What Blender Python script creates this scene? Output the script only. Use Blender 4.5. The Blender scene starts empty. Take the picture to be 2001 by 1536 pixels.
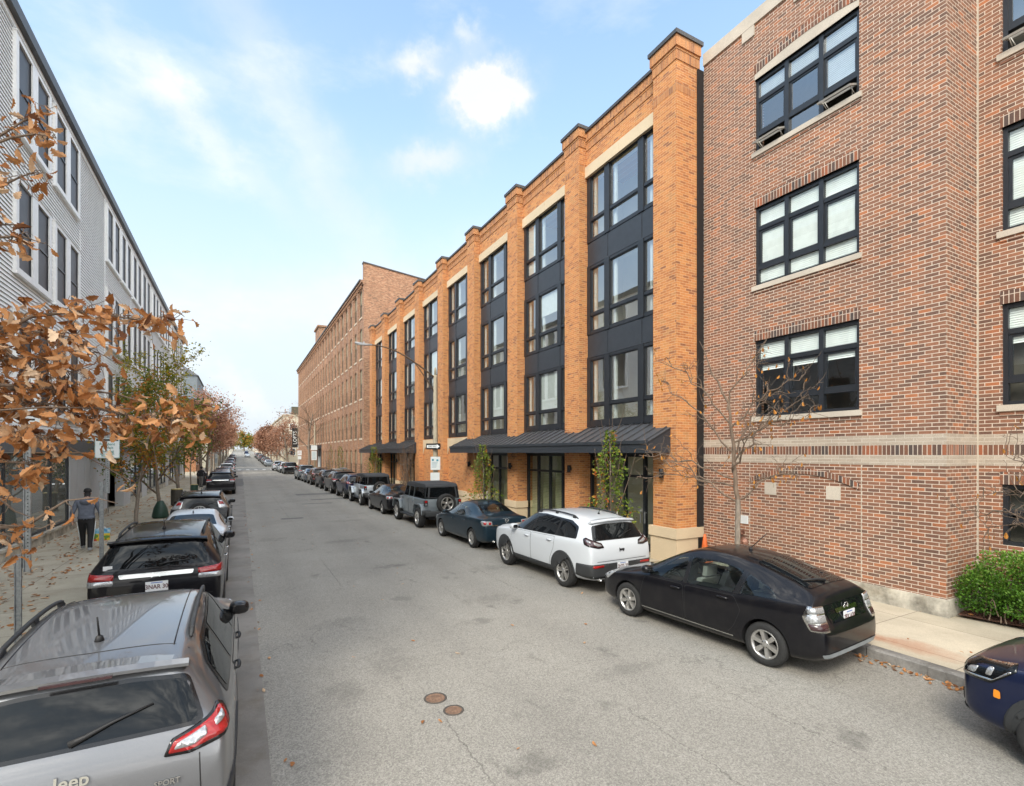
import bpy, bmesh, math, random
from mathutils import Vector, Matrix
from mathutils.bvhtree import BVHTree
SC = bpy.context.scene
COL = SC.collection
RAD = math.radians
random.seed(7)

# ------------------------------------------------------------------ objects
def tag(o, label=None, cat=None, group=None, kind=None):
    if label: o["label"] = label
    if cat: o["category"] = cat
    if group: o["group"] = group
    if kind: o["kind"] = kind
    return o

def thing(name, label, cat, loc=(0, 0, 0), rz=0.0, group=None):
    o = bpy.data.objects.new(name, None)
    o.empty_display_size = 0.3
    COL.objects.link(o)
    o.location = loc
    o.rotation_euler = (0, 0, rz)
    return tag(o, label, cat, group)

def abs_loc(o):
    v = Vector((0, 0, 0))
    while o:
        v = v + Vector(o.location)
        if o.parent: v = v + o.matrix_parent_inverse.translation
        o = o.parent
    return v

class MB:
    """collects faces, links them as one mesh object"""
    def __init__(s):
        s.v, s.f, s.m, s.sm = [], [], [], []
        s.uv = None
    def add(s, vs, fs, m=0, smooth=False):
        b = len(s.v)
        s.v.extend([tuple(p) for p in vs])
        for f in fs:
            s.f.append(tuple(i + b for i in f)); s.m.append(m); s.sm.append(smooth)
        return s
    def box(s, x0, x1, y0, y1, z0, z1, m=0):
        if x0 > x1: x0, x1 = x1, x0
        if y0 > y1: y0, y1 = y1, y0
        if z0 > z1: z0, z1 = z1, z0
        vs = [(x0,y0,z0),(x1,y0,z0),(x1,y1,z0),(x0,y1,z0),(x0,y0,z1),(x1,y0,z1),(x1,y1,z1),(x0,y1,z1)]
        return s.add(vs, [(0,3,2,1),(4,5,6,7),(0,1,5,4),(1,2,6,5),(2,3,7,6),(3,0,4,7)], m)
    def obox(s, c, ax, ay, az, hx, hy, hz, m=0):
        c, ax, ay, az = Vector(c), Vector(ax).normalized(), Vector(ay).normalized(), Vector(az).normalized()
        vs = [c + ax*hx*i + ay*hy*j + az*hz*k for k in (-1,1) for j in (-1,1) for i in (-1,1)]
        return s.add(vs, [(0,2,3,1),(4,5,7,6),(0,1,5,4),(1,3,7,5),(3,2,6,7),(2,0,4,6)], m)
    def quad(s, a, b, c, d, m=0):
        return s.add([a,b,c,d], [(0,1,2,3)], m)
    def prism(s, poly, d, m=0, smooth=False):
        """poly: list of 3D points (planar), extruded by vector d"""
        n = len(poly); d = Vector(d)
        vs = [Vector(p) for p in poly] + [Vector(p) + d for p in poly]
        fs = [tuple(range(n))[::-1], tuple(range(n, 2*n))]
        fs += [(i, (i+1) % n, n + (i+1) % n, n + i) for i in range(n)]
        return s.add(vs, fs, m, smooth)
    def tube(s, pts, rad, n=8, m=0, cap=True, smooth=True):
        pts = [Vector(p) for p in pts]
        if not hasattr(rad, '__len__'): rad = [rad]*len(pts)
        vs, fs = [], []
        up = Vector((0,0,1))
        prev = None
        for i, p in enumerate(pts):
            t = (pts[min(i+1, len(pts)-1)] - pts[max(i-1, 0)])
            if t.length < 1e-9: t = Vector((0,0,1))
            t.normalize()
            if prev is None:
                a = up if abs(t.z) < .9 else Vector((1,0,0))
                u = t.cross(a).normalized()
            else:
                u = prev - t*prev.dot(t)
                if u.length < 1e-6: u = t.cross(up)
                u.normalize()
            prev = u
            w = t.cross(u)
            for k in range(n):
                an = 2*math.pi*k/n
                vs.append(p + (u*math.cos(an) + w*math.sin(an))*rad[i])
        for i in range(len(pts)-1):
            for k in range(n):
                fs.append((i*n+k, i*n+(k+1)%n, (i+1)*n+(k+1)%n, (i+1)*n+k))
        if cap:
            fs.append(tuple(range(n))[::-1]); L = (len(pts)-1)*n
            fs.append(tuple(range(L, L+n)))
        return s.add(vs, fs, m, smooth)
    def lathe(s, prof, c=(0,0,0), axis='z', n=24, m=0, smooth=True, cap=True):
        """prof: (r, h) list along the axis"""
        vs, fs = [], []
        c = Vector(c)
        for r, h in prof:
            for k in range(n):
                a = 2*math.pi*k/n
                x, y = r*math.cos(a), r*math.sin(a)
                p = {'z': (x,y,h), 'y': (y,h,x), 'x': (h,x,y)}[axis]
                vs.append(c + Vector(p))
        for i in range(len(prof)-1):
            for k in range(n):
                fs.append((i*n+k, i*n+(k+1)%n, (i+1)*n+(k+1)%n, (i+1)*n+k))
        if cap and prof[0][0] > 1e-6: fs.append(tuple(range(n))[::-1])
        if cap and prof[-1][0] > 1e-6:
            L = (len(prof)-1)*n
            fs.append(tuple(range(L, L+n)))
        return s.add(vs, fs, m, smooth)
    def mesh(s, name, mats):
        me = bpy.data.meshes.new(name)
        me.from_pydata(s.v, [], s.f)
        if not isinstance(mats, (list, tuple)): mats = [mats]
        for mt in mats: me.materials.append(mt)
        me.polygons.foreach_set('material_index', s.m)
        me.polygons.foreach_set('use_smooth', s.sm)
        me.update()
        return me
    def build(s, name, mats, parent=None, local=False):
        o = bpy.data.objects.new(name, s.mesh(name, mats))
        COL.objects.link(o)
        if parent:
            o.parent = parent
            if not local:
                o.matrix_parent_inverse = Matrix.Translation(-abs_loc(parent))
        return o

def kids(o):
    return [c for c in bpy.data.objects if c.parent == o]

def tree_index():
    d = {}
    for c in bpy.data.objects:
        if c.parent: d.setdefault(c.parent.name, []).append(c)
    return d

def copy_thing(root, loc, rz=None, label=None, cat=None, swaps=None, skip=()):
    """copy of a thing with its parts and sub-parts; swaps = {material: material}"""
    idx = tree_index()
    def rec(o, par):
        c = o.copy(); COL.objects.link(c)
        if par: c.parent = par
        if swaps and c.type == 'MESH' and any(sl.material in swaps for sl in c.material_slots):
            for sl in c.material_slots:
                if sl.material in swaps:
                    mm = swaps[sl.material]
                    sl.link = 'OBJECT'; sl.material = mm
        for ch in idx.get(o.name, []):
            if ch.name.split('.')[0] in skip: continue
            rec(ch, c)
        return c
    r = rec(root, None)
    r.location = loc
    if rz is not None: r.rotation_euler = (0, 0, rz)
    if label: r["label"] = label
    if cat: r["category"] = cat
    return r

def smooth_obj(o, ang=40):
    me = o.data
    me.polygons.foreach_set('use_smooth', [True]*len(me.polygons))
    bm = bmesh.new(); bm.from_mesh(me)
    for e in bm.edges:
        if len(e.link_faces) == 2 and e.calc_face_angle(0) > RAD(ang): e.smooth = False
    bm.to_mesh(me); bm.free()
    return o

# ------------------------------------------------------------------ materials
_M = {}
class NT:
    def __init__(s, name):
        s.mat = bpy.data.materials.new(name); s.mat.use_nodes = True
        s.t = s.mat.node_tree; s.t.nodes.clear()
        s.out = s.n('ShaderNodeOutputMaterial')
    def n(s, typ, **kw):
        nd = s.t.nodes.new(typ)
        for k, v in kw.items():
            if k.startswith('i_'):
                key = k[2:]
                key = int(key) if key.isdigit() else key.replace('_', ' ')
                nd.inputs[key].default_value = v
            else: setattr(nd, k, v)
        return nd
    def l(s, a, b): s.t.links.new(a, b)
    def math(s, op, a, b=None, clamp=False):
        nd = s.n('ShaderNodeMath', operation=op, use_clamp=clamp)
        for i, x in enumerate((a, b)):
            if x is None: continue
            if isinstance(x, (int, float)): nd.inputs[i].default_value = x
            else: s.l(x, nd.inputs[i])
        return nd.outputs[0]
    def mix(s, f, a, b, blend='MIX'):
        nd = s.n('ShaderNodeMix', data_type='RGBA', blend_type=blend)
        for i, x in ((0, f), (6, a), (7, b)):
            if isinstance(x, (int, float)): nd.inputs[i].default_value = x
            elif isinstance(x, (tuple, list)): nd.inputs[i].default_value = (*x[:3], 1)
            else: s.l(x, nd.inputs[i])
        return nd.outputs[2]
    def ramp(s, f, stops, interp='LINEAR'):
        nd = s.n('ShaderNodeValToRGB'); r = nd.color_ramp; r.interpolation = interp
        while len(r.elements) < len(stops): r.elements.new(0.5)
        for e, (p, c) in zip(r.elements, stops):
            e.position = p
            e.color = (*c, 1) if len(c) == 3 else c
        s.l(f, nd.inputs[0]); return nd.outputs[0]
    def noise(s, vec, scale, detail=4, rough=.55, out=0):
        nd = s.n('ShaderNodeTexNoise'); nd.inputs['Scale'].default_value = scale
        nd.inputs['Detail'].default_value = detail; nd.inputs['Roughness'].default_value = rough
        if vec is not None: s.l(vec, nd.inputs['Vector'])
        return nd.outputs[out]
    def pos(s): return s.n('ShaderNodeNewGeometry').outputs['Position']
    def obj(s): return s.n('ShaderNodeTexCoord').outputs['Object']
    def bsdf(s, col=None, rough=.6, metal=0, spec=.5, bump=None, bstr=.3, bdist=.01, **kw):
        b = s.n('ShaderNodeBsdfPrincipled')
        def setv(k, v):
            if v is None: return
            if isinstance(v, (int, float)): b.inputs[k].default_value = v
            elif isinstance(v, (tuple, list)): b.inputs[k].default_value = (*v[:3], 1)
            else: s.l(v, b.inputs[k])
        setv('Base Color', col); setv('Roughness', rough); setv('Metallic', metal); setv('Specular IOR Level', spec)
        for k, v in kw.items(): setv(k.replace('_', ' '), v)
        if bump is not None:
            bn = s.n('ShaderNodeBump', i_Strength=bstr, i_Distance=bdist); s.l(bump, bn.inputs['Height'])
            s.l(bn.outputs[0], b.inputs['Normal'])
        s.l(b.outputs[0], s.out.inputs[0])
        return b

def plain(name, col, rough=.6, metal=0, var=.12, scale=6, spec=.5, bump=0, **kw):
    if name in _M: return _M[name]
    t = NT(name)
    n = t.noise(t.obj(), scale, 5)
    lo = tuple(c*(1-var) for c in col); hi = tuple(min(1, c*(1+var)) for c in col)
    c = t.ramp(n, [(.3, lo), (.7, hi)])
    t.bsdf(c, rough, metal, spec, bump=n if bump else None, bstr=bump, **kw)
    _M[name] = t.mat
    return t.mat

def wall_uv(t):
    """metres along the wall and up it, from position and normal"""
    g = t.n('ShaderNodeNewGeometry')
    sp = t.n('ShaderNodeSeparateXYZ'); t.l(g.outputs['Position'], sp.inputs[0])
    sn = t.n('ShaderNodeSeparateXYZ'); t.l(g.outputs['True Normal'], sn.inputs[0])
    ax = t.math('GREATER_THAN', t.math('ABSOLUTE', sn.outputs[0]), .6)
    u = t.math('ADD', t.math('MULTIPLY', sp.outputs[1], ax), t.math('MULTIPLY', sp.outputs[0], t.math('SUBTRACT', 1, ax)))
    return u, sp.outputs[2], g.outputs['Position']

def brick(name, stops, mortar, bw=.213, bh=.0677, ms=.011, vertical=False, stain=.25, off=0.0, grime=(.5,.45,.4)):
    if name in _M: return _M[name]
    t = NT(name)
    u, w, p = wall_uv(t)
    cb = t.n('ShaderNodeCombineXYZ')
    if vertical: t.l(w, cb.inputs[0]); t.l(u, cb.inputs[1])
    else: t.l(u, cb.inputs[0]); t.l(w, cb.inputs[1])
    br = t.n('ShaderNodeTexBrick', offset=0.0 if vertical else .5, squash=1.0)
    br.inputs['Scale'].default_value = 1
    br.inputs['Color1'].default_value = (0,0,0,1); br.inputs['Color2'].default_value = (1,1,1,1)
    br.inputs['Mortar'].default_value = (.5,.5,.5,1)
    br.inputs['Mortar Size'].default_value = ms/2; br.inputs['Mortar Smooth'].default_value = .15
    br.inputs['Brick Width'].default_value = bw; br.inputs['Row Height'].default_value = bh
    t.l(cb.outputs[0], br.inputs['Vector'])
    c = t.ramp(br.outputs['Color'], stops, 'LINEAR')
    fine = t.noise(p, 55, 3)
    c = t.mix(.45, c, t.ramp(fine, [(.3,(.55,.55,.55)),(.7,(1.25,1.2,1.2))]), 'MULTIPLY')
    big = t.noise(p, .55, 5, .6)
    c = t.mix(stain, c, t.ramp(big, [(.35,grime),(.65,(1.12,1.1,1.08))]), 'MULTIPLY')
    sm = t.n('ShaderNodeCombineXYZ'); t.l(t.math('MULTIPLY', u, 2.2), sm.inputs[0]); t.l(t.math('MULTIPLY', w, .16), sm.inputs[1])
    sk = t.noise(sm.outputs[0], 1.0, 6, .7)
    c = t.mix(stain, c, t.ramp(sk, [(.33,(.62,.58,.55)),(.5,(1,1,1)),(.7,(1.14,1.12,1.1))]), 'MULTIPLY')
    mo = t.mix(.5, mortar, t.ramp(t.noise(p, 9, 4), [(.3,(.65,.63,.6)),(.7,(1.15,1.15,1.15))]), 'MULTIPLY')
    c = t.mix(br.outputs['Fac'], c, mo)
    h = t.math('SUBTRACT', t.math('MULTIPLY', fine, .3), br.outputs['Fac'])
    t.bsdf(c, .85, bump=h, bstr=.5, bdist=.008)
    _M[name] = t.mat
    return t.mat

def conc(name, col, scale=3, var=.25, fine=60, rough=.85, joint=None, bump=.25, stain=None):
    """joint=(u step, v step) saw cuts in plan"""
    if name in _M: return _M[name]
    t = NT(name)
    p = t.pos()
    a = t.noise(p, scale*.3, 6, .6); b = t.noise(p, fine, 3)
    c = t.mix(1, col, t.ramp(a, [(.3,(1-var,1-var,1-var)),(.7,(1+var*.5,1+var*.5,1+var*.5))]), 'MULTIPLY')
    c = t.mix(.5, c, t.ramp(b, [(.3,(.72,.72,.72)),(.7,(1.2,1.2,1.2))]), 'MULTIPLY')
    if stain:
        s = t.noise(p, 1.1, 6, .7)
        c = t.mix(t.ramp(s, [(.5,(0,0,0)),(.72,(1,1,1))]), c, t.mix(1, c, stain, 'MULTIPLY'))
    t.bsdf(c, rough, bump=b, bstr=bump, bdist=.004)
    _M[name] = t.mat
    return t.mat
# ------------------------------------------------------------------ material set
BR_ORANGE = brick('orange_brick', [(0,(.27,.11,.055)),(.12,(.43,.165,.058)),(.45,(.54,.215,.070)),(.8,(.61,.265,.085)),(1,(.47,.23,.09))],
                  (.64,.41,.23), stain=.22, grime=(.72,.66,.62))
BR_ORANGE_V = brick('orange_soldier_brick', [(0,(.27,.125,.065)),(.3,(.43,.18,.07)),(.8,(.54,.245,.09)),(1,(.46,.225,.10))],
                  (.46,.28,.16), bw=.30, bh=.071, vertical=True, stain=.2, grime=(.72,.66,.62))
BR_BROWN = brick('brown_brick', [(0,(.145,.083,.06)),(.25,(.205,.107,.070)),(.55,(.255,.121,.073)),(.88,(.305,.137,.076)),(1,(.42,.155,.066))],
                  (.66,.56,.455), bw=.215, bh=.0702, ms=.013, stain=.45, grime=(.78,.72,.70))
BR_BROWN_V = brick('brown_soldier_brick', [(0,(.075,.06,.055)),(.4,(.15,.075,.05)),(.8,(.24,.10,.055)),(1,(.34,.11,.05))],
                  (.60,.50,.41), bw=.30, bh=.074, ms=.014, vertical=True, stain=.2)
BR_CREAM = brick('cream_band_brick', [(0,(.40,.34,.27)),(1,(.48,.41,.33))], (.58,.52,.44), bw=.30, bh=.0677, ms=.009, stain=.2)
BR_MILL = brick('old_mill_brick', [(0,(.18,.105,.07)),(.3,(.30,.155,.092)),(.65,(.38,.20,.118)),(1,(.45,.28,.175))],
                  (.52,.38,.26), ms=.01, stain=.5, grime=(.6,.55,.5))
STONE = conc('cast_stone', (.62,.50,.34), scale=2, var=.12, fine=80, bump=.1)
STONE_G = conc('grey_limestone', (.52,.46,.38), scale=3, var=.2, fine=60, bump=.15)
CONC_OLD = conc('old_foundation_concrete', (.50,.465,.39), scale=9, var=.6, fine=24, bump=.6, stain=(.55,.5,.42))
PANEL = conc('grey_facade_panel', (.54,.56,.57), scale=2, var=.1, fine=90, bump=.05)
DARKM = plain('charcoal_window_frame', (.018,.021,.026), .38, var=.15, spec=.5)
DARKP = plain('charcoal_metal_panel', (.030,.035,.043), .42, var=.12)
AWN = plain('black_seamed_metal', (.055,.057,.062), .45, var=.15)
CAPM = plain('dark_metal_coping', (.05,.047,.045), .45, var=.2)
WHITE_TRIM = plain('white_window_trim', (.84,.85,.84), .5, var=.05)
SIDING = plain('pale_grey_siding', (.82,.82,.80), .6, var=.05, scale=2)
BLACK = plain('matt_black', (.012,.012,.013), .6)
STEEL = plain('galvanised_steel', (.33,.35,.36), .45, .7, var=.25, scale=20)
GREYBOX = plain('grey_beam_cladding', (.12,.125,.13), .6)
BEIGE = plain('beige_render', (.52,.47,.36), .8)
CREAMW = plain('cream_render', (.62,.60,.48), .8)

def glass_mat(name, tint, refl=.35, rough=.015, tr=.0, grad=0):
    """window glass: reflective sheet over a tinted see-through"""
    t = NT(name)
    lw = t.n('ShaderNodeLayerWeight', i_Blend=.5)
    f = t.math('ADD', t.math('MULTIPLY', t.math('POWER', lw.outputs['Facing'], 4.4), 1-refl-.03), refl+.03, True)
    gl = t.n('ShaderNodeBsdfGlossy'); gl.inputs['Roughness'].default_value = rough
    gl.inputs['Color'].default_value = (.93,.97,1,1)
    wob = t.noise(t.pos(), .9, 2)
    bn = t.n('ShaderNodeBump', i_Strength=.06, i_Distance=.02); t.l(wob, bn.inputs['Height']); t.l(bn.outputs[0], gl.inputs['Normal'])
    if tr > 0:
        base = t.n('ShaderNodeBsdfTransparent'); base.inputs['Color'].default_value = (*[tr*c for c in tint],1)
    else:
        base = t.n('ShaderNodeBsdfDiffuse'); base.inputs['Color'].default_value = (*tint,1)
    mx = t.n('ShaderNodeMixShader'); t.l(f, mx.inputs[0]); t.l(base.outputs[0], mx.inputs[1]); t.l(gl.outputs[0], mx.inputs[2])
    t.l(mx.outputs[0], t.out.inputs[0])
    return t.mat
GL_WIN = glass_mat('clear_window_glass', (.94,.98,.97), .03, tr=.99)
GL_TOP = glass_mat('sky_facing_glass', (.9,.95,.97), .22, tr=.9)
GL_OFF = glass_mat('office_window_glass', (.92,.97,.95), .30, tr=.97)
GL_SHOP = glass_mat('storefront_glass', (.88,.92,.84), .07, tr=.96)
GL_DARK = glass_mat('dark_window_glass', (.035,.04,.045), .06)
GL_LEFT = plain('screened_window_glass', (.055,.056,.064), .42, var=.25, scale=1.5, spec=.35)
GL_MILL = glass_mat('old_mill_glass', (.10,.095,.07), .10)
BLIND = plain('white_blind', (.88,.90,.87), .8, var=.05)
ROOM = plain('pale_room_wall', (.78,.74,.66), .9, var=.08, scale=1)
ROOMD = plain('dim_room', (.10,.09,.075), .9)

def asphalt():
    t = NT('worn_asphalt')
    p = t.pos()
    vo = t.n('ShaderNodeTexVoronoi', i_Scale=70.0); t.l(p, vo.inputs['Vector'])
    f1 = t.noise(p, 130, 2); f2 = t.noise(p, 38, 3, .7)
    c = t.ramp(vo.outputs['Color'], [(0,(.178,.170,.154)),(.5,(.268,.255,.230)),(1,(.36,.343,.31))])
    c = t.mix(.55, c, t.ramp(f1, [(.32,(.55,.55,.55)),(.68,(1.3,1.3,1.3))]), 'MULTIPLY')
    c = t.mix(.5, c, t.ramp(f2, [(.3,(.72,.72,.72)),(.7,(1.2,1.2,1.2))]), 'MULTIPLY')
    big = t.noise(p, .35, 6, .62)
    c = t.mix(.8, c, t.ramp(big, [(.3,(.86,.85,.83)),(.68,(1.12,1.11,1.08))]), 'MULTIPLY')
    # oil stains in a lane-long stretch
    mp = t.n('ShaderNodeMapping'); mp.inputs['Scale'].default_value = (1.1,.8,1); t.l(p, mp.inputs[0])
    st = t.noise(mp.outputs[0], 1.3, 4, .6)
    c = t.mix(t.ramp(st, [(.62,(0,0,0)),(.74,(.55,.55,.55))]), c, (.07,.066,.06))
    # hairline cracks
    vc = t.n('ShaderNodeTexVoronoi', feature='DISTANCE_TO_EDGE', i_Scale=.35)
    wv = t.n('ShaderNodeVectorMath', operation='ADD'); t.l(p, wv.inputs[0])
    nn = t.n('ShaderNodeTexNoise', i_Scale=1.6, i_Detail=5.0); t.l(p, nn.inputs['Vector'])
    sc = t.n('ShaderNodeVectorMath', operation='SCALE'); sc.inputs['Scale'].default_value = 1.1
    t.l(nn.outputs['Color'], sc.inputs[0]); t.l(sc.outputs[0], wv.inputs[1]); t.l(wv.outputs[0], vc.inputs['Vector'])
    cr = t.ramp(vc.outputs['Distance'], [(0,(.42,.42,.42)),(.006,(0,0,0))])
    gate = t.ramp(t.noise(p, .16, 2), [(.5,(0,0,0)),(.6,(1,1,1))])
    c = t.mix(t.math('MULTIPLY', cr, gate), c, (.06,.057,.05))
    # drips under parking rows and a few old stains, long seams
    sp = t.n('ShaderNodeSeparateXYZ'); t.l(p, sp.inputs[0])
    wob = t.math('MULTIPLY', t.math('SUBTRACT', t.noise(p, 3.1, 6, .7), .5), 1.3)
    for (x, y, rx, ry, a) in [(3.85,8.5,.34,.2,.55),(3.7,13.8,.5,.3,.5),(6.0,12.3,.7,.35,.35),(2.6,4.35,.35,.22,.6),(4.9,5.6,.6,.25,.35),(1.6,9.6,.5,.3,.35),(3.0,10.6,.3,.2,.4),(1.2,6.8,.25,.4,.4),
                              (2.0,7.4,.4,.6,.3),(4.6,9.7,.7,.3,.3),(3.2,18.5,1.0,.35,.35),(1.0,20,.6,.5,.3),(4.4,24,1.2,.4,.3)]:
        u = t.math('DIVIDE', t.math('SUBTRACT', sp.outputs[0], x), rx); v = t.math('DIVIDE', t.math('SUBTRACT', sp.outputs[1], y), ry)
        d = t.math('ADD', t.math('ADD', t.math('MULTIPLY', u, u), t.math('MULTIPLY', v, v)), t.math('MULTIPLY', wob, 4))
        c = t.mix(t.ramp(d, [(.0,(a*.75,a*.75,a*.75)),(1.0,(0,0,0))]), c, (.085,.08,.073))
    for x0, amp in ((4.15,.30),(2.1,.16),(5.6,.4)):
        ln = t.math('ABSOLUTE', t.math('SUBTRACT', t.math('ADD', sp.outputs[0], t.math('MULTIPLY', wob, amp)), x0))
        lg = t.ramp(t.noise(p, .21, 3), [(.47,(0,0,0)),(.55,(.48,.48,.48))])
        c = t.mix(t.math('MULTIPLY', t.math('LESS_THAN', ln, .009), lg), c, (.065,.06,.055))
    tr_ = t.math('ABSOLUTE', t.math('SUBTRACT', t.math('PINGPONG', t.math('SUBTRACT', sp.outputs[0], 4.0), 1.9), .85))
    c = t.mix(.35, c, t.ramp(tr_, [(0,(.84,.84,.84)),(.5,(1.06,1.06,1.05))]), 'MULTIPLY')
    h = t.math('ADD', vo.outputs['Distance'], t.math('MULTIPLY', f1, .8))
    t.bsdf(c, .9, bump=h, bstr=.45, bdist=.006, spec=.3)
    return t.mat
ASPH = asphalt()
ASPH_D = conc('newer_dark_asphalt', (.13,.125,.115), scale=4, var=.25, fine=110, bump=.5)
ASPH_M = conc('gutter_asphalt', (.225,.208,.185), scale=3, var=.3, fine=110, bump=.5, stain=(.72,.66,.58))

def sidewalk_mat(name, col, ustep, vstep, u0, v0, leaf):
    t = NT(name)
    p = t.pos()
    sp = t.n('ShaderNodeSeparateXYZ'); t.l(p, sp.inputs[0])
    a = t.noise(p, .9, 6, .65); b = t.noise(p, 75, 3)
    c = t.mix(1, col, t.ramp(a, [(.3,(.78,.77,.75)),(.7,(1.1,1.1,1.08))]), 'MULTIPLY')
    c = t.mix(.5, c, t.ramp(b, [(.3,(.76,.76,.76)),(.7,(1.18,1.18,1.18))]), 'MULTIPLY')
    cb = t.n('ShaderNodeCombineXYZ')
    fx = t.math('SNAP', t.math('SUBTRACT', sp.outputs[0], u0), ustep); fy = t.math('SNAP', t.math('SUBTRACT', sp.outputs[1], v0), vstep)
    t.l(fx, cb.inputs[0]); t.l(fy, cb.inputs[1])
    wn = t.n('ShaderNodeTexWhiteNoise'); t.l(cb.outputs[0], wn.inputs[0])
    c = t.mix(.5, c, t.ramp(wn.outputs['Value'], [(0,(.84,.83,.8)),(1,(1.1,1.1,1.1))]), 'MULTIPLY')
    def dist(o, o0, st):
        m = t.math('PINGPONG', t.math('SUBTRACT', o, o0), st/2)
        return m
    d = t.math('MINIMUM', dist(sp.outputs[0], u0, ustep), dist(sp.outputs[1], v0, vstep))
    j = t.math('LESS_THAN', d, .008)
    c = t.mix(t.math('MULTIPLY', j, .65), c, (.11,.095,.075))
    s = t.noise(p, 1.6, 6, .7)
    c = t.mix(t.ramp(s, [(.52,(0,0,0)),(.75,(leaf,leaf,leaf))]), c, (.20,.145,.085))
    if name.startswith('pale'):
        for (x, y, rx, ry) in ((9.05,3.75,.35,.7),(9.0,4.5,.22,.4)):
            u = t.math('DIVIDE', t.math('SUBTRACT', sp.outputs[0], x), rx); v = t.math('DIVIDE', t.math('SUBTRACT', sp.outputs[1], y), ry)
            d2 = t.math('ADD', t.math('ADD', t.math('MULTIPLY', u, u), t.math('MULTIPLY', v, v)), t.math('MULTIPLY', t.math('SUBTRACT', s, .5), 3))
            c = t.mix(t.ramp(d2, [(0,(.5,.5,.5)),(1,(0,0,0))]), c, (.34,.12,.05))
    t.bsdf(c, .88, bump=t.math('SUBTRACT', t.math('MULTIPLY', b, .3), j), bstr=.35, bdist=.005, spec=.3)
    return t.mat
WALK_R = sidewalk_mat('pale_concrete_walk', (.50,.44,.345), 1.5, 1.52, 8.98, 4.72, .12)
WALK_L = sidewalk_mat('leaf_stained_walk', (.43,.39,.31), 1.6, 1.6, -2.5, 3.0, .55)
GRANITE = conc('granite_kerb', (.22,.21,.195), scale=7, var=.5, fine=28, bump=1.0, stain=(.55,.52,.48))
PAINT_W = plain('worn_road_paint', (.68,.67,.62), .8, var=.25, scale=5)
# ------------------------------------------------------------------ camera, sky, sun
cam = bpy.data.cameras.new('camera'); camo = bpy.data.objects.new('camera', cam); COL.objects.link(camo)
camo.location = (0, 0, 3.1); camo.rotation_euler = (RAD(90), 0, -math.atan(533/990))
cam.sensor_width = 36; cam.lens = 36*990/2001; cam.shift_y = 117/2001; cam.shift_x = 0
cam.clip_start = .05; cam.clip_end = 3000
SC.camera = camo

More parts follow.
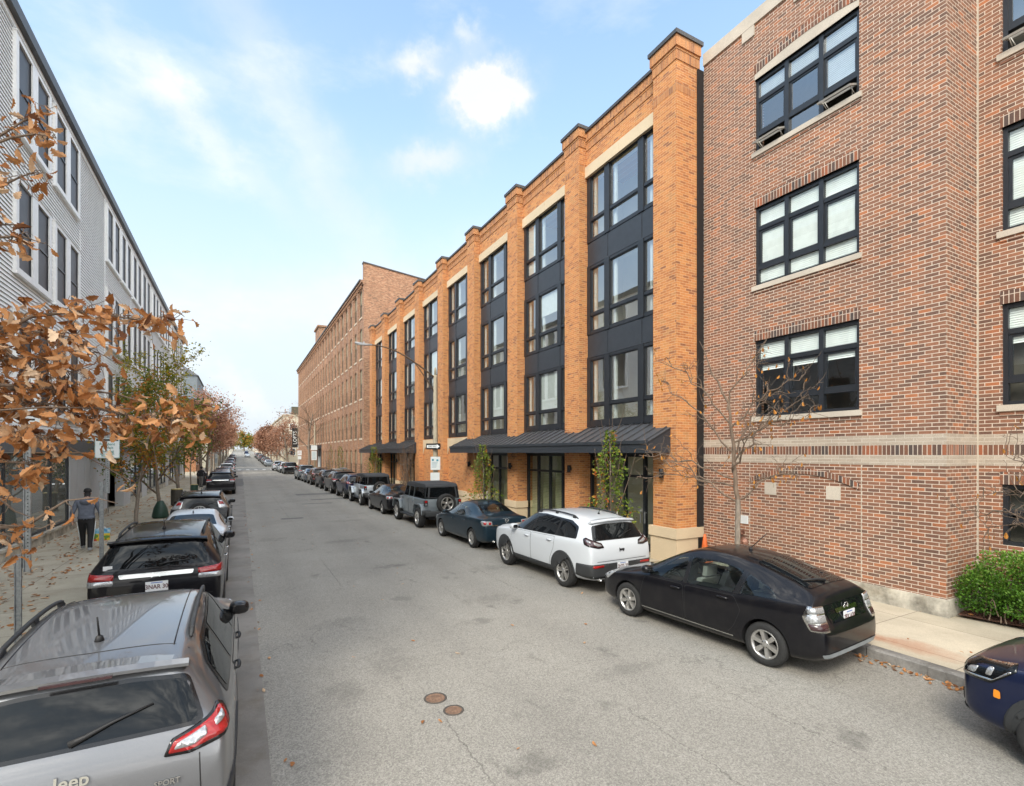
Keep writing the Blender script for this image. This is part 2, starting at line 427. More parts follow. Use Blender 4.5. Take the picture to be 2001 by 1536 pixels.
SUN_EL, SUN_AZ = RAD(43), RAD(232)     # compass-style: 0 = +Y, clockwise
w = bpy.data.worlds.new("World"); SC.world = w; w.use_nodes = True
def build_world():
    t = NT.__new__(NT); t.t = w.node_tree; t.t.nodes.clear()
    t.out = t.n('ShaderNodeOutputWorld')
    sky = t.n('ShaderNodeTexSky', sky_type='NISHITA', sun_disc=False, sun_elevation=SUN_EL, sun_rotation=SUN_AZ,
              air_density=1.0, dust_density=1.6, ozone_density=1.4)
    d = t.n('ShaderNodeTexCoord').outputs['Generated']
    s = t.n('ShaderNodeSeparateXYZ'); t.l(d, s.inputs[0])
    az = t.math('ARCTAN2', s.outputs[0], s.outputs[1]); el = t.math('ARCSINE', s.outputs[2])
    nz = t.n('ShaderNodeTexNoise', i_Scale=9.0, i_Detail=6.0, i_Roughness=.6); t.l(d, nz.inputs['Vector'])
    ns = t.n('ShaderNodeSeparateXYZ'); t.l(nz.outputs['Color'], ns.inputs[0])
    nz2 = t.n('ShaderNodeTexNoise', i_Scale=34.0, i_Detail=5.0, i_Roughness=.6); t.l(d, nz2.inputs['Vector'])
    ns2 = t.n('ShaderNodeSeparateXYZ'); t.l(nz2.outputs['Color'], ns2.inputs[0])
    def warp(o, a, b, k, k2):
        return t.math('ADD', t.math('ADD', o, t.math('MULTIPLY', t.math('SUBTRACT', a, .5), k)), t.math('MULTIPLY', t.math('SUBTRACT', b, .5), k2))
    azw = warp(az, ns.outputs[0], ns2.outputs[0], .12, .06); elw = warp(el, ns.outputs[1], ns2.outputs[1], .09, .05)
    tot = None
    for a0, e0, ra, re, rot, amp, soft in [
        (.448,.622,.086,.050, .05, 2.6, .42), (.300,.655,.062,.026, .1, .9, .7), (.345,.515,.085,.034, .25, .75, .7),
        (.405,.69,.03,.018,0,.6,.8),
        (.10,.52,.30,.05,-.9,.42,1), (-.06,.50,.16,.03,-.6,.5,1), (-.29,.42,.30,.03,.5,.32,1), (.0,.24,.30,.05,.15,.4,1),
        (.62,.40,.26,.05,.2,.28,1), (-.105,.155,.035,.022,0,.8,.9), (.005,.10,.06,.022,-.6,.7,.9), (.20,.30,.3,.05,.1,.3,1)]:
        da = t.math('SUBTRACT', azw, a0); de = t.math('SUBTRACT', elw, e0)
        c_, s_ = math.cos(rot), math.sin(rot)
        u = t.math('ADD', t.math('MULTIPLY', da, c_/ra), t.math('MULTIPLY', de, s_/ra))
        v = t.math('ADD', t.math('MULTIPLY', da, -s_/re), t.math('MULTIPLY', de, c_/re))
        r2 = t.math('ADD', t.math('MULTIPLY', u, u), t.math('MULTIPLY', v, v))
        m = t.math('MULTIPLY', t.math('POWER', 2.718, t.math('MULTIPLY', r2, -1.0/soft)), amp)
        tot = m if tot is None else t.math('ADD', tot, m)
    # broken high cloud all round, denser behind the camera; its unseen part is brightened for fill
    mp = t.n('ShaderNodeMapping'); mp.inputs['Scale'].default_value = (1.5,1.5,4.0); mp.inputs['Rotation'].default_value = (.2,.1,.5); t.l(d, mp.inputs[0])
    fb = t.noise(mp.outputs[0], 2.2, 8, .62)
    back = t.math('MULTIPLY', t.math('SUBTRACT', .05, s.outputs[1]), .32, True)
    gen = t.ramp(t.math('ADD', fb, back), [(.52,(0,0,0)),(.92,(1,1,1))])
    rear = t.ramp(t.math('MULTIPLY', s.outputs[1], -1.0), [(.05,(0,0,0)),(.5,(.8,.8,.8))])
    top = t.math('MAXIMUM', t.ramp(t.math('MULTIPLY', el, .6), [(.468,(0,0,0)),(.57,(1,1,1)),(.68,(1,1,1)),(.77,(.42,.42,.42))]), rear)  # overhead and rear cloud added out of view, dimmed at the zenith
    top = t.math('MULTIPLY', top, t.ramp(fb, [(.36,(.25,.25,.25)),(.60,(1,1,1))]))
    mot = t.noise(mp.outputs[0], 5.5, 8, .62)
    top = t.math('MULTIPLY', top, t.ramp(mot, [(.38,(.14,.14,.14)),(.60,(1,1,1))]))
    tot = t.math('ADD', tot, t.math('MULTIPLY', gen, .6))
    tot = t.math('ADD', tot, top)
    tot = t.math('MINIMUM', tot, 1)
    hz = t.ramp(el, [(.0,(1,1,1)),(.14,(.92,.92,.92)),(.34,(.60,.60,.60)),(.58,(.24,.24,.24)),(.9,(.05,.05,.05))])
    base = t.mix(1, sky.outputs[0], (1.82,2.02,1.88), 'MULTIPLY')
    base = t.mix(hz, base, (3.62,3.95,4.3))
    shade = t.mix(t.ramp(fb, [(.4,(0,0,0)),(.75,(1,1,1))]), (4.3,4.42,4.6), (5.3,5.3,5.3))
    shade = t.mix(top, shade, (27.0,26.2,24.8))  # unseen cloud made far brighter than the visible cloud, as added fill light
    col = t.mix(tot, base, shade)
    bg = t.n('ShaderNodeBackground', i_Strength=.1); t.l(col, bg.inputs[0]); t.l(bg.outputs[0], t.out.inputs[0])
build_world()
sl = bpy.data.lights.new('sun', 'SUN'); so = bpy.data.objects.new('sun', sl); COL.objects.link(so)
sl.energy = 1.4; sl.angle = RAD(20); sl.color = (1, .93, .82)
sd = Vector((math.sin(SUN_AZ)*math.cos(SUN_EL), math.cos(SUN_AZ)*math.cos(SUN_EL), math.sin(SUN_EL)))
so.rotation_euler = (-sd).to_track_quat('-Z', 'Y').to_euler(); so.location = (-20, -20, 40)
SC.view_settings.view_transform = 'Standard'; SC.view_settings.look = 'None'
SC.view_settings.exposure = 1.2; SC.view_settings.gamma = 1
SC.cycles.max_bounces = 6; SC.cycles.diffuse_bounces = 3; SC.cycles.glossy_bounces = 4
SC.cycles.transparent_max_bounces = 12; SC.cycles.sample_clamp_indirect = 4
SC.cycles.use_adaptive_sampling = True; SC.cycles.adaptive_threshold = .02
SC.cycles.caustics_reflective = False; SC.cycles.caustics_refractive = False

# ------------------------------------------------------------------ ground, road, pavements
def gz(y):                       # the street climbs beyond the crossing
    return 0.0 if y < 130 else .02*(y-130)
YS = [-40, 0, 20, 50, 80, 105, 120, 130, 145, 180, 240, 320, 430]
def strip(name, xs, mat, dz, ys=YS):
    """sheet along the street; xs(y) -> (left, right)"""
    b = MB()
    vs, fs = [], []
    for y in ys:
        l, r = xs(y)
        vs += [(l, y, gz(y)+dz), (r, y, gz(y)+dz)]
    for i in range(len(ys)-1): fs.append((2*i, 2*i+1, 2*i+3, 2*i+2))
    b.add(vs, fs)
    return tag(b.build(name, mat), kind='structure')
def kr(y): return 8.40 - .005*max(0, y-8)     # right kerb face
def kl(y): return -2.38 - .002*max(0, y)
g = MB(); g.add([(-900,-300,-.06),(900,-300,-.06),(900,130,-.06),(-900,130,-.06)], [(0,1,2,3)])
g.add([(-900,130,-.06),(900,130,-.06),(900,430,5.94),(-900,430,5.94)], [(0,1,2,3)])
g.add([(-900,430,5.94),(900,430,5.94),(900,1500,6),(-900,1500,6)], [(0,1,2,3)])
tag(g.build('ground', conc('bare_ground', (.22,.19,.15), scale=2, fine=20)), kind='structure')
strip('road', lambda y: (kl(y)-.05, kr(y)+.05), ASPH, 0)
strip('road', lambda y: (kl(y)-.04, .26+.002*y), ASPH_M, .004, [-40,0,20,50,80,105])
cr = MB(); cr.add([(-80,110,-.004),(80,110,-.004),(80,119,-.004),(-80,119,-.004)], [(0,1,2,3)])
tag(cr.build('cross_street', ASPH), kind='structure')
def pave(name, inner, outer, mat, ys, z=.15):
    b = MB()
    vs, fs = [], []
    for y in ys:
        a, c = inner(y), outer(y)
        z0 = gz(y)
        vs += [(a, y, z0+z), (c, y, z0+z+.05), (a, y, z0-.05), (c, y, z0-.05)]
    for i in range(len(ys)-1):
        p, q = 4*i, 4*i+4
        fs += [(p,p+1,q+1,q), (p,q,q+2,p+2)]
    fs += [(0,2,3,1)[::-1], (len(vs)-4, len(vs)-3, len(vs)-1, len(vs)-2)]
    b.add(vs, fs)
    o = b.build(name, mat)
    bm = bmesh.new(); bm.from_mesh(o.data); bmesh.ops.recalc_face_normals(bm, faces=bm.faces); bm.to_mesh(o.data); bm.free()
    return tag(o, kind='structure')
pave('pavement', lambda y: kr(y)+.17, lambda y: 30, WALK_R, [-40,0,20,50,80,109])
pave('pavement', lambda y: kr(y)+.17, lambda y: 30, WALK_R, [120,130,145,180,240,320,430])
pave('pavement', lambda y: kl(y)-.17, lambda y: -30, WALK_L, [-40,0,20,50,80,109])
pave('pavement', lambda y: kl(y)-.17, lambda y: -30, WALK_L, [120,130,145,180,240,320,430])
def kerb(side, y0, y1):
    """granite kerb in blocks with rough faces"""
    b = MB(); rnd = random.Random(3)
    y = y0
    while y < y1:
        L = min(rnd.uniform(1.4, 2.3), y1-y)
        if side > 0: a, c = kr(y), kr(y)+.165
        else: a, c = kl(y)-.165, kl(y)
        j = rnd.uniform(-.012, .012); n = 8 if y < 30 else 1
        z1 = .148 + rnd.uniform(-.006,.008)
        for k in range(n):
            p0, p1 = y + .012 + (L-.02)*k/n, y + .012 + (L-.02)*(k+1)/n
            w_ = rnd.uniform(-.012,.012)
            if side > 0: b.prism([(a+j+w_, p0, gz(y)-.05), (a+j+w_, p0, gz(y)+z1-.02), (a+j+.025, p0, gz(y)+z1), (c, p0, gz(y)+z1+.003), (c, p0, gz(y)-.05)], (0, p1-p0, 0))
            else: b.prism([(a, p0, gz(y)-.05), (a, p0, gz(y)+z1+.003), (c+j-.025, p0, gz(y)+z1), (c+j, p0, gz(y)+z1-.02), (c+j, p0, gz(y)-.05)], (0, p1-p0, 0))
        y += L
    tag(b.build('kerb', GRANITE), kind='structure')
kerb(1, -12, 109); kerb(-1, -12, 109); kerb(1, 120, 300); kerb(-1, 120, 300)
# crossing lines
cw = MB()
for k in range(7):
    x = -1.6 + k*1.35
    cw.box(x, x+.55, 103.2, 106.4, .001, .006)
cw.box(kl(100)+.2, kr(100)-.3, 107.6, 108.0, .001, .006); cw.box(kl(100)+.2, kr(100)-.3, 102.2, 102.5, .001, .006)
tag(cw.build('road', PAINT_W), kind='structure')
# repaired patches, irregular outline
def patch(cx, cy, hx, hy, m, seed, z):
    r = random.Random(seed); b = MB(); n = 28; vs = []
    for k in range(n):
        a = 2*math.pi*k/n
        s_ = 1/max(abs(math.cos(a)), abs(math.sin(a)))
        vs.append((cx+hx*s_*math.cos(a)*r.uniform(.93,1.03), cy+hy*s_*math.sin(a)*r.uniform(.9,1.05), z))
    b.add(vs, [tuple(range(n))]); tag(b.build('road', m), kind='structure')
for a in [(5.3,40.6,1.7,.8,ASPH_D,1,.005),(5.6,35.8,1.5,.32,ASPH_D,2,.005),(4.2,33.0,.9,.22,ASPH_D,3,.005),(-.35,61,.75,8,ASPH_D,4,.010),
          (2.2,26,.5,.25,ASPH_D,5,.005)]: patch(*a)
# mulch bed under the shrub
mb = MB(); mb.add([(11.30,4.2,.212),(12.42,4.32,.23),(12.42,-9,.23),(11.75,-9,.222),(11.62,1.2,.22),(11.5,3.0,.216)], [(0,5,4,3,2,1)])
def mulch_mat():
    t = NT('brown_bark_mulch'); p = t.pos()
    vo = t.n('ShaderNodeTexVoronoi', i_Scale=38.0); t.l(p, vo.inputs['Vector'])
    c = t.ramp(vo.outputs['Color'], [(0,(.045,.02,.012)),(.5,(.12,.05,.03)),(1,(.22,.10,.06))])
    t.bsdf(c, .9, bump=vo.outputs['Distance'], bstr=1, bdist=.03); return t.mat
tag(mb.build('ground', mulch_mat()), kind='structure')
# ------------------------------------------------------------------ orange brick office block
def share(o, loc, parent, name=None):
    """same mesh again, moved by loc (world-space meshes)"""
    c = bpy.data.objects.new(name or o.name.split('.')[0], o.data); COL.objects.link(c)
    c.parent = parent; c.matrix_parent_inverse = Matrix.Translation(-abs_loc(parent)); c.location = loc
    return c

def orange():
    B = thing('office_building', 'orange brick office block with tall black window bays and two black awnings', 'building', (10.2, 27, .15))
    PX, RX, WX, P, PW = 10.19, 10.5, 10.58, 4.37, .85
    y0 = 9.75
    Y = [y0 + P*i for i in range(9)]
    wall = MB()
    # masonry behind everything
    wall.box(13.5, 30, 9.78, 45.6, .15, 13.6); wall.box(10.75, 13.5, 9.78, 45.6, 12.9, 13.6)
    wall.box(10.9, 13.5, 9.79, 10.2, .15, 12.9); wall.box(10.9, 13.5, 45.2, 45.55, .15, 12.9)
    for i, y in enumerate(Y):
        e = y+PW
        cap, stone, pier = MB(), MB(), MB()
        pier.box(PX, 10.95 if i else 11.13, y, e, 1.09, 13.56)
        pier.box(PX+.04, 10.94 if i else 11.125, y+.04, e-.04, .15, 1.09)
        stone.box(PX-.05, 10.9 if i else 11.12, y-.05, e+.05, .15, .80)
        stone.box(PX-.09, 10.9 if i else 11.122, y-.09, e+.09, .82, 1.09)
        xb = 11.05
        pier.box(PX-.02, xb, y-.02, e+.02, 13.54, 13.80, 1)
        pier.box(PX-.035, xb, y-.035, e+.035, 13.80, 13.86)
        pier.box(PX-.07, xb, y-.07, e+.07, 13.86, 14.14, 1)
        pier.box(PX-.004, PX+.05, y-.004, e+.004, 12.72, 12.93, 1)
        pier.box(PX+.05, PX+.7, y-.004, y+.05, 12.72, 12.93, 1)
        cap.box(PX-.11, xb+.05, y-.11, e+.11, 14.14, 14.25)
        po = pier.build('pier', [BR_ORANGE, BR_ORANGE_V], B); cap.build('coping', CAPM, po); stone.build('stone_base', STONE, po)
    for i in range(8):
        a, b = Y[i]+PW, Y[i+1]
        cap, lint = MB(), MB()
        wall.box(RX, 10.9, a, b, 12.87, 13.44)
        wall.box(RX-.02, 10.9, a, b, 13.44, 13.68, 1); wall.box(RX-.035, 10.9, a, b, 13.68, 13.74); wall.box(RX-.06, 10.9, a, b, 13.74, 14.02, 1)
        cap.box(RX-.11, 11.0, a, b, 14.02, 14.11)
        lint.box(RX-.06, 10.9, a+.005, (a+b)/2-.004, 12.51, 12.87); lint.box(RX-.06, 10.9, (a+b)/2+.004, b-.005, 12.51, 12.87)
        cap.build('coping', CAPM, B); lint.build('lintel', STONE, B)
    # closed lower bays with a stone arch panel
    for i in (3, 4):
        arch, stone = MB(), MB()
        a, b = Y[i]+PW, Y[i+1]
        wall.box(RX, 10.9, a, b, .15, 3.95)
        n = 16
        poly = [(RX-.03, a, 3.93)] + [(RX-.03, a+(b-a)*k/n, 3.02+.62*math.sqrt(max(0, 1-(2*k/n-1)**2))) for k in range(n+1)] + [(RX-.03, b, 3.93)]
        for k in range(n):
            p0, p1 = poly[1+k], poly[2+k]
            arch.prism([(RX-.03, p0[1], 3.93), (RX-.03, p0[1], p0[2]), (RX-.03, p1[1], p1[2]), (RX-.03, p1[1], 3.93)], (.028, 0, 0))
        stone.box(RX-.05, 10.8, a+.06, b-.06, .15, .80); stone.box(RX-.09, 10.8, a+.1, b-.1, .82, 1.09)
        arch.build('arch_panel', STONE, B); stone.build('stone_base', STONE, B)
    wall.build('wall', [BR_ORANGE, BR_ORANGE_V], B)
    # window stack: three storeys, narrow-wide-narrow columns
    a, b = Y[0]+PW, Y[1]
    cols = [(b-.19, b-.94), (b-1.19, b-2.53), (b-2.77, a+.15)]
    st = [(12.50, 11.07, 10.98, 10.38), (9.36, 7.85, 7.76, 7.23), (6.24, 4.77, 4.68, 4.18)]
    fr_bot = [10.28, 7.13, 3.98]
    sp_bot = [9.46, 6.34]
    for s in range(3):
        zt, zm1, zm0, zb = st[s]; top = zt+.09 if s else 12.51
        fr = MB()
        fr.box(WX-.05, WX+.06, a, cols[2][1], fr_bot[s], top); fr.box(WX-.05, WX+.06, cols[0][0], b, fr_bot[s], top)
        for (p, q) in ((cols[0][1], cols[1][0]), (cols[1][1], cols[2][0])): fr.box(WX-.06, WX+.06, q, p, fr_bot[s], top)
        for (p, q) in cols:
            fr.box(WX-.04, WX+.06, q, p, zt, top); fr.box(WX-.04, WX+.06, q, p, zm0, zm1); fr.box(WX-.04, WX+.06, q, p, fr_bot[s], zb)
            for (z0, z1) in ((zm1, zt), (zb, zm0)):       # sash rims
                fr.box(WX-.015, WX+.04, p-.035, p, z0, z1); fr.box(WX-.015, WX+.04, q, q+.035, z0, z1)
                fr.box(WX-.015, WX+.04, q+.035, p-.035, z1-.03, z1); fr.box(WX-.015, WX+.04, q+.035, p-.035, z0, z0+.03)
        pn = MB()
        for (p, q) in cols:
            for (z0, z1) in ((zm1, zt), (zb, zm0)):
                pn.quad((WX+.02, q, z0), (WX+.02, q, z1), (WX+.02, p, z1), (WX+.02, p, z0))
        for (p, q) in ((b-.31, b-.22), (b-1.36, b-1.25), (a+.55, a+.63)): fr.box(WX+.1, WX+.16, p, q, zb, zt, 1)
        f0 = fr.build('window', [DARKM, BLIND], B); g0 = pn.build('pane', GL_OFF, f0)
        pp = None
        if s < 2:
            sp = MB(); z0, z1 = sp_bot[s], fr_bot[s]
            sp.box(WX-.02, WX+.06, a, b, z0, z1)
            for (p, q) in ((cols[0][1], cols[1][0]), (cols[1][1], cols[2][0])): sp.box(WX-.035, WX-.018, (p+q)/2-.02, (p+q)/2+.02, z0, z1)
            sp.box(WX-.045, WX-.018, a, b, z0, z0+.04)
            pp = sp.build('spandrel_panel', DARKP, B)
        for i in range(1, 8):
            f = share(f0, (0, P*i, 0), B)
            rb_ = random.Random(i*7+s)
            if rb_.random() < .6:
                bl = MB(); k_ = rb_.choice((0,1,2)); fr_ = rb_.choice((.25,.4,.7,.95)); p_, q_ = cols[k_]
                bl.box(WX+.07, WX+.09, q_+P*i, p_+P*i, zt-(zt-zb)*fr_, zt); bl.build('blind', BLIND, f)
            for ch in (g0,):
                c = bpy.data.objects.new(ch.name.split('.')[0], ch.data); COL.objects.link(c); c.parent = f
                c.matrix_parent_inverse = ch.matrix_parent_inverse.copy()
            if pp: share(pp, (0, P*i, 0), B)
    # rooms behind the glass: floors, ceilings, party walls
    rm = MB()
    for z in (3.95, 7.05, 10.2): rm.box(10.7, 12.3, 10.3, 45.1, z-.02, z+.22)
    for i in range(9): rm.box(10.96, 12.3, Y[i]+.2, Y[i]+.45, .2, 12.9)
    rm.box(12.3, 12.45, 10.3, 45.1, .2, 12.9)
    rm.build('interior', ROOM, B)
    # shop fronts
    def shop(i, nc, door=False):
        a, b = Y[i]+PW, Y[i+1]; X = 10.72
        fr, gl = MB(), MB()
        z0, z1, zt = .18, 3.05, 2.35
        ys = [a+(b-a)*k/nc for k in range(nc+1)]
        for k, y in enumerate(ys):
            hw = .045 if 0 < k < nc else .09
            fr.box(X-.05, X+.06, y-hw, y+hw, z0, z1)
        for k in range(nc):
            p, q = ys[k]+.045, ys[k+1]-.045
            if k == 0: p = ys[0]+.09
            if k == nc-1: q = ys[-1]-.09
            fr.box(X-.04, X+.05, p, q, z1-.07, z1); fr.box(X-.04, X+.05, p, q, zt, zt+.08); fr.box(X-.04, X+.05, p, q, z0, z0+(.22 if door and k < 2 else .1))
            gl.quad((X, p, z0+.1), (X, p, z1-.07), (X, q, z1-.07), (X, q, z0+.1))
        f = fr.build('storefront', DARKM, B); gl.build('pane', GL_SHOP, f)
        if door:
            h = MB()
            for s_ in (-1, 1): h.box(X-.12, X-.09, ys[1]+s_*.09-.015, ys[1]+s_*.09+.015, 1.0, 1.35); h.box(X-.1, X-.04, ys[1]+s_*.09-.01, ys[1]+s_*.09+.01, 1.3, 1.33)
            h.build('door_handle', STEEL, f)
        if not door:
            bl = MB(); r = random.Random(i)
            for k in range(nc):
                z = .3
                while z < 2.3:
                    bl.box(X+.16, X+.2, ys[k]+.07, ys[k+1]-.07, z, z+.035); z += .065
            bl.build('slat_blind', plain('olive_blind', (.56,.56,.38), .8), f)
        jm = MB(); jm.box(X-.02, X+.1, a-.001, a+.02, z1, 3.4); jm.box(10.62, 10.9, a, b, 3.05, 3.96); jm.build('transom_panel', DARKP, f)
    shop(0, 4, True); shop(1, 4); shop(2, 4); shop(5, 4); shop(6, 4, True); shop(7, 4)
    # standing-seam awnings
    def awning(ya, yb):
        top, fas = MB(), MB()
        xf, xb, zf, zb = 9.38, 10.52, 3.40, 3.95
        nx, nz = -(zb-zf), (xb-xf); L = math.hypot(nx, nz); nx, nz = nx/L, nz/L
        for i in range(9):                               # sloped sheet, cut round the piers
            pass
        segs = []
        y = ya
        for i in range(9):
            s0, e0 = Y[i]-.002, Y[i]+PW+.002
            if e0 < ya or s0 > yb: continue
            if s0 > y: segs.append((y, s0, xb))
            segs.append((max(s0, ya), min(e0, yb), PX-.003)); y = e0
        if y < yb: segs.append((y, yb, xb))
        for (p, q, x1) in segs:
            z1 = zf + (zb-zf)*(x1-xf)/(xb-xf)
            top.prism([(xf, p, zf), (x1, p, z1), (x1, p, z1-.05), (xf, p, zf-.05)], (0, q-p, 0))
        y = ya+.12
        while y < yb:
            x1 = xb
            for i in range(9):
                if Y[i]-.03 < y < Y[i]+PW+.03: x1 = PX-.004
            z1 = zf + (zb-zf)*(x1-xf)/(xb-xf)
            top.prism([(xf+.01, y, zf), (x1, y, z1), (x1+nx*.045, y, z1+nz*.045), (xf+.01+nx*.045, y, zf+nz*.045)], (0, .022, 0))
            y += .43
        fas.box(xf-.03, xf, ya-.02, yb+.02, 3.10, 3.425)
        fas.box(xf-.06, xf-.031, ya-.04, yb+.04, 3.34, 3.43)
        for ye in (ya, yb-.02):
            fas.prism([(xf, ye, 3.10), (xf, ye, 3.37), (10.185, ye, 3.37+(10.185-xf)*.482), (10.185, ye, 3.10)], (0, .02, 0))
        fas.box(xf, 10.18, ya+.03, yb-.03, 3.10, 3.13)
        o = top.build('awning', AWN, B); fas.build('fascia', DARKP, o)
    awning(9.95, 23.95); awning(32.1, 45.9)
    # can lights on the piers
    sc0 = None
    for i in (0, 1, 2, 3, 6, 7, 8):
        if sc0 is None:
            m = MB(); m.lathe([(.0,2.42),(.062,2.42),(.062,2.66),(.05,2.67),(0,2.67)], (PX-.1, Y[0]+.45, 0), 'z', 14); m.box(PX-.06, PX, Y[0]+.42, Y[0]+.48, 2.5, 2.58)
            sc0 = m.build('wall_lamp', BLACK, B)
        else: share(sc0, (0, P*i, 0), B)
    # dark movement joint against the brown building
    j = MB(); j.box(10.95, 11.3, 9.685, 9.745, .15, 13.5); j.build('movement_joint', BLACK, B)
    return B
orange()

# ------------------------------------------------------------------ brown brick apartments
def cased_window(B, X, y0, y1, z0, z1, blind, name='window', open_sash=(), glass=None):
    """three lights wide, transom / main / hopper high; faces -X"""
    fr, gl = MB(), MB()
    xs = X+.10
    n = 3; w_ = (y1-y0)
    ys = [y1 - w_*k/n for k in range(n+1)]
    zr = [z1, z1-.075, z1-.46, z1-.56, z0+.50, z0+.40, z0+.07, z0]
    fr.box(xs-.05, xs+.06, y1-.07, y1, z0, z1); fr.box(xs-.05, xs+.06, y0, y0+.07, z0, z1)
    edges = []
    for k in range(n):
        a = ys[k]-.05 if k else y1-.07
        b = ys[k+1]+.05 if k < n-1 else y0+.07
        edges.append((a, b))
        if k: fr.box(xs-.06, xs+.06, ys[k]-.05, ys[k]+.05, z0, z1)
    for (a, b) in edges:
        for (p, q) in ((zr[1], zr[0]), (zr[3], zr[2]), (zr[5], zr[4]), (zr[7], zr[6])): fr.box(xs-.045, xs+.06, b, a, p, q)
        for (p, q) in ((zr[4], zr[3]),):
            fr.box(xs-.02, xs+.04, b, b+.05, p, q); fr.box(xs-.02, xs+.04, a-.05, a, p, q); fr.box(xs-.02, xs+.04, b+.05, a-.05, q-.05, q); fr.box(xs-.02, xs+.04, b+.05, a-.05, p, p+.05)
    for k, (a, b) in enumerate(edges):
        for r_, (p, q) in enumerate(((zr[2], zr[1]), (zr[4], zr[3]), (zr[6], zr[5]))):
            if r_ == 2 and k in open_sash: continue
            gl.quad((xs, b, p), (xs, b, q), (xs, a, q), (xs, a, p))
    f = fr.build(name, DARKM, B); gl.build('pane', glass or GL_WIN, f)
    bd = MB()
    for k, (a, b) in enumerate(edges):
        lo = blind if not hasattr(blind, '__len__') else blind[k]
        z = z1-.08
        while z > z0+(z1-z0)*lo+.02:
            bd.prism([(xs+.040, b, z), (xs+.024, b, z-.047), (xs+.027, b, z-.049), (xs+.043, b, z-.002)], (0, a-b, 0)); z -= .043
    if bd.v: bd.build('blind', BLIND, f)
    if open_sash:
        sm = MB()
        for k in open_sash:
            a, b = edges[k]
            c = Vector((xs-.16, (a+b)/2, zr[6]+.13)); ay = Vector((0,1,0)); ax = Vector((-.93,0,-.36)).normalized(); az = ax.cross(ay)
            sm.obox(c+ax*.13, ax, ay, az, .022, (a-b)/2, .02); sm.obox(c-ax*.13, ax, ay, az, .022, (a-b)/2, .02)
            for s_ in (-1, 1): sm.obox(c+ay*s_*((a-b)/2-.022), ax, ay, az, .11, .022, .02)
            for s_ in (-.42, .42): sm.tube([c+ay*s_*(a-b)+ax*.05, (xs+.02, (a+b)/2+s_*(a-b), zr[7]+.06)], .008, 5); sm.tube([c+ay*s_*(a-b)-ax*.05, (xs-.01, (a+b)/2+s_*(a-b)*.8, zr[7]+.03)], .008, 5)
        s_o = sm.build('open_sash', plain('pale_sash_alloy', (.42,.40,.36), .5, .4), f)
    return f

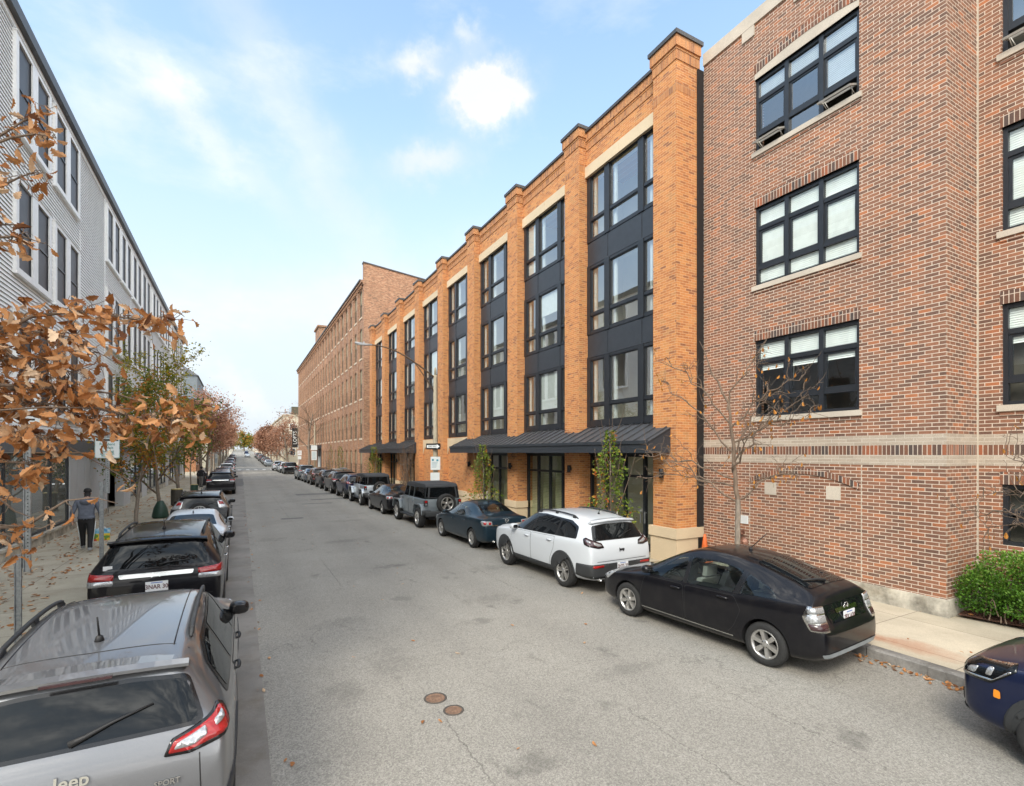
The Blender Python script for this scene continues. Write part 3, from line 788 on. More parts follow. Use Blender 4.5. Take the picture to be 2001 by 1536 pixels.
def brown():
    B = thing('apartment_building', 'dark brown brick apartment house with pale stone bands above the shrub', 'building', (11.5, 4, .15))
    X, Y0, Y1 = 11.15, 4.30, 9.68
    w, cop, base = MB(), MB(), MB()
    a, b = 5.75, 8.13
    ZO = [(3.98, 5.84), (7.18, 9.10), (10.46, 12.24)]
    BZ = [(2.86, 3.06, 'c'), (3.06, 3.25, 's'), (3.25, 3.45, 'c')]
    def courses(x, y0, y1, holes, ztop, dx=.35):
        zs = sorted(set([.47, 2.86, 3.45, ztop] + [z for h in holes for z in h[2:]]))
        for z0, z1 in zip(zs, zs[1:]):
            if z0 == 2.86 and z1 == 3.45: continue
            hs = [h for h in holes if h[2] <= z0 and h[3] >= z1]
            if hs:
                h = hs[0]
                if h[0] > y0: w.box(x, x+dx, y0, h[0], z0, z1)
                if h[1] < y1: w.box(x, x+dx, h[1], y1, z0, z1)
            else: w.box(x, x+dx, y0, y1, z0, z1)
        for z0, z1, k in BZ:
            w.box(x-.004, x+dx, y0-.004 if x < 11.2 else y0, y1, z0, z1, 2 if k == 'c' else 1)
    holes = [(a, b, *z) for z in ZO]
    courses(X, Y0, Y1, holes, 13.62)
    # side return and the set-back wing
    zs = [(.47, 2.86), (3.45, 13.62)]
    for z0, z1 in zs: w.box(X+.35, 12.75, Y0, Y0+.35, z0, z1)
    for z0, z1, k in BZ: w.box(X+.35, 12.75, Y0-.004, Y0+.35, z0, z1, 2 if k == 'c' else 1)
    holes2 = [(1.55, 3.95, 1.40, 2.52)] + [(1.55, 3.95, *z) for z in ZO]
    courses(12.40, -9, Y0-.001, holes2, 13.62)
    # vertical movement joints, slightly proud caulk lines
    CK = plain('pale_caulk', (.48,.42,.34), .8)
    for y in (5.71, 8.265):
        jt = MB(); jt.box(X-.002, X+.01, y-.007, y+.007, .47, 2.85); jt.build('caulk_joint', CK, B)
    jt = MB(); jt.box(12.37, 12.41, Y0-.02, Y0+.001, .47, 13.6)
    jt.build('caulk_joint', CK, B)
    base.box(X-.05, X+.3, Y0-.05, Y1, .1, .47); base.box(X+.3, 12.45, Y0-.05, Y0+.3, .1, .47); base.box(12.35, 12.7, -9, Y0-.05, .1, .40)
    # heads, sills
    for x, p, q in ((X, a, b), (12.40, 1.55, 3.95)):
        for i, (z0, z1) in enumerate(ZO):
            so_ = MB(); so_.box(x-.05, x+.14, p-.06, q+.06, z0-.115, z0-.001); so_.build('stone_sill', STONE_G, B)
            w.box(x-.018, x+.05, p-.02, q+.02, z0-.19, z0-.117); 
            if i < 2: w.box(x-.012, x+.3, p-.02, q+.02, z1, z1+.235, 1)
        # top storey: stone segment head below a curved soldier course
        sill = MB()
        n = 14; z1 = ZO[2][1]
        for k in range(n):
            y_0, y_1 = p+(q-p)*k/n, p+(q-p)*(k+1)/n
            h = lambda y: z1+.13+.13*(1-((y-(p+q)/2)/((q-p)/2))**2)
            sill.prism([(x-.012, y_0, z1), (x-.012, y_0, h(y_0)), (x-.012, y_1, h(y_1)), (x-.012, y_1, z1)], (.15, 0, 0))
            w.prism([(x-.02, y_0, h(y_0)), (x-.02, y_0, h(y_0)+.21), (x-.02, y_1, h(y_1)+.21), (x-.02, y_1, h(y_1))], (.15, 0, 0), 1)
        sill.build('stone_head', STONE_G, B)
    w.box(12.388, 12.7, 1.53, 3.97, 2.52, 2.755, 1)
    # blind arch low on the wall with two vent plates
    n = 18
    for k in range(n):
        p, q = 5.75+2.5*k/n, 5.75+2.5*(k+1)/n
        h = lambda y: 2.45+.28*(1-((y-7.0)/1.25)**2)
        w.prism([(X-.022, p, h(p)-.1), (X-.022, p, h(p)+.03), (X-.022, q, h(q)+.03), (X-.022, q, h(q)-.1)], (.1, 0, 0), 1)
    vt = MB(); vt.box(X-.012, X+.05, 7.56, 7.86, 2.11, 2.40); vt.build('vent_plate', STONE_G, B)
    vt = MB(); vt.box(X-.012, X+.05, 6.11, 6.41, 2.10, 2.38); vt.build('vent_plate', STONE_G, B)
    cop.box(X-.04, X+.42, Y0-.04, Y1, 13.62, 13.94); cop.box(X+.42, 12.6, Y0-.04, Y0+.36, 13.62, 13.94); cop.box(12.36, 12.8, -9, Y0-.04, 13.62, 13.94)
    for y in (8.30, 6.95, 5.55): cop.box(X-.035, X+.1, y-.17, y+.17, 13.36, 13.62)
    w.build('wall', [BR_BROWN, BR_BROWN_V, BR_CREAM], B)
    cop.build('coping', STONE_G, B); base.build('foundation', CONC_OLD, B)
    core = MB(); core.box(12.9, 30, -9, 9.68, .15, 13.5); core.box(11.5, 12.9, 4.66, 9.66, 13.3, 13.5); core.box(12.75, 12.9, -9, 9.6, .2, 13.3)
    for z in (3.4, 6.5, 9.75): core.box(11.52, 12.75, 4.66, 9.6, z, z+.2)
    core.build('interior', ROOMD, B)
    cased_window(B, X, a, b, *ZO[0], (.62, .62, .62)); cased_window(B, X, a, b, *ZO[1], (.04, .04, .04)); cased_window(B, X, a, b, *ZO[2], (.74, .74, .25), open_sash=(0, 2), glass=GL_TOP)
    for i, z in enumerate(ZO): cased_window(B, 12.40, 1.55, 3.95, *z, (.62, .04, .74)[i], open_sash=(0, 2) if i == 2 else (), glass=GL_TOP if i == 2 else GL_WIN)
    cased_window(B, 12.40, 1.55, 3.95, 1.40, 2.52, 1.0)
    for i in (0, 1):
        cu = MB(); cu.prism([(X+.3, 6.62+.78*i, 4.4), (X+.3, 6.52+.78*i, 5.3), (X+.3, 6.66+.78*i, 5.3)], (.02,0,0))
        cu.build('curtain', BLIND, B)
brown()

# ------------------------------------------------------------------ pale clapboard apartments
GL_SHOPL = glass_mat('left_shop_glass', (.16,.17,.15), .12)
def left():
    X, YA, YB = -5.70, 3.0, 68.3
    B = thing('apartment_building', 'long pale grey clapboard apartment block with paired white-trimmed windows', 'building', (X, 35, .15))
    s = MB(); z = 3.62
    vs, fs = [], []
    while z < 15.35:
        z2 = min(z+.125, 15.4)
        b_ = len(vs)
        prof = [(X+.004, z2), (X+.036, z), (X+.022, z), (X+.022, z+.028), (X-.02, z+.028), (X-.02, z-.02)]
        for (px_, pz_) in prof: vs += [(px_, YA, pz_), (px_, YB, pz_)]
        fs += [(b_+2*k, b_+2*k+1, b_+2*k+3, b_+2*k+2)[::-1] for k in range(5)]
        z += .125
    s.add(vs, fs); s.box(X-14, X-.02, YA, YB, 3.62, 15.4)
    s.build('siding', SIDING, B)
    cap = MB(); cap.box(X-14, X+.22, YA-.2, YB+.2, 15.45, 15.80); cap.build('roof_edge', CAPM, B)
    tr = MB(); tr.box(X-.02, X+.06, YA, YB, 15.28, 15.45)
    for y in (4.6, 18.0, 30.62, 45.2, 56.75): tr.box(X-.01, X+.045, y-.05, y+.05, 3.65, 15.28)
    for y in (26.35, 37.25, 41.0): tr.box(X-.01, X+.04, y-.04, y+.04, 3.65, 12.1)
    tr.box(X-.01, X+.09, YB-.12, YB+.04, .3, 15.44)
    tr.build('trim_board', WHITE_TRIM, B)
    rows = [(12.55, 15.02), (8.45, 10.98), (4.52, 7.06)]
    def pair(y0, y1, zb, zt, first=None):
        fr, gl, sa = MB(), MB(), MB()
        xo = X+.11
        fr.box(X, xo, y0, y0+.20, zb-.16, zt+.14); fr.box(X, xo, y1-.20, y1, zb-.16, zt+.14)
        m = (y0+y1)/2; fr.box(X, xo, m-.24, m+.24, zb-.16, zt+.14)
        for p, q in ((y0+.20, m-.24), (m+.24, y1-.20)):
            fr.box(X, xo, p, q, zt, zt+.14); fr.box(X, xo, p, q, zb-.16, zb)
            gl.quad((X+.045, p, zb), (X+.045, q, zb), (X+.045, q, zt), (X+.045, p, zt))
            zm = zb+(zt-zb)*.48
            sa.box(X+.04, X+.075, p, q, zm-.03, zm+.03)
            for a_, b_ in ((p, p+.035), (q-.035, q)): sa.box(X+.04, X+.07, a_, b_, zb, zt)
        fr.box(X-.01, xo+.04, y0-.03, y1+.03, zb-.22, zb-.161); fr.box(X-.01, xo+.03, y0-.02, y1+.02, zt+.141, zt+.17)
        f = fr.build('window', WHITE_TRIM, B); gl.build('pane', GL_LEFT, f); sa.build('sash', DARKM, f)
        return f
    prs = [(5.2,8.3),(8.7,11.8),(13.2,16.3),(19.42,22.5),(22.9,26.02),(30.75,33.9),(34.15,37.05),(37.5,40.6),(40.95,44.3),(45.45,48.6),(48.95,52.1),(52.5,55.6),
           (57.2,60.3),(60.7,63.8),(64.2,67.3)]
    for y0, y1 in prs:
        for zb, zt in rows: pair(y0, y1, zb, zt)
    # street level: shop glass on a sill, grey panels, entrance, then more glass
    pn = MB(); sl_ = MB(); fr = MB(); gl = MB(); dk = MB()
    dk.box(X-14, X-1.2, YA, YB, .1, 3.1); dk.box(X-14, X+.16, YA, YB, 3.12, 3.6)
    sl_.box(X-.5, X+.12, YA, 24.85, .1, .42); sl_.box(X-.5, X+.16, YA, 24.87, .42, .50)
    def shopglass(p, q, n):
        st_ = (q-p)/n
        for k in range(n+1): fr.box(X-.06, X+.02, p+st_*k-.035, p+st_*k+.035, .5, 3.1)
        for k in range(n):
            fr.box(X-.05, X+.01, p+st_*k+.035, p+st_*(k+1)-.035, .5, .58); fr.box(X-.05, X+.01, p+st_*k+.035, p+st_*(k+1)-.035, 3.02, 3.1)
            gl = MB(); gl.quad((X-.03, p+st_*k+.035, .58), (X-.03, p+st_*(k+1)-.035, .58), (X-.03, p+st_*(k+1)-.035, 3.02), (X-.03, p+st_*k+.035, 3.02)); gl.build('shop_pane', GL_SHOPL, B)
    shopglass(YA+.1, 24.80, 11)
    y = 24.87
    for k in range(6):
        pn = MB(); pn.box(X-.35, X+.04, y, y+1.02, .42, 3.1); pn.build('facade_panel', PANEL, B); y += 1.04
    sp_ = MB(); sp_.box(X-.3, X+.06, 24.88, 31.1, .1, .40); sp_.build('plinth', CONC_OLD, B)
    fr.box(X-.9, X+.05, 31.12, 31.3, .15, 3.1); fr.box(X-.85, X-.75, 31.3, 35.0, .15, 3.1)
    for y in (32.6, 33.8): fr.box(X-.74, X-.66, y-.05, y+.05, .15, 3.1)
    y = 35.05
    while y < 66:
        pn = MB(); pn.box(X-.35, X+.04, y, y+2.0, .15, 3.1); pn.build('facade_panel', PANEL, B); shopglass(y+2.05, y+6.0, 2); sp_ = MB(); sp_.box(X-.3, X+.05, y+2.05, y+6.0, .1, .5); sp_.build('plinth', CONC_OLD, B); y += 6.05
    sl_.build('plinth', CONC_OLD, B)
    fr.build('storefront', DARKM, B)
    dk.build('beam', GREYBOX, B)
left()

# ------------------------------------------------------------------ old brick mill
def mill():
    X, YA, YB = 10.30, 48.5, 109.0
    B = thing('mill_building', 'five storey old brick mill with rows of narrow arched windows', 'building', (X, 78, .15))
    w, sl_, cor, cap = MB(), MB(), MB(), MB()
    P = 2.45; n = 24; y0 = 49.45
    Z = [(.6,3.45),(4.5,7.35),(8.3,11.2),(12.15,15.1),(16.1,18.75)]
    D = .32; WW = 1.15
    w.box(X+D+.25, 40, YA+.42, YB, .15, 19.0)
    # plain end wall with a raking parapet
    w.prism([(X, YA, .15), (X, YA, 20.95), (40, YA, 17.6), (40, YA, .15)], (0, .45, 0))
    cap.prism([(X-.06, YA-.06, 20.95), (X-.06, YA-.06, 21.07), (40, YA-.06, 17.72), (40, YA-.06, 17.6)], (0, .57, 0))
    ys = [y0+P*k for k in range(n)]
    zs = [.15]+[v for z in Z for v in z]+[19.0]
    for k in range(n+1):
        a = YA+.45 if k == 0 else ys[k-1]+WW
        b = YB if k == n else ys[k]
        w.box(X+.05, X+D+.3, a, b, .15, 19.0)              # wall between openings
        c = (a+b)/2
        if 0 < k < n: w.box(X-.03, X+.05, c-.36, c+.36, .15, 18.5); w.box(X-.04, X+.05, c-.46, c+.46, 18.5, 18.8); w.box(X-.06, X+.05, c-.56, c+.56, 18.8, 18.95)
    for k in range(n):
        a, b = ys[k], ys[k]+WW
        prev = .15
        for (z0, z1) in Z:
            w.box(X+.05, X+D+.3, a, b, prev, z0-.14); w.box(X-.01, X+D+.3, a-.05, b+.05, z0-.14, z0, 1)
            m = 6
            for q in range(m):                             # segmental arch
                p0, p1 = a+WW*q/m, a+WW*(q+1)/m
                h = lambda y: z1-.28+.28*(1-((y-(a+b)/2)/(WW/2))**2)
                w.prism([(X+.05, p0, z1), (X+.05, p0, h(p0)), (X+.05, p1, h(p1)), (X+.05, p1, z1)], (D+.1, 0, 0))
            prev = z1
        w.box(X+.05, X+D+.3, a, b, prev, 19.0)
    cor.box(X-.10, X+.4, YA-.01, YB, 18.95, 19.12); cor.box(X-.22, X+.4, YA-.02, YB, 19.12, 19.35); 
    cap.box(X-.32, X+.5, YA+.46, YB+.1, 19.35, 19.5); cap.box(X+.5, 40, YA+.46, YB, 19.3, 19.4)
    y = YA+.6
    while y < YB: cor.box(X-.2, X+.1, y, y+.16, 18.8, 18.95); y += .5
    w.build('wall', [BR_MILL, plain('worn_mill_sill', (.62,.52,.40), .8)], B); cor.build('cornice', BR_MILL, B); cap.build('coping', CAPM, B)
    # roof house a third of the way along
    rh = MB(); rh.box(X+.2, X+5, 80.5, 84.5, 19.5, 22.0); rh.box(X, X+5.2, 80.3, 84.7, 22.0, 22.25); rh.build('roof_house', BR_MILL, B)
    # windows: one built, the rest share its mesh
    def one(z0, z1):
        f = MB(); xg = X+.15
        f.box(xg-.04, xg+.03, ys[0]-.01, ys[0]+.07, z0, z1); f.box(xg-.04, xg+.03, ys[0]+WW-.07, ys[0]+WW+.01, z0, z1)
        zm = z0+(z1-z0)*.5
        f.box(xg-.03, xg+.03, ys[0]+.07, ys[0]+WW-.07, zm-.05, zm+.05); f.box(xg-.04, xg+.03, ys[0]+.07, ys[0]+WW-.07, z0, z0+.09); f.box(xg-.04, xg+.03, ys[0]+.07, ys[0]+WW-.07, z1-.16, z1)
        f.box(xg-.02, xg+.02, ys[0]+WW/2-.02, ys[0]+WW/2+.02, z0+.09, z1-.16)
        f.add([(xg-.005, ys[0]+.07, z0+.09), (xg-.005, ys[0]+WW-.07, z0+.09), (xg-.005, ys[0]+WW-.07, zm-.05), (xg-.005, ys[0]+.07, zm-.05)], [(0,3,2,1)], 1)
        f.add([(xg-.005, ys[0]+.07, zm+.05), (xg-.005, ys[0]+WW-.07, zm+.05), (xg-.005, ys[0]+WW-.07, z1-.16), (xg-.005, ys[0]+.07, z1-.16)], [(0,3,2,1)], 2)
        return f
    FR = plain('brown_sash_paint', (.16,.125,.085), .6); SH = plain('tan_roller_shade', (.30,.26,.17), .7)
    rest = MB()
    for (z0, z1) in Z:
        f = one(z0, z1); o = f.build('window', [FR, GL_MILL, SH], B)
        for k in range(1, n):
            if k < 20: share(o, (0, P*k, 0), B)
            else:
                rest.add([(v[0], v[1]+P*k, v[2]) for v in f.v], f.f, 0)
                rest.m[-len(f.m):] = f.m
    tag(rest.build('window', [FR, GL_MILL, SH], B), kind='stuff')
    # entrance canopy near the far third
    c = MB(); c.box(X-1.5, X+.1, 76.5, 80.5, 3.7, 4.2); c.build('entrance_canopy', AWN, B)
    e = MB(); e.box(X-.03, X+.3, 76.9, 80.1, .2, 3.6); e.build('entrance_door', DARKP, B)
    e = MB()
    for y in (77.3, 78.6): e.box(X-.06, X-.035, y, y+.6, .5, 2.6)
    e.build('notice_panel', BLIND, B)
mill()
# ------------------------------------------------------------------ car materials
def paint(name, col, metal=.0, rough=.4, dirt=.15):
    t = NT(name); p = t.obj()
    n = t.noise(p, 3, 5, .6)
    c = t.mix(t.ramp(n, [(.45,(0,0,0)),(.8,(dirt*.3,dirt*.3,dirt*.3))]), col, (.20,.18,.16))
    fl = t.noise(p, 400, 2)
    if metal: c = t.mix(.3, c, t.ramp(fl, [(.3,(.7,.7,.7)),(.7,(1.3,1.3,1.3))]), 'MULTIPLY')
    b = t.bsdf(c, rough, metal, .1)
    b.inputs['Coat IOR'].default_value = 1.4
    b.inputs['Coat Weight'].default_value = 1 if max(col) > .05 else .75; b.inputs['Coat Roughness'].default_value = .03
    r = t.ramp(n, [(.4,(.008,.008,.008)),(.8,(.05,.05,.05))]); t.l(r, b.inputs['Coat Roughness'])
    return t.mat
P_BLACK = paint('black_car_paint', (.006,.006,.008), 0, .35)
P_SILVER = paint('silver_car_paint', (.19,.195,.205), .6, .30, .1)
P_WHITE = paint('white_car_paint', (.52,.55,.58), 0, .4, .06)
P_TEAL = paint('dark_teal_car_paint', (.012,.028,.042), .3, .35)
P_GREY = paint('slate_grey_car_paint', (.16,.185,.20), .2, .4, .1)
P_NAVY = paint('navy_blue_car_paint', (.008,.014,.045), .3, .33)
P_BROWN = paint('brown_car_paint', (.075,.04,.03), .5, .36)
P_BLUEGREY = paint('blue_grey_car_paint', (.13,.16,.20), .6, .36)
P_ICE = paint('pale_silver_car_paint', (.46,.50,.53), .7, .36, .08)
GL_CAR = glass_mat('dark_car_glass', (.006,.007,.008), -.005, rough=.01)
GL_TINT = glass_mat('clear_car_glass', (.72,.80,.78), .01, rough=.01, tr=.95)
RUBBER = plain('tyre_rubber', (.018,.018,.018), .85, var=.25, scale=30)
CLAD = plain('black_plastic_cladding', (.028,.030,.032), .65, var=.12)
CHROME = plain('chrome_trim', (.62,.62,.60), .12, 1, var=.03)
ALLOY = plain('alloy_rim', (.50,.49,.47), .32, .8, var=.12, scale=20)
ALLOY_D = plain('dark_rim_recess', (.02,.02,.02), .6)
RED = plain('red_lamp_lens', (.30,.010,.010), .12, var=.2, scale=40, spec=.8)
SMOKE = plain('smoked_lamp_lens', (.045,.02,.022), .12, spec=.8)
CLEARL = plain('clear_lamp_lens', (.42,.43,.44), .12, .5, var=.35, scale=55)
AMBER = plain('amber_lamp_lens', (.75,.26,.02), .2, var=.1)
BLK_GLOSS = plain('gloss_black_trim', (.008,.008,.009), .15)
PLATE = plain('white_number_plate', (.70,.72,.74), .45, var=.04)
PLATE_RED = plain('plate_dark_digits', (.10,.03,.03), .5)
INK = plain('dark_lettering', (.02,.022,.03), .5)
SEAT_G = plain('grey_seat_cloth', (.30,.29,.26), .9)
SEAT_D = plain('dark_seat_cloth', (.05,.05,.05), .9)

def text_obj(s, size, mat, parent, loc, rot, name='lettering', ext=.002, bold=0.0, sx=1.0):
    cu = bpy.data.curves.new(name, 'FONT'); cu.body = s; cu.size = size; cu.extrude = ext; cu.align_x = 'CENTER'; cu.align_y = 'CENTER'; cu.offset = bold
    cu.resolution_u = 3
    tmp = bpy.data.objects.new(name, cu); COL.objects.link(tmp)
    dg = bpy.context.evaluated_depsgraph_get()
    me = bpy.data.meshes.new_from_object(tmp.evaluated_get(dg))
    bpy.data.objects.remove(tmp)
    o = bpy.data.objects.new(name, me); COL.objects.link(o)
    me.materials.clear(); me.materials.append(mat)
    o.parent = parent; o.location = loc; o.rotation_euler = rot; o.scale = (sx, 1, 1)
    return o

# ------------------------------------------------------------------ car bodies
def cage(st, crease_belt=.35):
    bm = bmesh.new(); rows = []
    for (x, hw, zb, zbelt, ze, zt, hwt) in st:
        h = zbelt-zb
        half = [(hw*.80, zb), (hw*.965, zb+.05), (hw, zb+h*.42), (hw*.995, zbelt-.07), (hw*.958, zbelt+.01),
                (hwt+(hw*.958-hwt)*.10, ze-(ze-zbelt)*.08), (hwt-.07, ze+(zt-ze)*.55), (hwt*.5, zt-.006)]
        L = [bm.verts.new((x, y, z)) for y, z in half]
        T = bm.verts.new((x, 0, zt)); Rr = [bm.verts.new((x, -y, z)) for y, z in half][::-1]; Bt = bm.verts.new((x, 0, zb))
        rows.append(L + [T] + Rr + [Bt])
    n = len(rows[0])
    for a, b in zip(rows, rows[1:]):
        for k in range(n): bm.faces.new((a[k], a[(k+1) % n], b[(k+1) % n], b[k]))
    for r, fl in ((rows[0], True), (rows[-1], False)):
        L, T, Rr, Bt = r[:8], r[8], r[9:17][::-1], r[17]
        fs = [(Bt, L[0], Rr[0])]
        for k in range(7): fs.append((L[k], L[k+1], Rr[k+1], Rr[k]))
        fs.append((L[7], T, Rr[7]))
        for f in fs: bm.faces.new(f if fl else f[::-1])
    bmesh.ops.recalc_face_normals(bm, faces=bm.faces)
    cl = bm.edges.layers.float.new('crease_edge')
    for a, b in zip(rows, rows[1:]):
        for k, c in ((4, crease_belt), (12, crease_belt), (0, .5), (16, .5)):
            e = bm.edges.get((a[k], b[k]))
            if e: e[cl] = c
    me = bpy.data.meshes.new('cage'); bm.to_mesh(me); bm.free()
    return me

def evalmesh(o):
    dg = bpy.context.evaluated_depsgraph_get(); dg.update()
    return bpy.data.meshes.new_from_object(o.evaluated_get(dg))

def tmpobj(me):
    o = bpy.data.objects.new('tmp', me); COL.objects.link(o); return o

def rnd(poly, r=.04, n=4):
    out = []; N = len(poly)
    for i in range(N):
        p0, p, p1 = (Vector((*poly[j % N], 0)) for j in (i-1, i, i+1))
        a, b = (p0-p), (p1-p)
        rr = min(r, a.length*.45, b.length*.45)
        a.normalize(); b.normalize()
        s, e = p+a*rr, p+b*rr
        for k in range(n+1):
            t = k/n
            q = s*(1-t)**2 + p*2*t*(1-t) + e*t*t
            out.append((q.x, q.y))
    return out

def grow(poly, d):
    N = len(poly); area = sum(poly[i][0]*poly[(i+1) % N][1]-poly[(i+1) % N][0]*poly[i][1] for i in range(N))
    s = 1 if area > 0 else -1
    out = []
    for i in range(N):
        p0, p, p1 = (Vector(poly[j % N]) for j in (i-1, i, i+1))
        e0, e1 = (p-p0), (p1-p)
        if e0.length < 1e-7 or e1.length < 1e-7: out.append(tuple(p)); continue
        n0, n1 = Vector((e0.y, -e0.x)).normalized()*s, Vector((e1.y, -e1.x)).normalized()*s
        m = n0+n1
        m = m/max(.35, m.dot(m)/2)/1
        out.append((p.x+m.x*d, p.y+m.y*d))
    return out

class Car:
    def __init__(s, st, sub=3):
        s.me_c = cage(st)
        o = tmpobj(s.me_c); md = o.modifiers.new('s', 'SUBSURF'); md.levels = md.render_levels = sub
        s.me = evalmesh(o); bpy.data.objects.remove(o)
        s.bvh = BVHTree.FromPolygons([v.co.copy() for v in s.me.vertices], [tuple(p.vertices) for p in s.me.polygons])
    def hit(s, o, d):
        h = s.bvh.ray_cast(Vector(o), Vector(d))
        if h[0] is None:
            q = s.bvh.find_nearest(Vector(o)+Vector(d)*2); return q[0], q[1]
        return h[0], h[1]
    def proj(s, mode, u, v, off):
        """side L/R: (x,z); rear/front: (y,z); top: (x,y); wrap: angle(deg from -x, towards +y), z"""
        if isinstance(mode, str) and mode in 'LR':
            sg = 1 if mode == 'L' else -1
            p, n = s.hit((u, 3*sg, v), (0, -sg, 0))
        elif mode == 'B': p, n = s.hit((-5, u, v), (1, 0, 0))
        elif mode == 'F': p, n = s.hit((5, u, v), (-1, 0, 0))
        elif mode == 'T': p, n = s.hit((u, v, 4), (0, 0, -1))
        else:
            cx, cy, sg, fb = mode
            a = RAD(u); d = Vector((-math.cos(a)*fb, math.sin(a)*sg, 0))
            p, n = s.hit(Vector((cx, cy*sg, v))+d*3, -d)
        return p + n*off
    def panel(s, name, mode, poly, off, mats, parent, step=.07, thick=.0):
        bm = bmesh.new()
        vs = [bm.verts.new((a, b, 0)) for a, b in poly]
        bm.faces.new(vs); bmesh.ops.triangulate(bm, faces=bm.faces)
        k = 60. if isinstance(mode, tuple) else 1.
        for ax in (0, 1):
            lo, hi = min(p[ax] for p in poly), max(p[ax] for p in poly)
            st_ = step*(k if ax == 0 else 1)
            c = math.ceil((hi-lo)/st_)
            for i in range(1, c):
                co = [0,0,0]; no = [0,0,0]; co[ax] = lo+(hi-lo)*i/c; no[ax] = 1
                bmesh.ops.bisect_plane(bm, geom=bm.verts[:]+bm.edges[:]+bm.faces[:], plane_co=co, plane_no=no)
        for v in bm.verts: v.co = s.proj(mode, v.co.x, v.co.y, off)
        bm.normal_update()
        # consistent outward normals
        vote = 0
        for f in bm.faces:
            q = s.bvh.find_nearest(f.calc_center_median())
            if q[1] is not None: vote += f.normal.dot(q[1])*f.calc_area()
        if vote < 0: bmesh.ops.reverse_faces(bm, faces=bm.faces)
        if thick:
            be = [e for e in bm.edges if e.is_boundary]
            r = bmesh.ops.extrude_edge_only(bm, edges=be)
            for v in [g for g in r['geom'] if isinstance(g, bmesh.types.BMVert)]:
                q = s.bvh.find_nearest(v.co)
                v.co = q[0]-q[1]*.004
        me = bpy.data.meshes.new(name); bm.to_mesh(me); bm.free()
        me.materials.append(mats)
        me.polygons.foreach_set('use_smooth', [True]*len(me.polygons))
        o = bpy.data.objects.new(name, me); COL.objects.link(o); o.parent = parent
        return o
    def cut(s, cutters):
        o = tmpobj(s.me.copy())
        tmp = [o]
        for c in cutters:
            m = MB(); c(m); co = tmpobj(m.mesh('c', [BLACK]))
            bm = bmesh.new(); bm.from_mesh(co.data); bmesh.ops.recalc_face_normals(bm, faces=bm.faces); bm.to_mesh(co.data); bm.free()
            md = o.modifiers.new('b', 'BOOLEAN'); md.operation = 'DIFFERENCE'; md.solver = 'EXACT'; md.object = co; md.material_mode = 'TRANSFER'
            tmp.append(co)
        me = evalmesh(o)
        for t in tmp: bpy.data.objects.remove(t)
        s.body_me = me
        return me

def wheel_mesh(r, w, style):
    """axis along y, outer face towards +y"""
    ty = MB(); rr = r*(.66 if style != 'small' else .62)
    ty.lathe([(rr*.97,-w/2+.02),(rr+.01,-w/2),(r-.03,-w/2+.004),(r-.006,-w/2+.03),(r,-w/4),(r,w/4),(r-.006,w/2-.03),(r-.03,w/2-.004),(rr+.012,w/2),(rr*.98,w/2-.018)], axis='y', n=36, cap=False)
    ri = MB()
    ri.lathe([(rr-.03,-w/2+.03),(rr,w/2-.03),(rr+.006,w/2-.008),(rr-.018,w/2-.012),(rr-.03,w/2-.05),(rr-.05,w/2-.14),(0,w/2-.14)], axis='y', n=36, m=0)
    ri.m[-36*2-1:] = [1]*(36*2+1)
    ri.lathe([(.068,w/2-.12),(.066,w/2-.035),(.05,w/2-.02),(.0,w/2-.02)], axis='y', n=14)
    ns, tw = {'six': (6,.036), 'ten': (5,.022), 'seven': (7,.030), 'five': (5,.045), 'small': (6,.03)}[style]
    def spoke(a, a2, hw0, hw1):
        ca, sa = math.cos(a), math.sin(a); cb, sb = math.cos(a2), math.sin(a2)
        p0 = Vector((ca*.05, 0, sa*.05)); p1 = Vector((cb*(rr-.012), 0, sb*(rr-.012)))
        d = (p1-p0).normalized(); q = Vector((-d.z, 0, d.x))
        y0a, y1a = w/2-.10, w/2-.028; y0b, y1b = w/2-.07, w/2-.014
        vs = []
        for p, hw, ya, yb in ((p0, hw0, y0a, y1a), (p1, hw1, y0b, y1b)):
            vs += [p-q*hw+Vector((0,ya,0)), p+q*hw+Vector((0,ya,0)), p+q*hw*.7+Vector((0,yb,0)), p-q*hw*.7+Vector((0,yb,0))]
        ri.add(vs, [(0,1,2,3),(4,7,6,5),(0,4,5,1),(1,5,6,2),(2,6,7,3),(3,7,4,0)])
    for k in range(ns):
        a = 2*math.pi*k/ns+math.pi/2
        if style == 'ten':
            spoke(a-.10, a-.20, tw, tw*.8); spoke(a+.10, a+.20, tw, tw*.8)
        else: spoke(a, a, tw, tw*1.25)
        b = a+math.pi/ns
        ri.lathe([(.009,w/2-.02),(.0,w/2-.012)], c=(math.cos(b)*.045,0,math.sin(b)*.045), axis='y', n=6, m=1)
    return ty.mesh('wheel', RUBBER), ri.mesh('rim', [ALLOY, ALLOY_D])

def add_wheels(root, wb, tr, r, w, style, xoff=0):
    ty, ri = wheel_mesh(r, w, style)
    for sx in (1, -1):
        for sy in (1, -1):
            o = bpy.data.objects.new('wheel', ty); COL.objects.link(o); o.parent = root
            o.location = (sx*wb/2+xoff, sy*(tr/2-w/2), r); o.rotation_euler = (0, RAD(17*sx+sy*30), 0 if sy > 0 else math.pi)
            q = bpy.data.objects.new('rim', ri); COL.objects.link(q); q.parent = o

def arch_poly(cx, cz, r0, r1, a0=-8, a1=188, n=18):
    o = [(cx+r1*math.cos(RAD(a0+(a1-a0)*k/n)), cz+r1*math.sin(RAD(a0+(a1-a0)*k/n))) for k in range(n+1)]
    i = [(cx+r0*math.cos(RAD(a1-(a1-a0)*k/n)), cz+r0*math.sin(RAD(a1-(a1-a0)*k/n))) for k in range(n+1)]
    return o+i

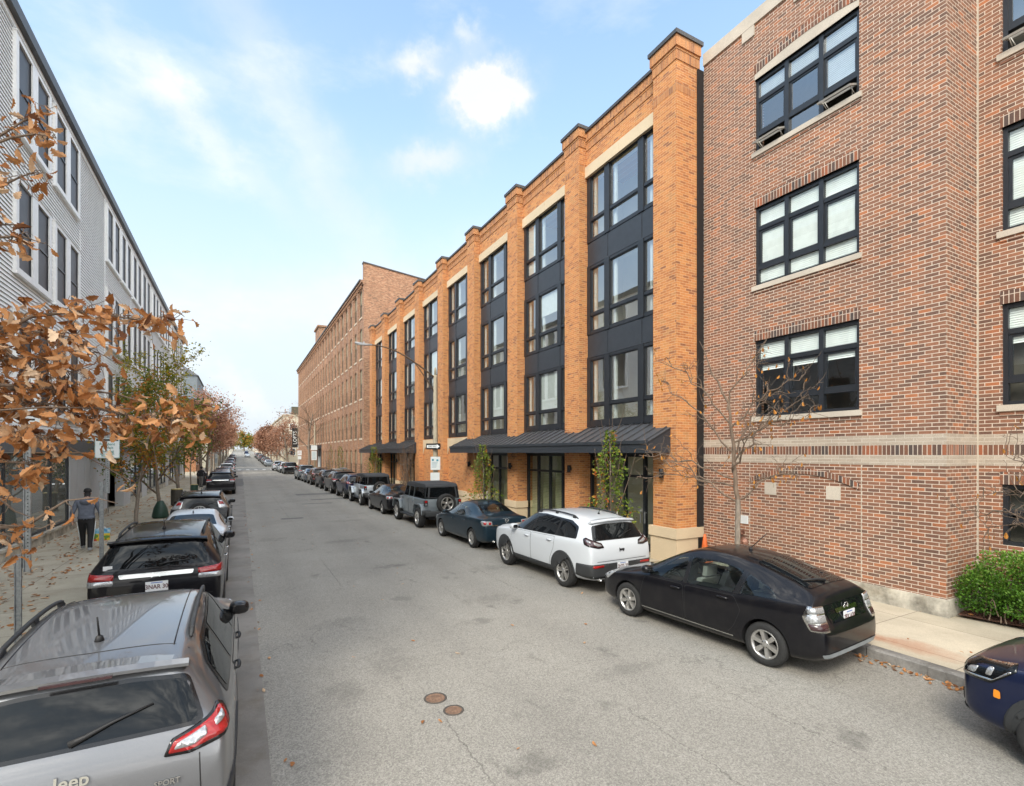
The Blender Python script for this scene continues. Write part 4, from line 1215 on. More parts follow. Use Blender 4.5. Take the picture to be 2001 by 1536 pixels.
def mirror(root, x, y, z, m, sc=1.0):
    for sg in (1, -1):
        b = MB()
        prof = [(-.07,.62),(-.05,.9),(0,1),(.06,.95),(.11,.6),(.125,.2)]
        vs = []; n = 12
        for dx, f in prof:
            for k in range(n):
                a = 2*math.pi*k/n; c_, s_ = math.cos(a), math.sin(a)
                e = .7
                vs.append((x+dx*sc, sg*(y+.12*sc+.115*sc*f*math.copysign(abs(c_)**e, c_)), z+.078*sc*f*math.copysign(abs(s_)**e, s_)))
        fs = [(i*n+k, i*n+(k+1) % n, (i+1)*n+(k+1) % n, (i+1)*n+k) for i in range(len(prof)-1) for k in range(n)]
        if sg < 0: fs = [f[::-1] for f in fs]
        b.add(vs, fs, 0, True); L = len(vs)-n; b.add(vs[L:], [tuple(range(n))], 0, True)
        b.add([(x-.071*sc, v[1], v[2]) for v in vs[:n]], [tuple(range(n))[::-1]], 1)
        b.obox((x+.02, sg*(y-.01), z-.05*sc), (1,0,0), (0,1,.25*sg), (0,-.25*sg,1), .035, .06, .016, 2)
        b.build('mirror', [m, BLK_GLOSS, CLAD], root, True)

def handle(car, door, side, x, z, m, L=.10):
    p = car.proj(side, x, z, .012); sg = 1 if side == 'L' else -1
    b = MB()
    b.tube([p+Vector((-L,sg*-.012,0)), p+Vector((-L*.8,sg*.012,.003)), p+Vector((0,sg*.018,.006)), p+Vector((L*.8,sg*.012,.003)), p+Vector((L,sg*-.012,0))], [.010,.016,.018,.016,.010], 8)
    b.build('handle', m, door, True)

def plate(car, root, mode, z, txt, x=None, y0=0, tilt=0, col=None, slog=True):
    p = car.proj(mode, y0, z, .012); sg = -1 if mode == 'B' else 1
    b = MB(); b.box(p.x-.006, p.x+.006, p.y-.155, p.y+.155, z-.078, z+.078)
    o = b.build('number_plate', PLATE, root, True)
    if txt:
        text_obj(txt, .098, col or PLATE_RED, o, (p.x+sg*.0075, p.y, z-.010), (RAD(90), 0, RAD(90*sg)), 'plate_number', .001, .002, .84)
        q = MB(); q.box(p.x+sg*.0062, p.x+sg*.0075, p.y-.08, p.y+.08, z+.052, z+.066); q.build('plate_band', plain('plate_blue', (.06,.14,.42), .5), o, True)
    return o

def seat_block(b, x, y, w, h, base=.42, lean=.22):
    b.prism([(x-.05,y-w/2,base),(x+.45,y-w/2,base),(x+.47,y-w/2,base+.16),(x,y-w/2,base+.15)], (0,w,0))
    b.prism([(x-.03,y-w/2,base+.1),(x+.09,y-w/2,base+.1),(x+.09-lean,y-w/2,base+h),(x-.02-lean,y-w/2,base+h)], (0,w,0))
    b.prism([(x-lean-.01,y-w*.28,base+h+.03),(x-lean+.07,y-w*.28,base+h+.03),(x-lean+.05,y-w*.28,base+h+.2),(x-lean-.03,y-w*.28,base+h+.2)], (0,w*.56,0))
def sym(poly): return [(-a, b) for a, b in poly][::-1]
def halfsym(pts): return pts + [(-a, b) for a, b in pts[::-1]]

def build_car(name, S):
    root = thing(name, None, None)
    C = Car(S['st'], S.get('sub', 3))
    P = S['paint']; r = S['r']; wb = S['wb']; xo = S.get('xo', 0)
    W = S['W']
    cut = []
    for sx in (1, -1):
        for sg in (1, -1):
            cut.append(lambda m, sx=sx, sg=sg: m.lathe([(r+.038, sg*(W/2-.27)), (r+.038, sg*(W/2+.2))], (sx*wb/2+xo, 0, r+.01), 'y', 28))
    hol = S.get('hollow')
    if hol:
        hw = S.get('cabw', .60)
        cw_ = lambda z: .70-.27*(z-.42)
        cb = S['cabin']; nc = len(cb)
        cut.append(lambda m: m.add([(x, -cw_(z), z) for x, z in cb]+[(x, cw_(z), z) for x, z in cb], [tuple(range(nc)), tuple(range(nc, 2*nc))[::-1]]+[(i, nc+i, nc+(i+1) % nc, (i+1) % nc) for i in range(nc)]))
        for pn in S['panes']: cut.append(lambda m, pn=pn: m.prism([(x, -1.2, z) for x, z in rnd(grow(pn, -.012), .04)], (0, 2.4, 0)))
        ws, wx = S['ws_cut']; cut.append(lambda m: m.prism([(wx[0], y, z) for y, z in ws], (wx[1]-wx[0], 0, 0)))
        if 'rw_cut' in S:
            rs, rx = S['rw_cut']; cut.append(lambda m: m.prism([(rx[0], y, z) for y, z in rs], (rx[1]-rx[0], 0, 0)))
        if 'rt_cut' in S:
            rs, rz_ = S['rt_cut']; cut.append(lambda m: m.prism([(x, y, rz_[0]) for x, y in rs], (0, 0, rz_[1]-rz_[0])))
    me = C.cut(cut)
    me.name = 'body'
    body = bpy.data.objects.new('body', me); COL.objects.link(body); body.parent = root
    for i in range(len(me.materials)): me.materials[i] = me.materials[i] or P
    if len(me.materials) == 0: me.materials.append(P)
    else: me.materials[0] = P
    if len(me.materials) == 1: me.materials.append(BLACK)
    smooth_obj(body, 38)
    glass = GL_TINT if hol else GL_CAR
    for sd in 'LR':
        if not hol and S.get('dlo'):
            C.panel('window_surround', sd, rnd(S['dlo'], .05), .004, S.get('dlo_mat', BLK_GLOSS), body)
        if hol:
            for pl in S.get('pillars', []): C.panel('pillar_trim', sd, pl, .005, BLK_GLOSS, body)
        for pn in S['panes']:
            o = C.panel('window', sd, rnd(pn, .045), .007, glass, root)
        if S.get('chrome_dlo'):
            q = rnd(S['dlo'], .05); C.panel('window_trim', sd, S['chrome_dlo'], .006, CHROME, body)
        for i, d in enumerate(S.get('doors', [])):
            C.panel('door_gap', sd, rnd(grow(d, .007), .05), .0012, BLACK, body)
            od = C.panel('door', sd, rnd(d, .05), .0028, P, root)
            hx, hz = S['handles'][i]
            handle(C, od, sd, hx, hz, S.get('handle_mat', P))
        if S.get('cladding'):
            for q in S['cladding']: C.panel('cladding', sd, q, .008, S.get('clad_mat', CLAD), root, thick=1)
        if S.get('arch'):
            for sx in (1, -1):
                C.panel('wheel_arch', sd, arch_poly(sx*wb/2+xo, r+.01, r+.034, r+.034+S['arch']), .012, S.get('clad_mat', CLAD), root, thick=1)
        for q in S.get('side_extra', []): C.panel(q[0], sd, q[1], q[3] if len(q) > 3 else .006, q[2], root)
    C.panel('windscreen', S.get('ws_mode', 'F'), rnd(S['windscreen'], .05), .006, glass, root)
    if S.get('rear_window'):
        if S.get('rw_surround'): C.panel('rear_glass_edge', S.get('rw_mode', 'B'), rnd(grow(S['rear_window'], .025), .06), .003, BLK_GLOSS, body)
        C.panel('rear_window', S.get('rw_mode', 'B'), rnd(S['rear_window'], .06), .007, S.get('rw_glass', glass), root)
    for nm, mode, poly, mt, off in S.get('panels', []):
        modes = [mode] if not isinstance(mode, tuple) else [mode]
        C.panel(nm, mode, rnd(poly, .02) if len(poly) < 14 else poly, off, mt, root)
    for nm, cxy, poly, mt, off in S.get('wrap_rear', []):
        for sg in (1, -1): C.panel(nm, (cxy[0], cxy[1], sg, 1), rnd2(poly), off, mt, root, thick=1)
    for nm, cxy, poly, mt, off in S.get('wrap_front', []):
        for sg in (1, -1): C.panel(nm, (cxy[0], cxy[1], sg, -1), rnd2(poly), off, mt, root, thick=1)
    add_wheels(root, wb, S['tr'], r, S['tw'], S['rim'], xo)
    if S.get('mirror'): mirror(root, *S['mirror'], S.get('mirror_mat', P), S.get('mirror_sc', 1))
    if S.get('rails'):
        for sg in (1, -1):
            x0, x1, y, m = S['rails']; b = MB(); pts = []
            for k in range(13):
                t = k/12; x = x0+(x1-x0)*t
                p, n = C.hit((x, sg*y, 4), (0, 0, -1))
                pts.append(p+Vector((0, 0, .012 if k in (0, 12) else .052)))
            b.tube(pts, [.012]+[.019]*11+[.012], 8); 
            for k in (1, 6, 11): b.box(pts[k].x-.05, pts[k].x+.05, sg*y-.014, sg*y+.014, pts[k].z-.06, pts[k].z)
            b.build('roof_rail', m, root, True)
    if S.get('antenna'):
        x, y, L, kind = S['antenna']; p, n = C.hit((x, y, 4), (0, 0, -1)); b = MB()
        if kind == 'fin': b.prism([(x-.09, y-.012, p.z-.005), (x+.09, y-.012, p.z-.005), (x-.06, y-.008, p.z+.06)], (0, .022, 0))
        else:
            b.lathe([(.035, p.z-.01), (.022, p.z+.035), (.0, p.z+.05)], (x, y, 0), 'z', 10)
            b.tube([(x, y, p.z+.03), (x-L*S.get('ant_lean', .35), y, p.z+L)], [.008, .006], 6)
        b.build('antenna', BLACK, root, True)
    if S.get('wiper'):
        mode, pts = S['wiper']; b = MB()
        q = [C.proj(mode, u, v, .028) for u, v in pts]
        b.tube(q, [.022, .017, .010, .006][:len(q)], 6); b.build('rear_wiper', BLACK, root, True)
    if S.get('exhaust'):
        for y in S['exhaust']:
            b = MB(); x = S['st'][-1][0]; b.lathe([(.038, x+.25), (.038, x+.005), (.030, x+.005), (.030, x+.1), (0, x+.1)], (0, y, S['st'][-1][2]-.03), 'x', 14); b.build('exhaust_tip', CHROME, root, True)
    if S.get('spoiler'):
        x0, z0, hw_, Ls = S['spoiler']; b = MB(); n = 12; vs = []
        for k in range(n+1):
            y = -hw_+2*hw_*k/n; q = (y/hw_)**2; dz = -.045*q; dx = .07*q
            p, _n = C.hit((x0+.10, y, 4), (0, 0, -1))
            vs += [(x0+.12, y, p.z+.001), (x0-Ls*.6+dx, y, z0+.012+dz), (x0-Ls+dx, y, z0-.01+dz), (x0-Ls+dx, y, z0-.032+dz), (x0-Ls*.3+dx, y, z0-.05+dz), (x0+.05, y, z0-.06+dz)]
        m6 = 6
        for k in range(n):
            for j in range(5): b.add([vs[k*m6+j], vs[(k+1)*m6+j], vs[(k+1)*m6+j+1], vs[k*m6+j+1]], [(0,1,2,3)], 1 if j > 2 else 0, True)
        for k in (0, n): b.add(vs[k*m6:(k+1)*m6], [tuple(range(m6)) if k else tuple(range(m6))[::-1]])
        b.build('spoiler', [P, BLACK], root, True)
    for ex in S.get('extra', []): ex(C, root, S)
    if hol:
        b = MB()
        for (x, y) in S['seats']: seat_block(b, x, y, .5, .62, S.get('seat_z', .40))
        x, = S['bench']; seat_block(b, x, 0, 1.15, .56, S.get('seat_z', .40)+.02)
        b.build('seats', S.get('seat_mat', SEAT_G), root, True)
        b = MB(); sx = S['seats'][0][0]; zc = S.get('seat_z', .4)
        b.prism([(sx+.62, -.6, zc+.1), (sx+1.25, -.6, zc+.1), (sx+1.2, -.6, zc+.47), (sx+.75, -.6, zc+.50), (sx+.66, -.6, zc+.40)], (0, 1.2, 0))
        for k in range(20):
            a0, a1 = 2*math.pi*k/20, 2*math.pi*(k+1)/20
            f = lambda a: Vector((sx+.52+.07*math.sin(a), .36+.18*math.cos(a), zc+.42+.17*math.sin(a)))
            b.tube([f(a0), f(a1)], .014, 6)
        b.tube([(sx+.52, .36, zc+.42), (sx+.7, .36, zc+.36)], .05, 8)
        b.build('dashboard', SEAT_D, root, True)
    return root, C

def rnd2(poly):
    """round a polygon whose u axis is degrees"""
    q = rnd([(a/60, b) for a, b in poly], .03)
    return [(a*60, b) for a, b in q]

HATCH = dict(paint=P_BLACK, W=1.725, wb=2.70, tr=1.71, r=.315, tw=.19, rim='six', hollow=True, cabw=.60,
  st=[(2.23,.58,.30,.50,.53,.55,.46),(2.14,.73,.22,.62,.66,.69,.56),(1.85,.83,.18,.74,.79,.82,.62),(1.35,.86,.17,.825,.905,.935,.66),(1.05,.865,.17,.855,.97,1.0,.65),
      (.82,.866,.17,.87,1.08,1.115,.62),(.25,.866,.17,.89,1.385,1.425,.55),(-.2,.866,.17,.905,1.46,1.515,.545),(-.75,.866,.17,.925,1.44,1.495,.54),
      (-1.3,.862,.18,.955,1.315,1.36,.545),(-1.72,.85,.20,1.0,1.195,1.24,.56),(-1.97,.825,.24,1.02,1.13,1.165,.58),(-2.01,.815,.26,.99,1.06,1.08,.57),(-2.06,.80,.28,.80,.84,.86,.60),
      (-2.14,.77,.31,.68,.70,.715,.60),(-2.17,.70,.34,.60,.615,.63,.52)],
  cabin=[(1.0,.55),(.95,.90),(.28,1.33),(-.2,1.44),(-.75,1.42),(-1.25,1.27),(-1.75,1.12),(-1.78,.75),(-1.0,.42),(.7,.42)],
  panes=[[(.92,.905),(.09,.915),(.12,1.315),(.36,1.265)],[(.01,.915),(-.84,.945),(-.90,1.275),(-.55,1.33),(.05,1.325)],[(-.93,.955),(-1.52,1.005),(-1.40,1.10),(-1.0,1.245)]],
  pillars=[[(.095,.91),(.005,.91),(.045,1.33),(.125,1.33)],[(-.835,.94),(-.935,.95),(-1.0,1.26),(-.90,1.285)]],
  windscreen=halfsym([(-.66,.99),(-.52,1.37)]), ws_mode='F', ws_cut=(halfsym([(-.60,1.03),(-.50,1.35)]), (.15,1.6)),
  rear_window=[(-1.02,-.46),(-1.84,-.52),(-1.84,.52),(-1.02,.46)], rw_mode='T', rw_glass=GL_CAR,
  doors=[[(1.02,.32),(1.0,.60),(.92,.86),(.09,.875),(.03,.32)],[(.01,.32),(.045,.875),(-.86,.905),(-.98,.72),(-.86,.45),(-.74,.32)]],
  handles=[(.22,.80),(-.68,.845)], mirror=(.82,.78,1.0), mirror_sc=.9,
  side_extra=[('fuel_flap',rnd([(-1.52,.76),(-1.76,.77),(-1.75,.93),(-1.53,.92)],.04),P_BLACK,.004),('sill_strip',[(1.0,.30),(-.85,.30),(-.85,.285),(1.0,.285)],CHROME,.004)],
  panels=[('rear_glass_lower','B',halfsym([(-.50,.76),(-.58,1.0)]),GL_CAR,.006),('badge_bar','B',halfsym([(-.30,.865),(-.31,.925)]),CHROME,.012),
          ('valance','B',halfsym([(-.72,.345),(-.76,.40)]),plain('grey_valance',(.22,.24,.25),.5),.010)],
  wrap_rear=[('taillight',(-1.75,.45),[(23,.68),(25,1.0),(62,1.01),(71,.86),(58,.69)],CHROME,.010),('lamp_lens',(-1.75,.45),[(26,.91),(27,.985),(58,.995),(62,.92)],CLEARL,.016),('lamp_lens',(-1.75,.45),[(26,.80),(26,.895),(62,.905),(65,.85),(62,.80)],CLEARL,.016),('lamp_lens',(-1.75,.45),[(25,.705),(26,.785),(61,.785),(56,.705)],SMOKE,.016)],
  wrap_front=[('headlight',(1.7,.45),[(28,.60),(30,.70),(78,.80),(84,.76),(55,.60)],CLEARL,.010)],
  antenna=(-.62,0,.30,'mast'), ant_lean=.9, seats=[(.1,.36),(.1,-.36)], bench=(-.80,), seat_z=.36, seat_mat=SEAT_G, wiper=('T',[(-1.80,.05),(-1.74,.15),(-1.66,.42)]))

SUV_A = dict(paint=P_WHITE, W=1.86, wb=2.70, tr=1.84, r=.37, tw=.23, rim='ten', arch=.065,
  st=[(2.27,.62,.40,.80,.84,.86,.54),(2.18,.79,.30,.90,.95,.975,.66),(1.88,.90,.26,.98,1.045,1.075,.72),(1.35,.932,.25,1.03,1.10,1.13,.76),(1.02,.936,.25,1.05,1.13,1.165,.75),
      (.82,.937,.25,1.06,1.22,1.255,.72),(.22,.938,.25,1.075,1.575,1.62,.63),(-.3,.938,.25,1.085,1.64,1.695,.625),(-1.0,.936,.25,1.105,1.635,1.695,.62),(-1.62,.93,.26,1.13,1.595,1.655,.605),
      (-2.02,.915,.28,1.14,1.535,1.59,.59),(-2.07,.905,.29,1.14,1.47,1.51,.60),(-2.26,.885,.31,1.12,1.16,1.18,.66),(-2.34,.86,.33,.98,1.01,1.02,.66),(-2.37,.80,.37,.72,.74,.75,.62)],
  dlo=[(.98,1.09),(-1.82,1.17),(-1.72,1.42),(-1.40,1.53),(-.3,1.575),(.18,1.545)],
  panes=[[(.86,1.115),(.06,1.13),(.06,1.535),(.20,1.515)],[(-.02,1.13),(-.98,1.155),(-.98,1.515),(-.3,1.545),(-.02,1.54)],[(-1.08,1.16),(-1.72,1.185),(-1.66,1.39),(-1.40,1.48),(-1.08,1.505)]],
  windscreen=halfsym([(-.74,1.17),(-.60,1.54)]),
  rear_window=halfsym([(-.70,1.19),(-.60,1.45),(-.3,1.48)]), rw_surround=True,
  doors=[[(1.02,.36),(1.03,.7),(.96,1.06),(.03,1.085),(.02,.36)],[(0,.36),(.01,1.085),(-1.02,1.115),(-1.0,.86),(-.86,.62),(-.80,.36)]],
  handles=[(.20,.985),(-.82,1.02)], mirror=(.80,.83,1.14), mirror_sc=1.0,
  cladding=[[(.93,.27),(.90,.43),(-.86,.43),(-.92,.27)]],
  panels=[('bumper_cladding','B',halfsym([(-.47,.38),(-.47,.68)]),CLAD,.012),('tailgate_gap','B',halfsym([(-.70,.735),(-.72,.725)]),BLACK,.005)],
  wrap_rear=[('lamp_housing',(-1.85,.40),[(11,1.02),(17,1.115),(60,1.235),(68,1.20),(60,1.09),(28,1.01)],BLK_GLOSS,.010),
             ('taillight',(-1.85,.40),[(14,1.035),(19,1.10),(58,1.212),(63,1.19),(56,1.10),(28,1.03)],RED,.016),
             ('lamp_lens',(-1.85,.40),[(18,1.05),(21,1.085),(40,1.145),(39,1.095),(30,1.055)],CLEARL,.022),('lamp_lens',(-1.85,.40),[(45,1.12),(46,1.155),(57,1.185),(55,1.145)],CLEARL,.022),
             ('bumper_cladding',(-1.85,.40),[(0,.37),(0,.68),(40,.68),(86,.66),(92,.40),(60,.37)],CLAD,.012),
             ('reflector',(-1.85,.40),[(14,.60),(14,.65),(40,.655),(40,.60)],RED,.016)],
  wrap_front=[('headlight',(1.75,.5),[(15,.88),(15,.93),(70,.99),(74,.96)],CLEARL,.010)],
  spoiler=(-2.0,1.60,.62,.13), rails=(.15,-1.55,.60,CLAD), antenna=(-1.55,0,.20,'mast'), wiper=('B',[(.02,1.20),(-.06,1.225),(-.20,1.275),(-.42,1.335)]), exhaust=(.62,))

def scale_st(st, sx, sy, sz): return [(x*sx, h*sy, zb, a*sz, b*sz, c*sz, w_*sy) for x, h, zb, a, b, c, w_ in st]
def sc2(p, sx, sz): return [(a*sx, b*sz) for a, b in p]

SUV_B = dict(paint=P_BLACK, W=1.94, wb=2.915, tr=1.92, r=.375, tw=.25, rim='five', arch=.03, clad_mat=P_BLACK,
  st=[(2.38,.66,.42,.84,.90,.93,.58),(2.30,.84,.30,1.0,1.05,1.08,.70),(1.98,.94,.27,1.06,1.12,1.15,.76),(1.45,.968,.26,1.09,1.155,1.19,.79),(1.06,.97,.26,1.11,1.185,1.22,.78),
      (.86,.97,.26,1.12,1.27,1.31,.74),(.28,.97,.26,1.13,1.62,1.67,.66),(-.3,.97,.26,1.14,1.70,1.76,.65),(-1.1,.968,.26,1.155,1.69,1.755,.645),(-1.75,.962,.27,1.17,1.655,1.715,.63),
      (-2.16,.95,.29,1.18,1.60,1.655,.62),(-2.22,.94,.30,1.18,1.535,1.58,.63),(-2.40,.925,.32,1.14,1.17,1.19,.70),(-2.44,.90,.34,1.0,1.03,1.04,.70),(-2.46,.84,.38,.72,.74,.75,.66)],
  dlo=[(1.02,1.15),(-2.0,1.21),(-1.92,1.47),(-1.50,1.585),(-.3,1.63),(.24,1.60)],
  panes=[[(.90,1.175),(.08,1.185),(.08,1.59),(.24,1.565)],[(0,1.185),(-1.0,1.205),(-1.0,1.575),(-.3,1.60),(0,1.595)],[(-1.10,1.21),(-1.90,1.23),(-1.84,1.45),(-1.48,1.54),(-1.10,1.565)]],
  chrome_dlo=[(1.02,1.145),(-2.0,1.205),(-2.0,1.222),(1.0,1.162)],
  windscreen=halfsym([(-.78,1.23),(-.62,1.60)]),
  rear_window=halfsym([(-.72,1.21),(-.66,1.53),(-.3,1.555)]), rw_surround=True,
  doors=[[(1.06,.38),(1.08,.7),(1.0,1.12),(.05,1.135),(.04,.38)],[(.02,.38),(.03,1.135),(-1.04,1.155),(-1.10,.9),(-.98,.66),(-.90,.38)]],
  handles=[(.24,1.03),(-.84,1.05)], handle_mat=CHROME, mirror=(.84,.87,1.21), mirror_sc=1.05, mirror_mat=P_BLACK,
  side_extra=[('sill_strip',[(1.0,.385),(-.95,.385),(-.95,.355),(1.0,.355)],CHROME,.012)],
  panels=[('tailgate_gap','B',halfsym([(-.80,.70),(-.80,.71)]),BLACK,.004),('chrome_bar','B',halfsym([(-.50,1.055),(-.52,1.12)]),CHROME,.014),('bumper_cladding','B',halfsym([(-.86,.38),(-.88,.55)]),CLAD,.010)],
  wrap_rear=[('taillight',(-1.9,.42),[(17,1.045),(17,1.13),(60,1.165),(66,1.10),(62,1.055)],RED,.012),('lamp_lens',(-1.9,.42),[(17,.965),(17,1.04),(61,1.05),(56,.96)],CLEARL,.012)],
  wrap_front=[('headlight',(1.85,.5),[(18,.94),(18,1.03),(66,1.06),(70,1.0)],CLEARL,.010)],
  spoiler=(-2.12,1.665,.70,.17), rails=(.2,-1.75,.63,CLAD), antenna=(-1.5,0,.19,'mast'), wiper=('B',[(-.02,1.225),(-.1,1.25),(-.25,1.265),(-.46,1.275)]), exhaust=(.6,-.6))

SEDAN = dict(paint=P_TEAL, W=1.755, wb=2.64, tr=1.74, r=.318, tw=.205, rim='ten', hollow=True, cabw=.60,
  st=[(2.22,.60,.30,.54,.57,.59,.48),(2.12,.76,.21,.66,.70,.72,.58),(1.85,.855,.18,.76,.805,.84,.66),(1.32,.878,.18,.85,.91,.945,.70),(.98,.88,.18,.895,.965,1.0,.70),
      (.80,.881,.18,.91,1.04,1.075,.66),(.18,.881,.18,.93,1.365,1.41,.56),(-.30,.881,.18,.95,1.42,1.475,.555),(-.80,.88,.18,.97,1.39,1.44,.555),(-1.30,.876,.19,.99,1.20,1.245,.57),
      (-1.66,.868,.20,1.0,1.06,1.10,.63),(-1.98,.845,.24,.995,1.035,1.065,.64),(-2.12,.82,.27,.985,1.02,1.05,.62),(-2.18,.79,.30,.86,.885,.90,.60),(-2.24,.70,.34,.62,.64,.65,.54)],
  cabin=[(.95,.55),(.90,.96),(.22,1.30),(-.3,1.375),(-.8,1.345),(-1.3,1.12),(-1.45,.90),(-1.0,.42),(.7,.42)],
  panes=[[(.82,.95),(.03,.965),(.05,1.30),(.26,1.265)],[(-.06,.965),(-.80,.99),(-1.12,1.045),(-1.0,1.16),(-.72,1.26),(-.04,1.30)]],
  pillars=[[(.035,.96),(-.065,.96),(-.045,1.34),(.055,1.34)]],
  windscreen=halfsym([(-.68,1.02),(-.54,1.345)]), ws_cut=(halfsym([(-.62,1.05),(-.52,1.33)]), (.15,1.6)),
  rear_window=[(-.98,-.50),(-1.55,-.60),(-1.55,.60),(-.98,.50)], rw_mode='T', rt_cut=([(-1.02,-.47),(-1.50,-.56),(-1.50,.56),(-1.02,.47)],(1.0,1.6)),
  doors=[[(.98,.33),(.96,.6),(.88,.90),(.02,.93),(-.02,.33)],[(-.04,.33),(0,.93),(-.86,.955),(-1.0,.72),(-.86,.45),(-.76,.33)]],
  handles=[(.16,.82),(-.74,.86)], mirror=(.76,.80,.99), mirror_sc=.88,
  panels=[('boot_gap','B',halfsym([(-.52,.70),(-.52,.706)]),BLACK,.004)],
  wrap_rear=[('taillight',(-1.75,.35),[(22,.80),(24,.93),(60,.955),(66,.90),(55,.80)],CLEARL,.010),('lamp_lens',(-1.75,.35),[(27,.83),(27,.90),(36,.905),(36,.83)],RED,.015),('lamp_lens',(-1.75,.35),[(42,.835),(42,.915),(52,.915),(50,.84)],RED,.015)],
  wrap_front=[('headlight',(1.7,.45),[(26,.60),(28,.69),(74,.77),(80,.73),(55,.60)],CLEARL,.010)],
  antenna=(-.85,0,.05,'fin'), seats=[(.02,.37),(.02,-.37)], bench=(-.84,), seat_z=.38, seat_mat=SEAT_D, exhaust=(.5,))

def emblem_ring(z, r_):
    def f(C, root, S):
        p = C.proj('B', 0, z, .016); b = MB()
        for k in range(20):
            a, c = 2*math.pi*k/20, 2*math.pi*(k+1)/20
            b.tube([p+Vector((0, r_*1.3*math.cos(a), r_*math.sin(a))), p+Vector((0, r_*1.3*math.cos(c), r_*math.sin(c)))], .006, 5)
        b.tube([p+Vector((0,-r_,r_*.3)), p+Vector((0,0,-r_*.35)), p+Vector((0,r_,r_*.3))], .006, 5)
        b.build('badge', CHROME, root, True)
    return f
def badge_text(t, z, size, y=0, mat=None, mode='B'):
    def f(C, root, S):
        p = C.proj(mode, y, z, .012)
        text_obj(t, size, mat or CHROME, root, tuple(p), (RAD(78), 0, RAD(-90)), 'badge', .006, .002)
    return f
def spare(C, root, S):
    ty, ri = wheel_mesh(.36, .22, S['rim'])
    p = C.proj('B', 0, 1.0, .13)
    o = bpy.data.objects.new('spare_wheel', ty); COL.objects.link(o); o.parent = root; o.location = p; o.rotation_euler = (0, 0, RAD(90))
    q = bpy.data.objects.new('rim', ri); COL.objects.link(q); q.parent = o
def bike_rack(C, root, S):
    b = MB(); p, n = C.hit((-.4, 0, 4), (0, 0, -1)); z = p.z+.1
    for x in (.1, -.9): b.tube([(x,-.55,z-.06),(x,-.52,z),(x,.52,z),(x,.55,z-.06)], .018, 6)
    b.box(-.95, .2, -.25, .0, z+.02, z+.12); b.build('roof_rack', STEEL, root, True)

